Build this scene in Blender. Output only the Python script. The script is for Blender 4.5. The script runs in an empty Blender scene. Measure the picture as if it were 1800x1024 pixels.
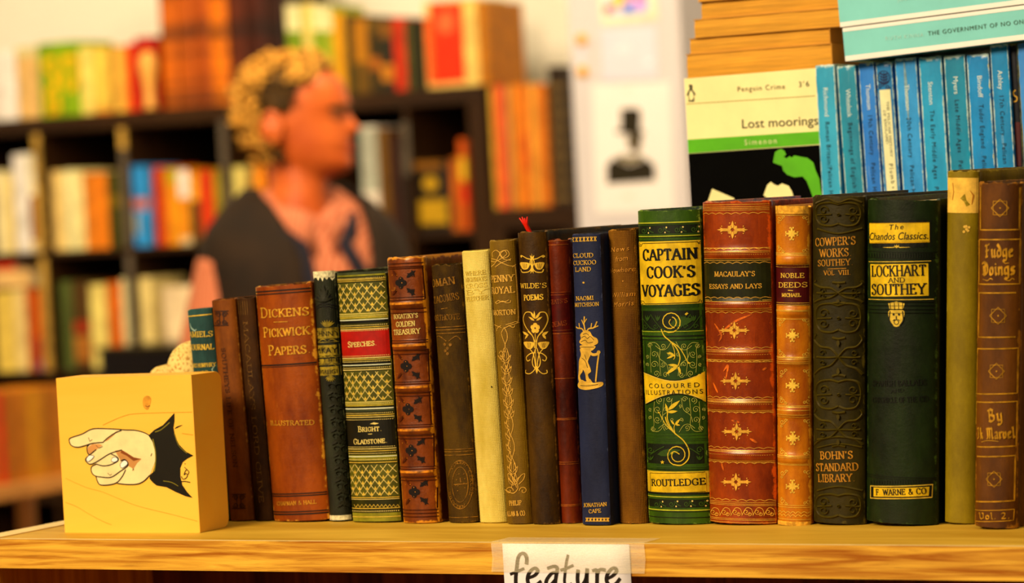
import bpy, bmesh, math, random
from mathutils import Vector, Matrix, noise
random.seed(7)
S = bpy.context.scene
COL = S.collection
PI = math.pi

# ------------------------------------------------------------------ camera
F = 5355.0                      # focal length in pixels of the 1800 px wide photograph
ZS = 1.22                       # height of the oak shelf top
def _n(v): return v / v.length
yd = _n(Vector((2917, -312, 5355)))
xd = Vector((9850, -373, -5355)); xd = _n(xd - yd * xd.dot(yd))
zu = xd.cross(yd)
if zu.y > 0: zu = -zu
def ray(px, py):
    c = Vector(((px - 900) / F, (py - 512) / F, 1.0))
    return Vector((xd.dot(c), yd.dot(c), zu.dot(c)))
CAM = Vector((0, 0, ZS)) - 1.85 * ray(900, 919)
def at(px, py, Y=None, Z=None, X=None, D=None):
    r = ray(px, py)
    if Y is not None: t = (Y - CAM.y) / r.y
    elif Z is not None: t = (Z - CAM.z) / r.z
    elif X is not None: t = (X - CAM.x) / r.x
    else: t = D
    return CAM + r * t
cd = bpy.data.cameras.new('camera'); cam = bpy.data.objects.new('camera', cd); COL.objects.link(cam)
right = Vector((xd.x, yd.x, zu.x)); down = Vector((xd.y, yd.y, zu.y)); fwd = Vector((xd.z, yd.z, zu.z))
m3 = Matrix((right, -down, -fwd)).transposed()
cam.matrix_world = Matrix.Translation(CAM) @ m3.to_4x4()
cd.sensor_width = 36.0; cd.lens = F / 1800 * 36.0; cd.clip_start = 0.05; cd.clip_end = 60
cd.dof.use_dof = True; cd.dof.focus_distance = 1.80; cd.dof.aperture_fstop = 9.0
S.camera = cam

# ------------------------------------------------------------------ world, lamps, exposure
S.view_settings.view_transform = 'Standard'; S.view_settings.look = 'None'
S.view_settings.gamma = 1.0; S.view_settings.use_curve_mapping = False
S.view_settings.exposure = 0.0
W = bpy.data.worlds.new('world'); S.world = W; W.use_nodes = True
bg = W.node_tree.nodes['Background']; bg.inputs[0].default_value = (1, .80, .52, 1); bg.inputs[1].default_value = 0.07
def area(name, loc, target, sx, sy, power, color=(1, .745, .455)):
    l = bpy.data.lights.new(name, 'AREA'); l.shape = 'RECTANGLE'; l.size = sx; l.size_y = sy
    l.energy = power; l.color = color
    o = bpy.data.objects.new(name, l); COL.objects.link(o); o.location = loc
    d = Vector(target) - Vector(loc); o.rotation_euler = d.to_track_quat('-Z', 'Y').to_euler()
    return o
area('key_lamp', (-0.75, -2.15, 2.65), (0.0, 0.0, 1.3), 0.9, 0.6, 106)
area('ceiling_lamp_front', (0.9, -0.5, 3.1), (0.5, 0.1, 1.2), 0.8, 0.8, 13)
area('man_fill_light', (-1.5, 0.9, 3.08), (-2.1, 3.6, 1.4), 1.6, 0.8, 150)  # unseen fill light, added to brighten the man's face and the shelves behind
area('ceiling_lamp_back', (-3.6, 3.4, 3.12), (-3.8, 5.4, 1.6), 2.0, 0.7, 78)
area('ceiling_lamp_right', (-1.0, 3.0, 3.12), (-2.0, 4.6, 1.6), 0.8, 0.8, 64)

# ------------------------------------------------------------------ colour and materials
TINT = (.956, .807, .546)
def s2l(v):
    v /= 255.0
    return v / 12.92 if v <= .04045 else ((v + .055) / 1.055) ** 2.4
def c(r, g, b, k=1.0):
    """material colour for a surface that reads as r,g,b under the shop's warm lamps"""
    e = (1.2, 1.19 if b < g < r else 1.25, 1.6 if b < g else 1.2)
    return tuple(max(.0008, min(.9, min(1.0, s2l(x) / t) ** q * .88 * k)) for x, t, q in zip((r, g, b), TINT, e)) + (1,)
MATS = {}
def newmat(name):
    m = bpy.data.materials.new(name); m.use_nodes = True
    nt = m.node_tree; p = nt.nodes['Principled BSDF']
    return m, nt, p
def N(nt, typ, **kw):
    n = nt.nodes.new(typ)
    for k, v in kw.items():
        if k.startswith('i_'):
            n.inputs[k[2:].replace('_', ' ')].default_value = v
        else: setattr(n, k, v)
    return n
def ramp(nt, src, a, b, ca=(0, 0, 0, 1), cb=(1, 1, 1, 1)):
    r = nt.nodes.new('ShaderNodeValToRGB'); r.color_ramp.elements[0].position = a; r.color_ramp.elements[1].position = b
    r.color_ramp.elements[0].color = ca; r.color_ramp.elements[1].color = cb
    nt.links.new(src, r.inputs[0]); return r.outputs[0]
def mix(nt, fac, a, b, mode='MIX'):
    m = nt.nodes.new('ShaderNodeMix'); m.data_type = 'RGBA'; m.blend_type = mode
    for s, v in ((m.inputs[0], fac), (m.inputs[6], a), (m.inputs[7], b)):
        if isinstance(v, (int, float)): s.default_value = v
        elif isinstance(v, tuple): s.default_value = v
        else: nt.links.new(v, s)
    return m.outputs[2]
def math_(nt, op, a, b=None):
    m = nt.nodes.new('ShaderNodeMath'); m.operation = op
    for s, v in zip(m.inputs, (a, b)):
        if v is None: continue
        if isinstance(v, (int, float)): s.default_value = v
        else: nt.links.new(v, s)
    return m.outputs[0]
def coords(nt, scale=(1, 1, 1), kind='Object'):
    t = nt.nodes.new('ShaderNodeTexCoord'); mp = nt.nodes.new('ShaderNodeMapping')
    mp.inputs['Scale'].default_value = scale
    mp.inputs['Location'].default_value = [random.uniform(0, 9) for _ in range(3)]
    nt.links.new(t.outputs[kind], mp.inputs['Vector']); return mp.outputs[0]
def tex(nt, vec, scale, detail=4, rough=.6, dist=0):
    n = nt.nodes.new('ShaderNodeTexNoise'); n.inputs['Scale'].default_value = scale
    n.inputs['Detail'].default_value = detail; n.inputs['Roughness'].default_value = rough
    n.inputs['Distortion'].default_value = dist
    nt.links.new(vec, n.inputs['Vector']); return n.outputs['Fac']
def bump(nt, p, h, strength, dist=.001):
    b = nt.nodes.new('ShaderNodeBump'); b.inputs['Strength'].default_value = strength; b.inputs['Distance'].default_value = dist
    nt.links.new(h, b.inputs['Height']); nt.links.new(b.outputs[0], p.inputs['Normal'])
def plain(name, col, rough=.6, metal=0, var=.12, vscale=30, bmp=0.0, spec=.25):
    if name in MATS: return MATS[name]
    m, nt, p = newmat(name); v = coords(nt)
    n = tex(nt, v, vscale)
    d = tuple(x * (1 - var * 2.2) for x in col[:3]) + (1,)
    l = tuple(min(.95, x * (1 + var)) for x in col[:3]) + (1,)
    nt.links.new(ramp(nt, n, .3, .7, d, l), p.inputs['Base Color'])
    p.inputs['Roughness'].default_value = rough; p.inputs['Metallic'].default_value = metal
    p.inputs['Specular IOR Level'].default_value = spec
    if bmp: bump(nt, p, n, bmp)
    MATS[name] = m; return m
def book_mat(name, base, dark, worn, wear=.5, rough=.5, kind='leather', bmp=.35, spec=.5, scr=.3, mott=9, coat=0.0):
    m, nt, p = newmat(name)
    v = coords(nt, (1, 1, 1)); vs = coords(nt, (1, 1, .35))
    n1 = tex(nt, vs, mott * 8, 6, .65)
    colr = mix(nt, ramp(nt, n1, .34, .62), tuple(q * .82 for q in dark[:3]) + (1,), base)
    n2 = tex(nt, v, 300, 5, .7)
    colr = mix(nt, math_(nt, 'MULTIPLY', ramp(nt, n2, .35, .8), .35), colr, dark)
    # wear along the joints and at head and tail (uv: x = -1..1 across the spine, y = 0..1 up)
    uv = nt.nodes.new('ShaderNodeUVMap'); uv.uv_map = 'spine'
    sp = nt.nodes.new('ShaderNodeSeparateXYZ'); nt.links.new(uv.outputs[0], sp.inputs[0])
    ax = math_(nt, 'ABSOLUTE', sp.outputs[0])
    ex = math_(nt, 'SUBTRACT', 1.0, math_(nt, 'MULTIPLY', math_(nt, 'ABSOLUTE', math_(nt, 'SUBTRACT', ax, .97)), 9.0))
    ez = math_(nt, 'SUBTRACT', math_(nt, 'MULTIPLY', math_(nt, 'ABSOLUTE', math_(nt, 'SUBTRACT', sp.outputs[1], .5)), 46.0), 22.0)
    e = math_(nt, 'MAXIMUM', math_(nt, 'MAXIMUM', ex, ez), 0.0)
    n3 = tex(nt, v, 120, 8, .75)
    w = math_(nt, 'ADD', math_(nt, 'MULTIPLY', e, .19 + .14 * wear), math_(nt, 'MULTIPLY', n3, 1.0))
    wm = ramp(nt, w, .76 - .1 * wear, .84 - .08 * wear)
    colr = mix(nt, math_(nt, 'MULTIPLY', wm, min(1, .5 + wear * .5)), colr, worn)
    # scratches
    vv = coords(nt, (1, 1, .12)); n4 = tex(nt, vv, 420, 3, .5, 1.5)
    colr = mix(nt, math_(nt, 'MULTIPLY', ramp(nt, n4, .70, .78), scr), colr, worn)
    nt.links.new(colr, p.inputs['Base Color'])
    p.inputs['Specular IOR Level'].default_value = spec * .4
    nt.links.new(ramp(nt, n3, .2, .8, (rough - .1,) * 3 + (1,), (min(1, rough + .15),) * 3 + (1,)), p.inputs['Roughness'])
    if coat:
        p.inputs['Coat Weight'].default_value = coat; p.inputs['Coat Roughness'].default_value = .22
    if kind == 'cloth':
        w1 = nt.nodes.new('ShaderNodeTexWave'); w1.bands_direction = 'Z'; w1.inputs['Scale'].default_value = 420; w1.inputs['Distortion'].default_value = 1.2
        w2 = nt.nodes.new('ShaderNodeTexWave'); w2.bands_direction = 'X'; w2.inputs['Scale'].default_value = 420; w2.inputs['Distortion'].default_value = 1.2
        nt.links.new(v, w1.inputs[0]); nt.links.new(v, w2.inputs[0])
        h = math_(nt, 'ADD', math_(nt, 'ADD', w1.outputs['Fac'], w2.outputs['Fac']), math_(nt, 'MULTIPLY', n2, 1.5))
        bump(nt, p, h, bmp, .0003)
    else:
        h = math_(nt, 'ADD', n2, math_(nt, 'MULTIPLY', n3, .8)); bump(nt, p, h, bmp, .0008)
    return m
def pages_mat(name, col, axis='X', scale=900):
    if name in MATS: return MATS[name]
    m, nt, p = newmat(name); v = coords(nt, {'X': (1, .02, .02), 'Z': (.02, .02, 1)}[axis])
    n = tex(nt, v, scale, 3); v2 = coords(nt); n2 = tex(nt, v2, 25)
    d = tuple(x * .6 for x in col[:3]) + (1,)
    colr = mix(nt, ramp(nt, n, .3, .7), d, col); colr = mix(nt, math_(nt, 'MULTIPLY', ramp(nt, n2, .4, .8), .3), colr, d)
    nt.links.new(colr, p.inputs['Base Color']); p.inputs['Roughness'].default_value = .85
    bump(nt, p, n, .4, .0006); MATS[name] = m; return m
GOLD = plain('gilding', c(238, 196, 92), .38, .35, .16, 260)
GOLDP = plain('pale gilding', c(248, 214, 130), .4, .25, .12, 260)
COPPER = plain('copper gilding', c(226, 150, 62), .42, .3, .16, 260)
DULLG = plain('rubbed gilding', c(176, 128, 52), .5, .2, .3, 300)
GPANEL = plain('gilt panel', c(236, 190, 52), .42, .15, .2, 90)
INK = plain('black ink', c(24, 18, 12), .55, 0, .1)

# ------------------------------------------------------------------ mesh helpers
def mk(name, verts, faces, mat, parent=None, smooth=False, uvs=None, mats=None, fm=None):
    me = bpy.data.meshes.new(name); me.from_pydata([tuple(v) for v in verts], [], faces)
    if uvs:
        l = me.uv_layers.new(name='spine')
        for poly in me.polygons:
            for li in poly.loop_indices: l.data[li].uv = uvs[me.loops[li].vertex_index]
    for q in (mats or [mat]): me.materials.append(q)
    if fm:
        for i, k in enumerate(fm): me.polygons[i].material_index = k
    if smooth:
        for p in me.polygons: p.use_smooth = True
    me.validate(); me.update()
    o = bpy.data.objects.new(name, me); COL.objects.link(o)
    if parent is not None: o.parent = parent
    return o
def fix(o):
    bm = bmesh.new(); bm.from_mesh(o.data); bmesh.ops.recalc_face_normals(bm, faces=bm.faces); bm.to_mesh(o.data); bm.free(); return o
def tag(o, label, cat, group=None, kind=None):
    if label: o['label'] = label
    if cat: o['category'] = cat
    if group: o['group'] = group
    if kind: o['kind'] = kind
    return o
def empty(name, mat, label, cat, group=None):
    o = bpy.data.objects.new(name, None); o.empty_display_size = .02; COL.objects.link(o)
    o.matrix_world = mat if isinstance(mat, Matrix) else Matrix.Translation(Vector(mat)); return tag(o, label, cat, group)
def bxg(x0, x1, y0, y1, z0, z1, bv=0):
    """box geometry with optional bevel"""
    bm = bmesh.new(); bmesh.ops.create_cube(bm, size=1)
    for v in bm.verts: v.co = Vector(((x0 + x1) / 2 + v.co.x * (x1 - x0), (y0 + y1) / 2 + v.co.y * (y1 - y0), (z0 + z1) / 2 + v.co.z * (z1 - z0)))
    if bv: bmesh.ops.bevel(bm, geom=list(bm.edges), offset=bv, segments=2, affect='EDGES', profile=.5)
    vs = [v.co.copy() for v in bm.verts]; bm.verts.index_update(); fs = [[v.index for v in f.verts] for f in bm.faces]; bm.free(); return vs, fs
def box(name, x0, x1, y0, y1, z0, z1, mat, parent=None, bv=0):
    v, f = bxg(x0, x1, y0, y1, z0, z1, bv); return mk(name, v, f, mat, parent)
class Geo:
    def __init__(s): s.v = []; s.f = []
    def add(s, v, f):
        b = len(s.v); s.v += [Vector(q) for q in v]; s.f += [[i + b for i in q] for q in f]
    def box(s, *a, **k): s.add(*bxg(*a, **k))
    def tube(s, pts, rad, n=8, caps=True):
        pts = [Vector(p) for p in pts]; m = len(pts); b = len(s.v)
        up = Vector((0, 0, 1)); t0 = (pts[1] - pts[0]).normalized()
        if abs(t0.dot(up)) > .9: up = Vector((1, 0, 0))
        a = t0.cross(up).normalized()
        for i, p in enumerate(pts):
            t = (pts[min(i + 1, m - 1)] - pts[max(i - 1, 0)]).normalized()
            a = (a - t * a.dot(t)).normalized(); bb = t.cross(a)
            r = rad[i] if hasattr(rad, '__len__') else rad
            for k in range(n):
                an = 2 * PI * k / n; s.v.append(p + a * math.cos(an) * r + bb * math.sin(an) * r)
        for i in range(m - 1):
            for k in range(n):
                k2 = (k + 1) % n; s.f.append([b + i * n + k, b + i * n + k2, b + (i + 1) * n + k2, b + (i + 1) * n + k])
        if caps:
            s.f.append([b + k for k in range(n)][::-1]); s.f.append([b + (m - 1) * n + k for k in range(n)])
    def rings(s, rings, caps=True):
        b = len(s.v); n = len(rings[0])
        for r in rings: s.v += [Vector(q) for q in r]
        for i in range(len(rings) - 1):
            for k in range(n):
                k2 = (k + 1) % n; s.f.append([b + i * n + k, b + i * n + k2, b + (i + 1) * n + k2, b + (i + 1) * n + k])
        if caps:
            s.f.append([b + k for k in range(n)][::-1]); s.f.append([b + (len(rings) - 1) * n + k for k in range(n)])
    def mk(s, name, mat, parent=None, smooth=False): return mk(name, s.v, s.f, mat, parent, smooth)
def cr(pts, n=6, closed=False):
    """catmull-rom through 2-D points"""
    P = [tuple(p) for p in pts]; out = []
    m = len(P); rng = range(m if closed else m - 1)
    for i in rng:
        p0 = P[(i - 1) % m] if (closed or i > 0) else P[0]; p1 = P[i]; p2 = P[(i + 1) % m]
        p3 = P[(i + 2) % m] if (closed or i + 2 < m) else P[m - 1]
        for k in range(n):
            t = k / n
            out.append(tuple(.5 * (2 * b + (cc - a) * t + (2 * a - 5 * b + 4 * cc - d) * t * t + (3 * b - a - 3 * cc + d) * t ** 3) for a, b, cc, d in zip(p0, p1, p2, p3)))
    out.append(P[0] if closed else P[-1]); return out

# ------------------------------------------------------------------ serif capitals drawn as pen strokes: (advance, strokes); 'c' = curve
G = {
'A': (.80, [[(.0, 0), (.40, .99)], [(.40, .99), (.78, 0)], [(.15, .34), (.63, .34)]]),
'B': (.66, [[(.1, 0), (.1, 1)], 'c', [(.1, .99), (.4, .97), (.52, .76), (.38, .55), (.1, .53)], 'c', [(.1, .53), (.44, .5), (.6, .27), (.42, .02), (.1, .01)]]),
'C': (.74, ['c', [(.66, .76), (.52, .96), (.34, .98), (.12, .82), (.05, .5), (.12, .17), (.36, .02), (.56, .05), (.68, .24)], [(.67, .7), (.67, .97)]]),
'D': (.80, [[(.1, 0), (.1, 1)], 'c', [(.1, .99), (.46, .96), (.7, .74), (.73, .5), (.7, .26), (.46, .03), (.1, .01)]]),
'E': (.64, [[(.1, 0), (.1, 1)], [(.1, .98), (.55, .98)], [(.1, .52), (.44, .52)], [(.1, .02), (.58, .02)], [(.54, .99), (.54, .8)], [(.57, .01), (.57, .22)], [(.43, .62), (.43, .42)]]),
'F': (.60, [[(.1, 0), (.1, 1)], [(.1, .98), (.55, .98)], [(.1, .52), (.44, .52)], [(.54, .99), (.54, .8)], [(.43, .62), (.43, .42)]]),
'G': (.80, ['c', [(.66, .76), (.52, .96), (.34, .98), (.12, .82), (.05, .5), (.12, .17), (.36, .02), (.58, .06), (.67, .12)], [(.67, .7), (.67, .97)], [(.67, .05), (.67, .42)], [(.52, .42), (.78, .42)]]),
'H': (.82, [[(.1, 0), (.1, 1)], [(.7, 0), (.7, 1)], [(.1, .52), (.7, .52)]]),
'I': (.34, [[(.16, 0), (.16, 1)]]),
'J': (.48, [[(.34, 1), (.34, .22)], 'c', [(.34, .25), (.28, .03), (.12, -.04), (.03, .1)]]),
'K': (.76, [[(.1, 0), (.1, 1)], [(.12, .42), (.64, 1)], [(.28, .58), (.7, 0)]]),
'L': (.62, [[(.1, 0), (.1, 1)], [(.1, .02), (.56, .02)], [(.55, .01), (.55, .24)]]),
'M': (.96, [[(.1, 0), (.13, 1)], [(.13, .99), (.46, .05)], [(.46, .05), (.8, .99)], [(.8, 1), (.84, 0)]]),
'N': (.82, [[(.1, 0), (.1, 1)], [(.1, .99), (.7, .02)], [(.7, .02), (.7, 1)]]),
'O': (.84, ['c', [(.4, .99), (.14, .86), (.05, .5), (.14, .14), (.4, .01), (.66, .14), (.76, .5), (.66, .86), (.4, .99)]]),
'P': (.62, [[(.1, 0), (.1, 1)], 'c', [(.1, .99), (.44, .96), (.56, .74), (.42, .5), (.1, .48)]]),
'Q': (.84, ['c', [(.4, .99), (.14, .86), (.05, .5), (.14, .14), (.4, .01), (.66, .14), (.76, .5), (.66, .86), (.4, .99)], 'c', [(.38, .12), (.56, -.1), (.8, -.18)]]),
'R': (.74, [[(.1, 0), (.1, 1)], 'c', [(.1, .99), (.44, .97), (.56, .75), (.42, .53), (.1, .51)], [(.34, .52), (.68, 0)]]),
'S': (.58, ['c', [(.48, .78), (.4, .95), (.24, .98), (.08, .84), (.1, .65), (.3, .52), (.48, .38), (.5, .16), (.32, .01), (.14, .05), (.05, .24)], [(.49, .74), (.49, .98)], [(.045, .02), (.045, .26)]]),
'T': (.72, [[(.34, 0), (.34, .99)], [(.04, .98), (.64, .98)], [(.045, .99), (.045, .78)], [(.635, .99), (.635, .78)]]),
'U': (.80, [[(.1, 1), (.1, .3)], 'c', [(.1, .32), (.16, .07), (.4, .0), (.62, .07), (.68, .32)], [(.68, .3), (.68, 1)]]),
'V': (.78, [[(.02, 1), (.38, .02)], [(.38, .02), (.74, 1)]]),
'W': (1.1, [[(.02, 1), (.3, .02)], [(.3, .02), (.54, .96)], [(.54, .96), (.8, .02)], [(.8, .02), (1.06, 1)]]),
'X': (.74, [[(.04, 1), (.68, 0)], [(.04, 0), (.66, 1)]]),
'Y': (.74, [[(.02, 1), (.36, .48)], [(.7, 1), (.36, .48)], [(.36, .5), (.36, 0)]]),
'Z': (.66, [[(.06, .98), (.58, .98)], [(.58, .98), (.06, .02)], [(.06, .02), (.6, .02)], [(.065, .99), (.065, .8)], [(.595, .01), (.595, .22)]]),
'.': (.26, [[(.1, .05), (.17, .05)]]), ',': (.26, [[(.13, .08), (.08, -.12)]]), "'": (.22, [[(.1, .98), (.07, .72)]]),
'&': (.86, ['c', [(.74, .5), (.6, .15), (.3, .01), (.08, .18), (.16, .44), (.42, .66), (.46, .88), (.32, .98), (.2, .86), (.26, .66), (.5, .32), (.8, .02)]]),
'-': (.5, [[(.08, .4), (.4, .4)]]), ' ': (.36, []), '*': (.5, [[(.22, .42), (.22, .88)], [(.04, .76), (.4, .54)], [(.04, .54), (.4, .76)]]),
'c': (.5, ['c', [(.42, .82), (.3, .94), (.12, .86), (.06, .68), (.16, .5), (.34, .5), (.44, .6)]]),
'o': (.5, ['c', [(.25, .6), (.08, .48), (.04, .3), (.1, .1), (.25, 0), (.4, .1), (.45, .3), (.4, .48), (.25, .6)]]),
'1': (.4, [[(.2, 0), (.2, .98)], [(.2, .97), (.06, .8)]]), '2': (.56, ['c', [(.06, .78), (.14, .95), (.3, .99), (.46, .82), (.4, .55), (.06, .03)], [(.06, .02), (.5, .02)]]),
}
# blackletter minuscules / capitals for the broad pen (x height .6)
BL = {
'F': (.62, [[(.18, .02), (.22, .9), (.5, 1.02)], [(.04, .86), (.2, .98)], [(.1, .5), (.46, .56)], [(.08, .1), (.18, .0), (.3, .08)]]),
'D': (.72, [[(.2, .05), (.18, .7)], [(.02, .82), (.2, 1.0), (.5, .86), (.62, .6), (.6, .25), (.34, -.02), (.08, .12)], [(.36, .8), (.36, .1)]]),
'B': (.7, [[(.14, .04), (.16, .92)], [(.02, .84), (.2, 1.0), (.46, .88), (.4, .56), (.2, .52)], [(.3, .54), (.54, .42), (.54, .14), (.3, -.02), (.08, .1)]]),
'I': (.4, [[(.04, .9), (.24, 1.0), (.2, .1), (.02, -.02)]]),
'M': (.96, [[(.04, .86), (.18, 1.0), (.22, .1), (.06, 0)], [(.2, .86), (.38, 1.0), (.46, .84), (.44, .02)], [(.46, .84), (.64, 1.0), (.76, .84), (.74, .12), (.88, .0)]]),
'V': (.7, [[(.06, .88), (.18, 1.0), (.2, .2), (.36, 0), (.56, .2), (.58, .86), (.44, .98)]]),
'u': (.5, [[(.02, .54), (.1, .6), (.1, .1), (.2, 0), (.36, .12)], [(.36, .6), (.36, .06), (.46, 0)]]),
'd': (.5, [[(.1, 1.0), (.3, .76), (.42, .5), (.4, .12), (.24, 0), (.08, .12), (.08, .42), (.22, .58), (.36, .48)]]),
'g': (.5, [[(.38, .58), (.22, .6), (.08, .46), (.08, .16), (.2, .04), (.36, .14)], [(.38, .62), (.38, -.18), (.22, -.32), (.06, -.22)]]),
'e': (.44, [[(.1, .3), (.36, .46), (.24, .6), (.08, .46), (.08, .12), (.2, 0), (.38, .12)]]),
'o': (.48, [[(.22, .6), (.08, .46), (.08, .12), (.22, 0), (.38, .14), (.38, .46), (.22, .6)]]),
'i': (.26, [[(.02, .52), (.12, .6), (.12, .08), (.22, 0)], [(.1, .8), (.16, .86)]]),
'n': (.5, [[(.02, .52), (.1, .6), (.1, .0)], [(.1, .46), (.28, .6), (.38, .5), (.38, .06), (.46, 0)]]),
's': (.4, [[(.34, .52), (.2, .6), (.08, .5), (.1, .36), (.3, .24), (.3, .1), (.16, 0), (.04, .08)]]),
'y': (.5, [[(.02, .54), (.1, .6), (.1, .12), (.24, .02), (.36, .12)], [(.38, .62), (.38, -.14), (.2, -.32), (.06, -.22)]]),
'k': (.46, [[(.02, .92), (.12, 1.0), (.12, .0)], [(.14, .34), (.32, .58)], [(.18, .36), (.38, .0)]]),
'a': (.48, [[(.08, .54), (.24, .62), (.36, .5), (.36, .06), (.46, 0)], [(.36, .36), (.1, .24), (.08, .08), (.2, 0), (.36, .12)]]),
'r': (.38, [[(.02, .52), (.12, .6), (.12, .06), (.2, 0)], [(.12, .46), (.26, .6), (.36, .52)]]),
'v': (.46, [[(.02, .54), (.1, .62), (.1, .14), (.22, 0), (.36, .14), (.36, .5), (.26, .6)]]),
'l': (.26, [[(.02, .92), (.12, 1.0), (.12, .08), (.22, 0)]]),
'.': (.24, [[(.08, .02), (.14, .08)]]), ' ': (.3, []),
'o_': (.4, []), 't': (.34, [[(.1, .8), (.12, .08), (.24, .0)], [(.0, .58), (.24, .62)]]),
'2': (.5, [[(.08, .8), (.24, .96), (.4, .8), (.34, .5), (.08, .04)], [(.08, .04), (.42, .04)]]),
}
FONT_CACHE = {}
def font_mesh(s, sp=1.0):
    key = (s, round(sp, 2))
    if key in FONT_CACHE: return FONT_CACHE[key]
    cu = bpy.data.curves.new('t', 'FONT'); cu.body = s; cu.resolution_u = 3; cu.size = 1; cu.space_character = sp
    o = bpy.data.objects.new('t', cu); COL.objects.link(o)
    dg = bpy.context.evaluated_depsgraph_get(); me = bpy.data.meshes.new_from_object(o.evaluated_get(dg))
    v = [(q.co.x, q.co.y) for q in me.vertices]; f = [list(p.vertices) for p in me.polygons]
    bpy.data.objects.remove(o); bpy.data.curves.remove(cu); bpy.data.meshes.remove(me)
    x0 = min(q[0] for q in v); x1 = max(q[0] for q in v)
    FONT_CACHE[key] = ([((q[0] - x0) / .73, q[1] / .73) for q in v], f, (x1 - x0) / .73); return FONT_CACHE[key]

# ------------------------------------------------------------------ a printed / tooled surface: local x across, z up, -y outwards
class Surf:
    def __init__(s, M, w, H, root):
        s.M = M; s.w = w; s.H = H; s.root = root; s.Mi = M.inverted(); s.b = {}; s.o = (0, 0, 1)
        s.cam = s.Mi @ CAM; s.clip = w / 2 * .985; s.mpp = (M.translation - CAM).length / F
    def sy(s, x, z): return 0.0
    def zoom(s, ox, oy, k): s.o = (ox, oy, k)
    def P(s, q):
        px, py = s.o[0] + q[0] / s.o[2], s.o[1] + q[1] / s.o[2]
        d = s.Mi.to_3x3() @ ray(px, py); y = 0.0
        for _ in range(4):
            t = (y - s.cam.y) / d.y; p = s.cam + d * t; y = s.sy(p.x, p.z)
        return (p.x, p.z)
    def m(s, w): return w / s.o[2] * s.mpp
    def bucket(s, name, mat):
        k = (name, mat.name)
        if k not in s.b: s.b[k] = ([], [], mat)
        return s.b[k]
    def put(s, x, z, h):
        return Vector((x, s.sy(x, z) - h, z))
    # --- local-space primitives
    def rib(s, pts, wf, h, B, tent=False, step=.0015):
        P = [pts[0]]
        for a, b in zip(pts, pts[1:]):
            d = math.hypot(b[0] - a[0], b[1] - a[1])
            if d < 1e-7: continue
            n = max(1, int(d / step))
            for k in range(1, n + 1): P.append((a[0] + (b[0] - a[0]) * k / n, a[1] + (b[1] - a[1]) * k / n))
        m = len(P)
        if m < 2: return
        V, Fc, _ = B; cols = 3 if tent else 2; idx = []
        for i in range(m):
            a = P[max(i - 1, 0)]; b = P[min(i + 1, m - 1)]
            dx, dz = b[0] - a[0], b[1] - a[1]; l = math.hypot(dx, dz) or 1
            nx, nz = -dz / l, dx / l
            w = wf(i / (m - 1), dx / l, dz / l) / 2 if callable(wf) else wf / 2
            x, z = P[i]
            if abs(x) > s.clip or z < 0.0005 or z > s.H - .0002: idx.append(None); continue
            base = len(V)
            if tent:
                V.append(s.put(x + nx * w, z + nz * w, 0)); V.append(s.put(x, z, h)); V.append(s.put(x - nx * w, z - nz * w, 0))
            else:
                V.append(s.put(x + nx * w, z + nz * w, h)); V.append(s.put(x - nx * w, z - nz * w, h))
            idx.append(base)
        for a, b in zip(idx, idx[1:]):
            if a is None or b is None: continue
            for k in range(cols - 1): Fc.append([a + k, a + k + 1, b + k + 1, b + k])
    def grid(s, fn, nu, nv, h, B):
        V, Fc, _ = B; b = len(V)
        for j in range(nv + 1):
            for i in range(nu + 1):
                x, z = fn(i / nu, j / nv); x = max(-s.clip, min(s.clip, x)); V.append(s.put(x, z, h))
        for j in range(nv):
            for i in range(nu):
                a = b + j * (nu + 1) + i; Fc.append([a, a + 1, a + nu + 2, a + nu + 1])
    # --- photo-space authoring
    def line(s, pts, w, mat=None, name='gilt_tooling', h=.0003, smooth=False, closed=False, taper=False, tent=False):
        mat = mat or GOLD
        if smooth: pts = cr(pts, 6, closed)
        elif closed: pts = list(pts) + [pts[0]]
        L = [s.P(p) for p in pts]; ww = s.m(w)
        wf = (lambda t, dx, dz: ww * (.25 + .75 * math.sin(PI * min(1, max(0, t))))) if taper else ww
        s.rib(L, wf, h, s.bucket(name, mat), tent)
    def zc(s, y, x=None):
        """local z of a photo row taken at the middle of the spine"""
        z = s.H / 2
        if x is not None: return s.P((x, y))[1]
        # find the px of the spine's middle at this row by two steps
        for _ in range(3):
            wp = s.M @ Vector((0, s.sy(0, z), z)); d = wp - CAM
            cz = d.dot(fwd); px = 900 + F * d.dot(right) / cz
            z = s.P(((px - s.o[0]) * s.o[2], y))[1]
        return z
    def stripe(s, y, w, mat=None, name='gilt_tooling', h=.0003, inset=.0, tent=False, x=None, wave=0, wl=.004, dash=0):
        z = s.zc(y, x); B = s.bucket(name, mat or GOLD); X = s.clip - inset; ww = s.m(w)
        if dash:
            n = int(2 * X / dash)
            for i in range(n):
                x0 = -X + 2 * X * i / n; s.rib([(x0, z), (x0 + dash * .55, z)], ww, h, B)
            return
        n = 40
        s.rib([(-X + 2 * X * i / n, z + wave * abs(math.sin(PI * (-X + 2 * X * i / n) / wl)) if wave else z) for i in range(n + 1)], ww, h, B, tent)
    def band(s, y0, y1, mat, name='label_panel', h=.00015, inset=0., x=None):
        za, zb = s.zc(y0, x), s.zc(y1, x); X = s.clip - inset
        s.grid(lambda u, v: (-X + 2 * X * u, zb + (za - zb) * v), 18, max(2, int(abs(za - zb) / .002)), h, s.bucket(name, mat))
    def patch(s, q, mat, name='label_panel', h=.00015, n=10):
        A = [s.P(p) for p in q]
        def fn(u, v):
            return tuple((A[0][k] * (1 - u) + A[1][k] * u) * v + (A[3][k] * (1 - u) + A[2][k] * u) * (1 - v) for k in (0, 1))
        s.grid(fn, n, n, h, s.bucket(name, mat))
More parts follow.
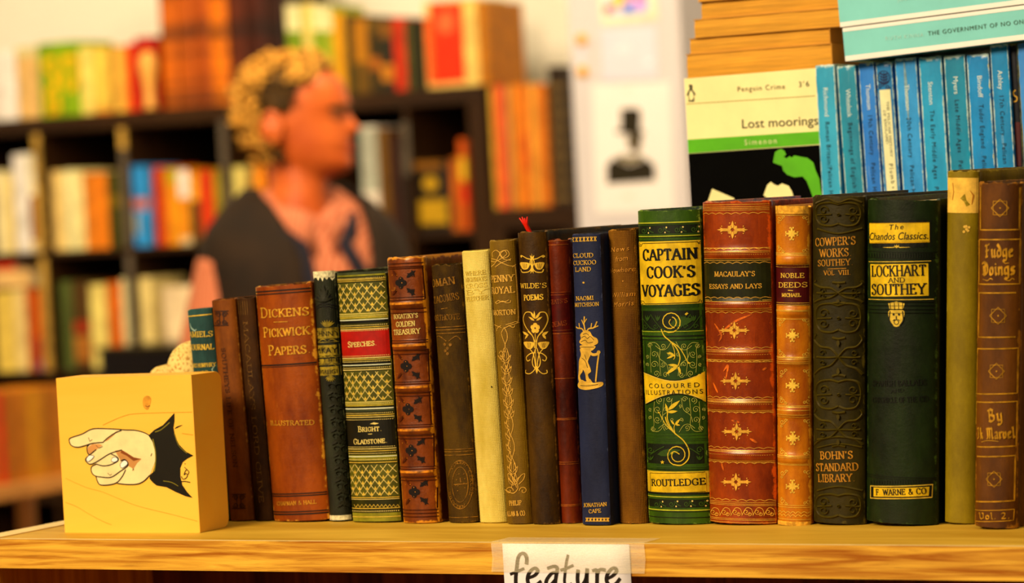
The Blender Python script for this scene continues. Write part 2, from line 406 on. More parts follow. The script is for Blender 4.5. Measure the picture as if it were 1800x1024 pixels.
    def poly(s, pts, mat=None, name='gilt_tooling', h=.0003, smooth=False):
        if smooth: pts = cr(pts, 4, True)[:-1]
        L = [s.P(p) for p in pts]; s.polyl(L, mat or GOLD, name, h)
    def polyl(s, L, mat, name, h):
        L = [(max(-s.clip, min(s.clip, x)), z) for x, z in L]
        from mathutils.geometry import tessellate_polygon
        tr = tessellate_polygon([[Vector((x, z, 0)) for x, z in L]])
        V, Fc, _ = s.bucket(name, mat); b = len(V)
        for x, z in L: V.append(s.put(x, z, h))
        def sub(A, Bq, Cq, n):
            m_ = max(abs(A[0] - Bq[0]), abs(Bq[0] - Cq[0]), abs(A[0] - Cq[0]))
            if n == 0 or m_ < .0022 or s.B0() == 0:
                k = len(V)
                for q in (A, Bq, Cq): V.append(s.put(q[0], q[1], h))
                Fc.append([k, k + 1, k + 2]); return
            ab, bc, ca = [((p[0] + q[0]) / 2, (p[1] + q[1]) / 2) for p, q in ((A, Bq), (Bq, Cq), (Cq, A))]
            sub(A, ab, ca, n - 1); sub(ab, Bq, bc, n - 1); sub(ca, bc, Cq, n - 1); sub(ab, bc, ca, n - 1)
        if s.B0() == 0:
            for t in tr: Fc.append([b + i for i in t])
        else:
            del V[b:]
            for t in tr: sub(L[t[0]], L[t[1]], L[t[2]], 4)
    def B0(s): return getattr(s, 'B', 0)
    def dot(s, x, y, r, mat=None, name='gilt_tooling', h=.0003):
        cx, cz = s.P((x, y)); R = s.m(r)
        if abs(cx) > s.clip: return
        s.polyl([(cx + R * math.cos(a * PI / 4), cz + R * math.sin(a * PI / 4)) for a in range(8)], mat or GOLD, name, h)
    def leaf(s, p0, p1, w, mat=None, h=.00032, name='gilt_tooling', bend=.0):
        a = s.P(p0); b = s.P(p1); dx, dz = b[0] - a[0], b[1] - a[1]; W_ = s.m(w) / 2; l = math.hypot(dx, dz) or 1e-6
        nx, nz = -dz / l, dx / l; up = []; dn = []
        for k in range(7):
            t = k / 6; ww = W_ * math.sin(PI * t ** .8); o = bend * l * math.sin(PI * t)
            x, z = a[0] + dx * t + nx * o, a[1] + dz * t + nz * o
            up.append((x + nx * ww, z + nz * ww)); dn.append((x - nx * ww, z - nz * ww))
        V, Fc, _ = s.bucket(name, mat or GOLD); b0 = len(V)
        for u, d in zip(up, dn):
            for x, z in (u, d): V.append(s.put(max(-s.clip, min(s.clip, x)), z, h))
        for k in range(6): Fc.append([b0 + 2 * k, b0 + 2 * k + 1, b0 + 2 * k + 3, b0 + 2 * k + 2])
    def spiral(s, cx, cy, r, a0, turns, w, mat=None, h=.0003, r1=.15, tent=False, name='gilt_tooling'):
        n = max(8, int(abs(turns) * 14)); pts = []
        for i in range(n + 1):
            t = i / n; rr = r * (1 - (1 - r1) * t); a = a0 + turns * 2 * PI * t
            pts.append((cx + rr * math.cos(a), cy + rr * math.sin(a)))
        s.line(pts, w, mat, name, h, tent=tent)
        return pts[0]
    def text(s, t, x0, y0, x1, y1, cap, mat=None, style='serif', name='gilt_lettering', h=.00035, wt=1.0, drop=0.0):
        mat = mat or GOLD; a = s.P((x0, y0)); b = s.P((x1, y1))
        if t not in ('ROMAN', 'CATACOMBS', 'NORTHCOTE', 'JOHNNY', 'SOVEREIGN') and abs(a[0] - b[0]) > abs(a[1] - b[1]) and len(t) > 1:   # keep whole words on the visible spine
            lim = s.clip * .95; xa, xb = max(a[0], -lim), min(b[0], lim); a = (xa, a[1]); b = (xb, b[1])
        L = math.hypot(b[0] - a[0], b[1] - a[1])
        ux, uz = (b[0] - a[0]) / L, (b[1] - a[1]) / L; vx, vz = -uz, ux; ch = s.m(cap); s.nt = getattr(s, 'nt', 0) + 1
        B = s.bucket('%s#t%d' % (name, s.nt) if len(t) > 1 else name, mat)
        if style in ('sans', 'ital', 'bold'):
            v, f, wd = font_mesh(t); rt_ = L / (wd * ch)
            if rt_ > 1.12 and len(t) > 2: v, f, wd = font_mesh(t, min(3, 1 + (rt_ - 1) * 1.1 * 1.0))
            k = L / wd; sh = .24 if style == 'ital' else 0; V, Fc, _ = B; b0 = len(V); ok = []
            for x, z in v:
                X = a[0] + ux * (x * k + sh * z * ch) + vx * z * ch; Z = a[1] + uz * (x * k + sh * z * ch) + vz * z * ch
                ok.append(abs(X) <= s.clip * 1.01 and Z < s.H); V.append(s.put(max(-s.clip, min(s.clip, X)), Z, h))
            for q in f:
                if all(ok[i] for i in q): Fc.append([b0 + i for i in q])
            if style == 'bold':
                pass
            return
        T = BL if style == 'black' else G; GAP = .05 if style == 'black' else .13
        sc = [.8 if (style == 'serif' and q.islower()) else 1 for q in t]
        if style == 'serif': t = t.upper()
        adv = sum((T.get(q, T[' '])[0] + GAP) * z_ for q, z_ in zip(t, sc)) - GAP; k = L / adv; cx = 0
        ct = min(ch, k * 1.12) if style == 'serif' else ch
        thick = ct * (.185 if style == 'serif' else .15) * wt; thin = ct * .088 * wt
        for q, z_ in zip(t, sc):
            gw, st = T.get(q, T[' ']); curve = False; gw = gw * z_
            for e in st:
                if e == 'c': curve = True; continue
                pts = cr(e, 4) if curve else e
                def mp(p, z_=z_): return (a[0] + ux * (cx + p[0] * z_) * k + vx * p[1] * ch * z_, a[1] + uz * (cx + p[0] * z_) * k + vz * p[1] * ch * z_)
                Q = [mp(p) for p in pts]
                if style == 'black':
                    V, Fc, _ = B; nb = (ux * .6 + vx * .8, uz * .6 + vz * .8); hw = thick * .75
                    for p, r in zip(Q, Q[1:]):
                        if abs(p[0]) > s.clip or abs(r[0]) > s.clip: continue
                        b0 = len(V)
                        for (x, z), sg in ((p, 1), (p, -1), (r, -1), (r, 1)): V.append(s.put(x + nb[0] * hw * sg, z + nb[1] * hw * sg, h))
                        Fc.append([b0, b0 + 1, b0 + 2, b0 + 3])
                        s.rib([p, r], thin * 1.3, h + .00002, B)
                else:
                    def wf(t_, dx, dz, ux=ux, uz=uz):
                        par = abs(dx * (ux * .97 + vx * .24) + dz * (uz * .97 + vz * .24)); return thin + (thick - thin) * (1 - par ** 1.5)
                    s.rib(Q, wf, h, B)
                    if not curve:
                        for p, r in ((pts[0], pts[-1]), (pts[-1], pts[0])):
                            if p[1] in (0, 1) and abs(p[1] - r[1]) > .3:
                                yy = .03 if p[1] == 0 else .97
                                sw = .17
                                s.rib([mp((p[0] - sw, yy)), mp((p[0] + sw, yy))], thin * 1.1, h + .00001, B)
                curve = False
            cx += gw + GAP * z_
    def flush(s, part_labels=None):
        for (n, mn), (v, f, mat) in s.b.items():
            if f:
                o = mk(n.split('#')[0], v, f, mat, getattr(s, 'cover', None) or s.root)
                for p in o.data.polygons: p.use_smooth = False
        s.b = {}

class Book(Surf):
    """hardback: a case (boards and spine in one cover), a page block, tooling added on top"""
    def __init__(s, name, label, q, Y, mat, B=.005, depth=.125, bands=(), bh=.0014, rag=.0004, zb=ZS, t=.0022, sq=.003, page=(226, 196, 140), group='old cloth and leather books lined up on the oak shelf', cat='book', groove=.0014, headcap=None, shrink=.0004, pagemat=None):
        TL, TR, BLc, BR = q
        b0, b1, t0, t1 = at(*BLc, Y=Y), at(*BR, Y=Y), at(*TL, Y=Y), at(*TR, Y=Y)
        def toz(p, d, z):  # slide along edge direction to height z
            k = (z - p.z) / d.z; return p + d * k
        b0 = toz(b0, t0 - b0, zb); b1 = toz(b1, t1 - b1, zb)
        def pxof(p): d_ = p - CAM; return F * d_.dot(right) / d_.dot(fwd)
        mid_ = (b0 + b1 + t0 + t1) / 4; e_ = .001
        ry = (pxof(mid_ + Vector((0, e_, 0))) - pxof(mid_)) / (pxof(mid_ + Vector((e_, 0, 0))) - pxof(mid_))
        w0 = ((b1 - b0).x + (t1 - t0).x) / 2; w = w0
        for _ in range(6):   # a round spine seen from the right shows beyond its left joint
            k_ = math.sqrt(.08); ext = max(0, -min(w / 2 * t_ - ry * B * (math.sqrt(1 - .92 * t_ * t_) - k_) / (1 - k_) for t_ in [-1 + .05 * i for i in range(30)]) - w / 2); w = w0 - ext
        b0.x += ext; t0.x += ext
        w = ((b1 - b0).x + (t1 - t0).x) / 2 - shrink
        mb, mt = (b0 + b1) / 2, (t0 + t1) / 2; d = mt - mb; th = math.atan2(d.x, d.z)
        lift = w / 2 * abs(math.sin(th)); H = d.length - lift * .5
        M = Matrix.Translation((mb.x, Y, zb + lift)) @ Matrix.Rotation(th, 4, 'Y')
        root = empty(name, M, label, cat, group)
        super().__init__(M, w, H, root)
        s.B = B; s.bands = [(H * (1 - f)) for f in bands]; s.bh = bh; s.bw = .0026
        nx = 20; xs = [w / 2 * math.sin(PI / 2 * (-1 + 2 * i / nx)) for i in range(nx + 1)]
        out = [(-w / 2, depth, 0, -2.0), (-w / 2, .012, 0, -1.25), (-w / 2 + groove, .0065, 0, -1.12), (-w / 2, .003, 0, -1.03)]
        out += [(x, None, 1, x / (w / 2)) for x in xs]
        out += [(w / 2, .003, 0, 1.03), (w / 2 - groove, .0065, 0, 1.12), (w / 2, .012, 0, 1.25), (w / 2, depth, 0, 2.0)]
        zs = [0, .0006] + [H * i / 46 for i in range(1, 46)] + [H - .0008, H]
        for zb_ in s.bands: zs += [zb_ + k * .0009 for k in (-4, -3, -2, -1, 0, 1, 2, 3, 4)]
        zs = sorted(z for z in zs if 0 <= z <= H)
        V, UV, Fc = [], [], []; n = len(out); rnd = random.random() * 50
        for inner in (0, 1):
            for j, z in enumerate(zs):
                edge = z == 0 or z == H
                for (x, y, sp, u) in out:
                    yy = s.sy(x, z) if sp else y; xx = x; zz = z
                    if inner: xx = x * (1 - 2 * t / w); yy = yy + t if sp else yy
                    elif edge: xx = x * (1 - .0006 * 2 / w); yy = yy + .0006 if sp else yy
                    if sp and z == H and rag:
                        zz = z + rag * 2 * noise.noise(Vector((x * 260, rnd, 0))) - rag * .6 * (1 if not headcap else 0)
                    if sp and z == 0 and rag: zz = max(0.0, abs(rag * noise.noise(Vector((x * 260, rnd, 5)))))
                    V.append(Vector((xx, yy, zz))); UV.append((u, z / H))
        nz = len(zs); off = n * nz
        for j in range(nz - 1):
            for i in range(n - 1):
                a = j * n + i; Fc.append([a, a + 1, a + n + 1, a + n]); a += off; Fc.append([a, a + n, a + n + 1, a + 1])
            a = j * n; Fc.append([a, a + n, a + n + off, a + off]); a = j * n + n - 1; Fc.append([a, a + off, a + n + off, a + n])
        for i in range(n - 1):
            Fc.append([i, i + off, i + 1 + off, i + 1]); a = (nz - 1) * n + i; Fc.append([a, a + 1, a + 1 + off, a + off])
        s.cover = mk('cover', V, Fc, mat, root, uvs=UV)
        for p in s.cover.data.polygons: p.use_smooth = True
        s.cover.data.set_sharp_from_angle(angle=math.radians(38))
        px = w / 2 - t - .0001
        pv, pf = bxg(-px, px, .0025, depth - sq, sq, H - sq, 0)
        mk('page_block', pv, pf, pagemat or pages_mat('pages %d %d %d' % page, c(*page)), root)
        s.depth = depth; s.t = t
    def sy(s, x, z):
        t = max(-1, min(1, 2 * x / s.w)); k = math.sqrt(.08)
        y = -s.B * (math.sqrt(1.0 - .92 * t * t) - k) / (1 - k)
        e = 1 - t ** 8
        for zb in s.bands:
            q = (z - zb) / s.bw
            if abs(q) < 2.2: y -= s.bh * e * math.exp(-q * q * q * q)
        return y
# ------------------------------------------------------------------ wood
def wood(name, base, dark, axis='X', stretch=14, scale=60, rough=.45, pores=.5, bmp=.15):
    m, nt, p = newmat(name); sc = {'X': (1, stretch, stretch), 'Z': (stretch, stretch, 1), 'Y': (stretch, 1, stretch)}[axis]
    v = coords(nt, sc); n = tex(nt, v, scale / stretch, 5, .55, .6)
    colr = mix(nt, ramp(nt, n, .34, .66), dark, base)
    v2 = coords(nt, tuple(q * 3 if q > 1 else q for q in sc)); n2 = tex(nt, v2, scale * 1.6 / stretch * 2, 3, .6)
    colr = mix(nt, math_(nt, 'MULTIPLY', ramp(nt, n2, .60, .70), pores), colr, tuple(x * .35 for x in dark[:3]) + (1,))
    nt.links.new(colr, p.inputs['Base Color']); p.inputs['Roughness'].default_value = rough; p.inputs['Specular IOR Level'].default_value = .2
    bump(nt, p, n2, bmp, .0006); return m
OAKE = wood('oak edge', c(244, 184, 84), c(176, 102, 26), 'X', 22, 260, .5, .6)
OAKT = wood('oak veneer top', c(222, 176, 84), c(190, 142, 56), 'X', 7, 34, .55, .22, .05)
OAKS = wood('oak side', c(230, 150, 52), c(190, 110, 28), 'Z', 16, 90, .5, .5)
PALEEDGE = plain('pale edge highlight', c(240, 204, 140), .5, 0, .06, 60)
DARKBACK = wood('dark back panel', c(160, 84, 44), c(96, 46, 22), 'Z', 16, 60, .6, .4)
BLACKWOOD = wood('dark brown bookcase wood', c(70, 40, 12), c(50, 26, 8), 'X', 8, 20, .55, .1, .03)
BLACKWOODV = wood('dark brown bookcase upright wood', c(70, 40, 12), c(50, 26, 8), 'Z', 8, 20, .55, .1, .03)
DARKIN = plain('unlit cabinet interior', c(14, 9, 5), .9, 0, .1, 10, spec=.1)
WALLM = plain('cream wall paint', c(255, 232, 190), .85, 0, .02, 2, .02)
PILLM = plain('white pillar paint', (.52, .52, .58, 1), .8, 0, .02, 3, .02)
FLOORM = wood('floor boards', c(150, 100, 50), c(96, 58, 26), 'X', 10, 8, .5, .2)
CEILM = plain('ceiling paint', c(240, 222, 180), .9, 0, .03, 2)

# ------------------------------------------------------------------ room shell
def struct(o): o['kind'] = 'structure'; return o
struct(box('floor', -6.2, 3.2, -3.2, 5.75, -.06, 0, FLOORM))
struct(box('ceiling', -6.2, 3.2, -3.2, 5.75, 3.2, 3.26, CEILM))
struct(box('wall_back', -6.2, 3.2, 5.68, 5.78, 0, 3.2, WALLM))
struct(box('wall_left', -6.3, -6.2, -3.2, 5.78, 0, 3.2, WALLM))
struct(box('baseboard_back', -6.2, 3.2, 5.66, 5.68, 0, .09, PALEEDGE))
# square white pillar with notices
PYF = 4.16
pa, pb, pc_ = at(1000, 200, Y=PYF), at(1207, 200, Y=PYF), at(1007, 20, Y=PYF)
PX0, PX1 = at(1006, 200, Y=PYF).x, at(1203, 200, Y=PYF).x
pil = struct(box('trim_pillar', PX0, PX1, PYF, PYF + .30, 0, 3.2, PILLM, None, .006))

# ------------------------------------------------------------------ oak bookcase in front
SX0, SX1, SYF, SYB = -.3205, .62, -.0925, .20
sh = empty('oak_bookcase', (-.337, SYF, 0), 'pale oak bookcase whose flat top carries the row of old books', 'bookcase')
def lbox(name, par, loc, x0, x1, y0, y1, z0, z1, mat, bv=0):
    v, f = bxg(x0, x1, y0, y1, z0, z1, bv); L = Vector(loc); return mk(name, [q - L for q in v], f, mat, par)
L0 = (-.337, SYF, 0)
lbox('top_board', sh, L0, SX0, SX1, SYF + .0012, SYB, ZS - .0185, ZS, OAKT)
lbox('front_edging', sh, L0, SX0, SX1, SYF, SYF + .0012, ZS - .0185, ZS - .0001, OAKE)
o = lbox('edge_highlight', sh, L0, SX0, SX1, SYF - .0001, SYF + .0011, ZS - .0001, ZS + .0002, PALEEDGE); o['label'] = 'thin pale painted highlight along the front edge'  # bright line on the front edge, coloured in as a pale strip
lbox('side_panel', sh, L0, -.3375, SX0, SYF, SYB, 0, ZS - .0003, OAKS)
o = lbox('side_edging', sh, L0, -.3375, SX0 - .0004, SYF, SYB, ZS - .0003, ZS + .0007, PALEEDGE); o['label'] = 'pale edge strip along the top of the side panel'
lbox('side_panel', sh, L0, SX1, SX1 + .018, SYF, SYB, 0, ZS, OAKS)
lbox('back_panel', sh, L0, SX0, SX1, SYB - .006, SYB, .02, ZS - .0185, DARKBACK)
lbox('divider', sh, L0, .135, .153, SYF + .19, SYB - .006, .02, ZS - .0185, DARKBACK)
lbox('inner_shelf', sh, L0, SX0, SX1, SYF + .004, SYB - .006, .86, .878, OAKT)
lbox('inner_shelf', sh, L0, SX0, SX1, SYF + .004, SYB - .006, .48, .498, OAKT)
lbox('plinth_board', sh, L0, SX0, SX1, SYF + .01, SYB - .006, .0, .07, OAKS)
lbox('inner_board', sh, L0, SX0 + .0, SX1, SYF + .165, SYB - .012, .878, ZS - .0185, DARKBACK)

# ------------------------------------------------------------------ paper sign taped to the shelf edge
PAPER = plain('white paper', c(246, 226, 198), .8, 0, .03, 40)
sg = empty('paper_sign', (.05, SYF - .0006, ZS - .02), 'white paper sign hand-lettered feature, taped to the shelf edge', 'sign')
sM = Matrix.Translation((.05, SYF - .0006, ZS - .02))
sx = Surf(sM, .5, .5, sg)
sx.M = sM; 
p0, p1 = at(884, 955, Y=SYF).x - .05, at(1107, 960, Y=SYF).x - .05
V = []; Fc = []
for j in range(9):
    z = .0195 - j * .0125; y = -.0002 - .0006 * (j / 8) ** 2
    for i in range(7):
        x = p0 + (p1 - p0) * i / 6 + .0006 * (j / 8); V.append(Vector((x, y, z)))
for j in range(8):
    for i in range(6): a = j * 7 + i; Fc.append([a, a + 1, a + 8, a + 7])
o = mk('paper_sheet', V, Fc, PAPER, sg, True)
md = o.modifiers.new('s', 'SOLIDIFY'); md.thickness = .0002; md.offset = 1
sx.zoom(840, 860, 5.0); sx.clip = 9
sx.H = 9
_old = sx.put
sx.put = lambda x, z, h: Vector((x, -.0004 - .0006 * max(0, (.0195 - z) / .1) ** 2 - h * .6, z))
_P = sx.P
MK = plain('marker ink', c(38, 18, 10), .6, 0, .1)
def mline(pts, w=33):
    L = [sx.P(p) for p in cr(pts, 6)]
    B = sx.bucket('hand_lettering', MK); ww = sx.m(w)
    def wf(t, dx, dz): return ww * (.72 + .34 * abs(dx * .4 - dz * .92))
    # allow z below zero
    V, Fc, _ = B; prev = None; m = len(L)
    for i in range(m):
        a = L[max(i - 1, 0)]; b = L[min(i + 1, m - 1)]; dx, dz = b[0] - a[0], b[1] - a[1]; l = math.hypot(dx, dz) or 1
        nx, nz = -dz / l, dx / l; w2 = wf(0, dx / l, dz / l) / 2; x, z = L[i]; base = len(V)
        V.append(sx.put(x + nx * w2, z + nz * w2, .0003)); V.append(sx.put(x - nx * w2, z - nz * w2, .0003))
        if prev is not None: Fc.append([prev, prev + 1, base + 1, base])
        prev = base
mline([(430, 655), (432, 600), (412, 562), (380, 562), (356, 600), (345, 680), (336, 760), (334, 840), (322, 900), (290, 905)])
mline([(286, 742), (340, 720), (410, 690)], 30)
mline([(446, 772), (500, 752), (528, 715), (512, 690), (480, 698), (446, 745), (440, 800), (462, 838), (510, 836), (560, 800)])
mline([(612, 690), (670, 672), (700, 690), (690, 760), (684, 826), (712, 836)])
mline([(690, 725), (650, 735), (610, 785), (604, 826), (636, 838), (684, 790)])
mline([(796, 570), (780, 640), (768, 740), (764, 810), (784, 838), (830, 820)], 24)
mline([(728, 706), (780, 690), (842, 662)], 30)
mline([(884, 700), (878, 780), (888, 832), (920, 832), (952, 780), (964, 690)])
mline([(964, 690), (960, 780), (966, 836), (1000, 830)])
mline([(1008, 712), (1046, 706), (1050, 770), (1048, 840)])
mline([(1050, 740), (1076, 700), (1126, 706)])
mline([(1140, 780), (1190, 752), (1222, 712), (1204, 688), (1172, 698), (1138, 750), (1136, 806), (1170, 838), (1216, 822), (1254, 776)])
for s_ in sx.b.values(): pass
sx.flush()
# masking tape: one strip folded over the shelf's front edge
m, nt, p = newmat('masking tape'); v = coords(nt, (1, 1, 6)); n = tex(nt, v, 260, 4)
p.inputs['Base Color'].default_value = c(250, 224, 170); p.inputs['Roughness'].default_value = .5
nt.links.new(ramp(nt, n, .3, .7, (.26,) * 3 + (1,), (.36,) * 3 + (1,)), p.inputs['Alpha']); bump(nt, p, n, .5, .0003); TAPE = m
t0, t1 = at(864, 955, Y=SYF).x, at(1133, 957, Y=SYF).x
V = []; Fc = []; prof = [(SYF + .021, ZS + .0004)] + [(SYF + .010, ZS + .0005), (SYF + .001, ZS + .0004), (SYF - .0014, ZS - .0008), (SYF - .0016, ZS - .009), (SYF - .0017, ZS - .0168)]
for i in range(25):
    x = t0 + (t1 - t0) * i / 24
    for k, (y, z) in enumerate(prof):
        on = -.155 < 0 and (p0 + .05 <= x <= p1 + .05)
        V.append(Vector((x + (.0006 * math.sin(k * 2.1) if i in (0, 24) else 0), y + (.0004 * noise.noise(Vector((i * .9, k, 3))) if k == 0 else 0) + (0 if on or k < 3 else .0008), z)))
n = len(prof)
for i in range(24):
    for k in range(n - 1): a = i * n + k; Fc.append([a, a + n, a + n + 1, a + 1])
base = Vector((t0, SYF, ZS))
tp = mk('masking_tape', [q - base for q in V], Fc, TAPE, None, True); tp.location = base
tag(tp, 'translucent strip of masking tape folded over the shelf edge above the paper sign', 'tape')

# ------------------------------------------------------------------ wooden block with a painted pointing hand
MAPLE = wood('maple block', c(255, 192, 92), c(250, 180, 78), 'X', 5, 14, .55, .0, .03)
bl0, bl1 = at(116, 935, Z=ZS), at(349.5, 936.7, Z=ZS)
YB = (bl0.y + bl1.y) / 2
x0, x1 = at(116, 935, Y=YB).x, at(349.5, 936.7, Y=YB).x; zt = at(225, 661, Y=YB).z
bw, bh_ = x1 - x0, zt - ZS; BD = .034
root = empty('painted_wood_block', Matrix.Translation(((x0 + x1) / 2, YB, ZS)) @ Matrix.Rotation(math.radians(1.5), 4, 'Z'), 'blond wooden block painted with a pointing hand and black cuff, left of the books', 'block')
bm = bmesh.new(); pr = [(-bw / 2, 0), (-bw / 2, BD), (bw / 2 - .003, BD), (bw / 2, BD - .003), (bw / 2, 0)]
g = Geo()
# profile in the y-z plane with round far corners, extruded along x
def rrect(y0, y1, z0, z1, rb):
    P = [(y0, z0), (y0, z1)]
    for k in range(6):
        a = PI / 2 - k * PI / 2 / 5; P.append((y1 - rb + rb * math.cos(a), z1 - rb + rb * math.sin(a)))
    for k in range(6):
        a = -k * PI / 2 / 5; P.append((y1 - rb + rb * math.cos(a), z0 + rb + rb * math.sin(a)))
    return P
R_ = rrect(0, BD, 0, bh_, .006)
xsb = [-bw / 2, -bw / 2 + .0008, 0, bw / 2 - .0008, bw / 2]
rings = []
for i, x in enumerate(xsb):
    k = .0002 if i in (0, 4) else 0
    rings.append([(x, y + (k if y < BD / 2 else -k), z + (k if z < bh_ / 2 else -k)) for y, z in R_])
g.rings(rings); ob = g.mk('block_body', MAPLE, root); fix(ob)
bv = Surf(root.matrix_world.copy(), bw, bh_, root); bv.zoom(90, 640, 3.303)
SKIN = plain('painted skin', c(252, 216, 150), .6, 0, .08, 60)
SK2 = plain('painted skin shade', c(214, 150, 96), .6, 0, .1, 60)
SK3 = plain('painted nail', c(255, 232, 190), .6, 0, .03, 60)
BRN = plain('painted brown', c(150, 78, 36), .6, 0, .1, 60)
OUT = plain('outline paint', c(52, 24, 16), .6, 0, .1, 60)
BLK = plain('black paint', c(34, 26, 14), .5, 0, .15, 60)
OLV = plain('olive paint', c(150, 130, 50), .6, 0, .15, 60)
GRN = plain('wood grain line', c(222, 158, 60), .6, 0, .05, 60)
KNT = plain('wood knot', c(232, 160, 66), .6, 0, .2, 200)
PN = 'painted_hand'
hand = [(572, 412), (540, 395), (490, 382), (430, 380), (388, 376), (330, 373), (260, 372), (225, 380), (180, 404), (120, 424), (106, 436), (112, 462), (130, 476), (160, 480), (200, 470), (222, 462), (212, 478), (210, 500), (218, 522), (202, 546), (202, 560), (218, 574), (240, 580), (262, 574), (262, 584), (238, 594), (234, 616), (242, 636), (262, 648), (264, 668), (280, 694), (310, 700), (350, 698), (380, 690), (440, 696), (500, 694), (540, 676), (572, 644), (590, 600), (604, 560), (606, 500), (592, 450)]
bv.poly(hand, SKIN, PN, .0002, True)
bv.poly([(372, 500), (410, 496), (440, 512), (480, 538), (526, 548), (500, 572), (480, 604), (484, 618), (470, 600), (450, 590), (436, 560), (404, 556), (388, 530)], SK2, PN, .0003)
bv.poly([(412, 496), (440, 514), (482, 540), (524, 548), (480, 560), (440, 530), (404, 512)], BRN, PN, .00035)
bv.poly([(216, 480), (240, 462), (280, 462), (300, 468), (262, 496), (230, 520), (212, 520), (210, 500)], SK2, PN, .0003)
bv.poly([(300, 452), (340, 416), (386, 384), (372, 404), (330, 440)], SK2, PN, .0003)
for l, w in (([(572, 412), (540, 395), (490, 382), (430, 380), (388, 376), (330, 373), (260, 372), (225, 380), (180, 404), (120, 424), (106, 436), (112, 462), (130, 476), (160, 480), (200, 470), (240, 458), (300, 452)], 6),
             ([(300, 454), (330, 426), (372, 398), (410, 382)], 6), ([(225, 462), (210, 480), (212, 508), (222, 524)], 6), ([(262, 494), (236, 516), (204, 544), (204, 562), (224, 578), (252, 572), (290, 550), (330, 524), (368, 508), (412, 496)], 6),
             ([(264, 578), (300, 588), (340, 584), (380, 566), (392, 550), (380, 534), (350, 520)], 6), ([(264, 578), (236, 594), (236, 624), (256, 646), (300, 654), (350, 654), (400, 622), (444, 590), (446, 568), (428, 552), (404, 560)], 6),
             ([(262, 648), (268, 672), (286, 698), (340, 698), (384, 684), (414, 650), (434, 610)], 6), ([(384, 690), (440, 696), (500, 694), (540, 676), (574, 642)], 6), ([(480, 604), (474, 616)], 4), ([(586, 516), (580, 532)], 4)):
    bv.line(l, w, OUT, PN, .0004, smooth=True)
for q in ([(206, 548), (222, 528), (244, 528), (250, 536), (226, 560), (212, 562)], [(352, 552), (364, 538), (384, 542), (388, 556), (372, 566), (356, 564)], [(404, 576), (426, 556), (444, 566), (442, 582), (418, 600), (406, 596)]):
    bv.poly(q, SK3, PN, .00045, True); bv.line(q, 3, OUT, PN, .0005, smooth=True, closed=True)
bv.line([(262, 470), (280, 486), (300, 476)], 3, OUT, PN, .0004); bv.line([(330, 630), (344, 644), (352, 636)], 3, OUT, PN, .0004); bv.line([(218, 424), (226, 446), (240, 436)], 3, OUT, PN, .0004)
cuff = [(566, 412), (600, 380), (650, 352), (690, 310), (716, 282), (716, 330), (710, 366), (720, 420), (744, 466), (784, 506), (826, 528), (790, 546), (764, 566), (750, 600), (750, 650), (762, 700), (790, 740), (822, 774), (780, 764), (720, 738), (670, 712), (612, 702), (590, 684), (572, 662), (576, 640), (592, 626), (604, 580), (606, 510), (590, 450)]
bv.poly(cuff, BLK, PN, .0003)
bv.line([(718, 372), (740, 360), (762, 352)], 7, BLK, PN, .0003, taper=True); bv.line([(752, 680), (776, 678), (808, 684)], 5, BLK, PN, .0003)
bv.line([(592, 432), (606, 500), (608, 560), (600, 620)], 7, OLV, PN, .0004, smooth=True); bv.line([(604, 392), (640, 378), (690, 336)], 6, OLV, PN, .0004, smooth=True)
bv.line([(716, 400), (742, 470), (790, 516)], 4, OLV, PN, .0004, smooth=True); bv.line([(652, 676), (700, 684), (740, 706)], 4, OLV, PN, .0004, smooth=True)
bv.line([(756, 648), (764, 664), (780, 662), (792, 646), (784, 632), (772, 640), (784, 612), (800, 622), (794, 640)], 4, OUT, PN, .0003, smooth=True)
bv.line([(774, 596), (786, 606), (794, 616)], 4, OUT, PN, .0003); bv.dot(778, 576, 3, OUT, PN)
for l, w in (([(84, 660), (200, 712), (300, 740), (420, 790), (520, 826), (700, 870), (850, 910)], 2.5), ([(84, 800), (150, 826), (220, 868), (300, 910), (350, 930)], 3), ([(300, 352), (420, 300), (520, 284), (830, 276)], 3), ([(760, 400), (850, 412)], 4)):
    bv.line(l, w, GRN, 'grain_lines', .0002, smooth=True)
bv.poly([(540, 190), (566, 182), (580, 200), (572, 240), (560, 262), (540, 252), (532, 220)], KNT, 'grain_lines', .0002, True)
bv.line([(548, 240), (560, 246), (574, 238)], 4, BRN, 'grain_lines', .0003)
bv.flush()

# ------------------------------------------------------------------ speckled stone bookend behind the block
m, nt, p = newmat('speckled stone'); v = coords(nt); n = tex(nt, v, 700, 2, .5); n2 = tex(nt, v, 90, 5)
colr = mix(nt, ramp(nt, n, .56, .64), c(238, 202, 128), c(176, 106, 40)); colr = mix(nt, math_(nt, 'MULTIPLY', ramp(nt, n2, .3, .7), .4), colr, c(206, 164, 88))
nt.links.new(colr, p.inputs['Base Color']); p.inputs['Roughness'].default_value = .9; bump(nt, p, n, .6, .001); STONE = m
sb = Vector(((at(335, 640, Y=.075).x + at(286, 650, Y=.075).x) / 2 + .004, .055, ZS))
def sloc(px, py):
    q = at(px, py, Y=.075); return (q.x - sb.x, q.z - ZS)
prof = [sloc(286, 668), sloc(288, 652), sloc(296, 642), sloc(306, 638), sloc(322, 637), sloc(326, 626), sloc(332, 612), sloc(340, 602), sloc(352, 596)]
P = cr([(prof[0][0] - .001, 0), (prof[0][0] - .001, .03), (prof[0][0], .07)] + prof, 3) + [(prof[-1][0] + .006, prof[-1][1] - .002), (prof[-1][0] + .006, 0)]
g = Geo(); R = []
for k, y in enumerate((0, .003, .012, .028, .037, .04)):
    ins = (.003, .0008, 0, 0, .0008, .003)[k]; cxm = sum(q[0] for q in P) / len(P)
    R.append([(cxm + (q[0] - cxm) * (1 - ins / .03), y, q[1] * (1 - ins / .12)) for q in P])
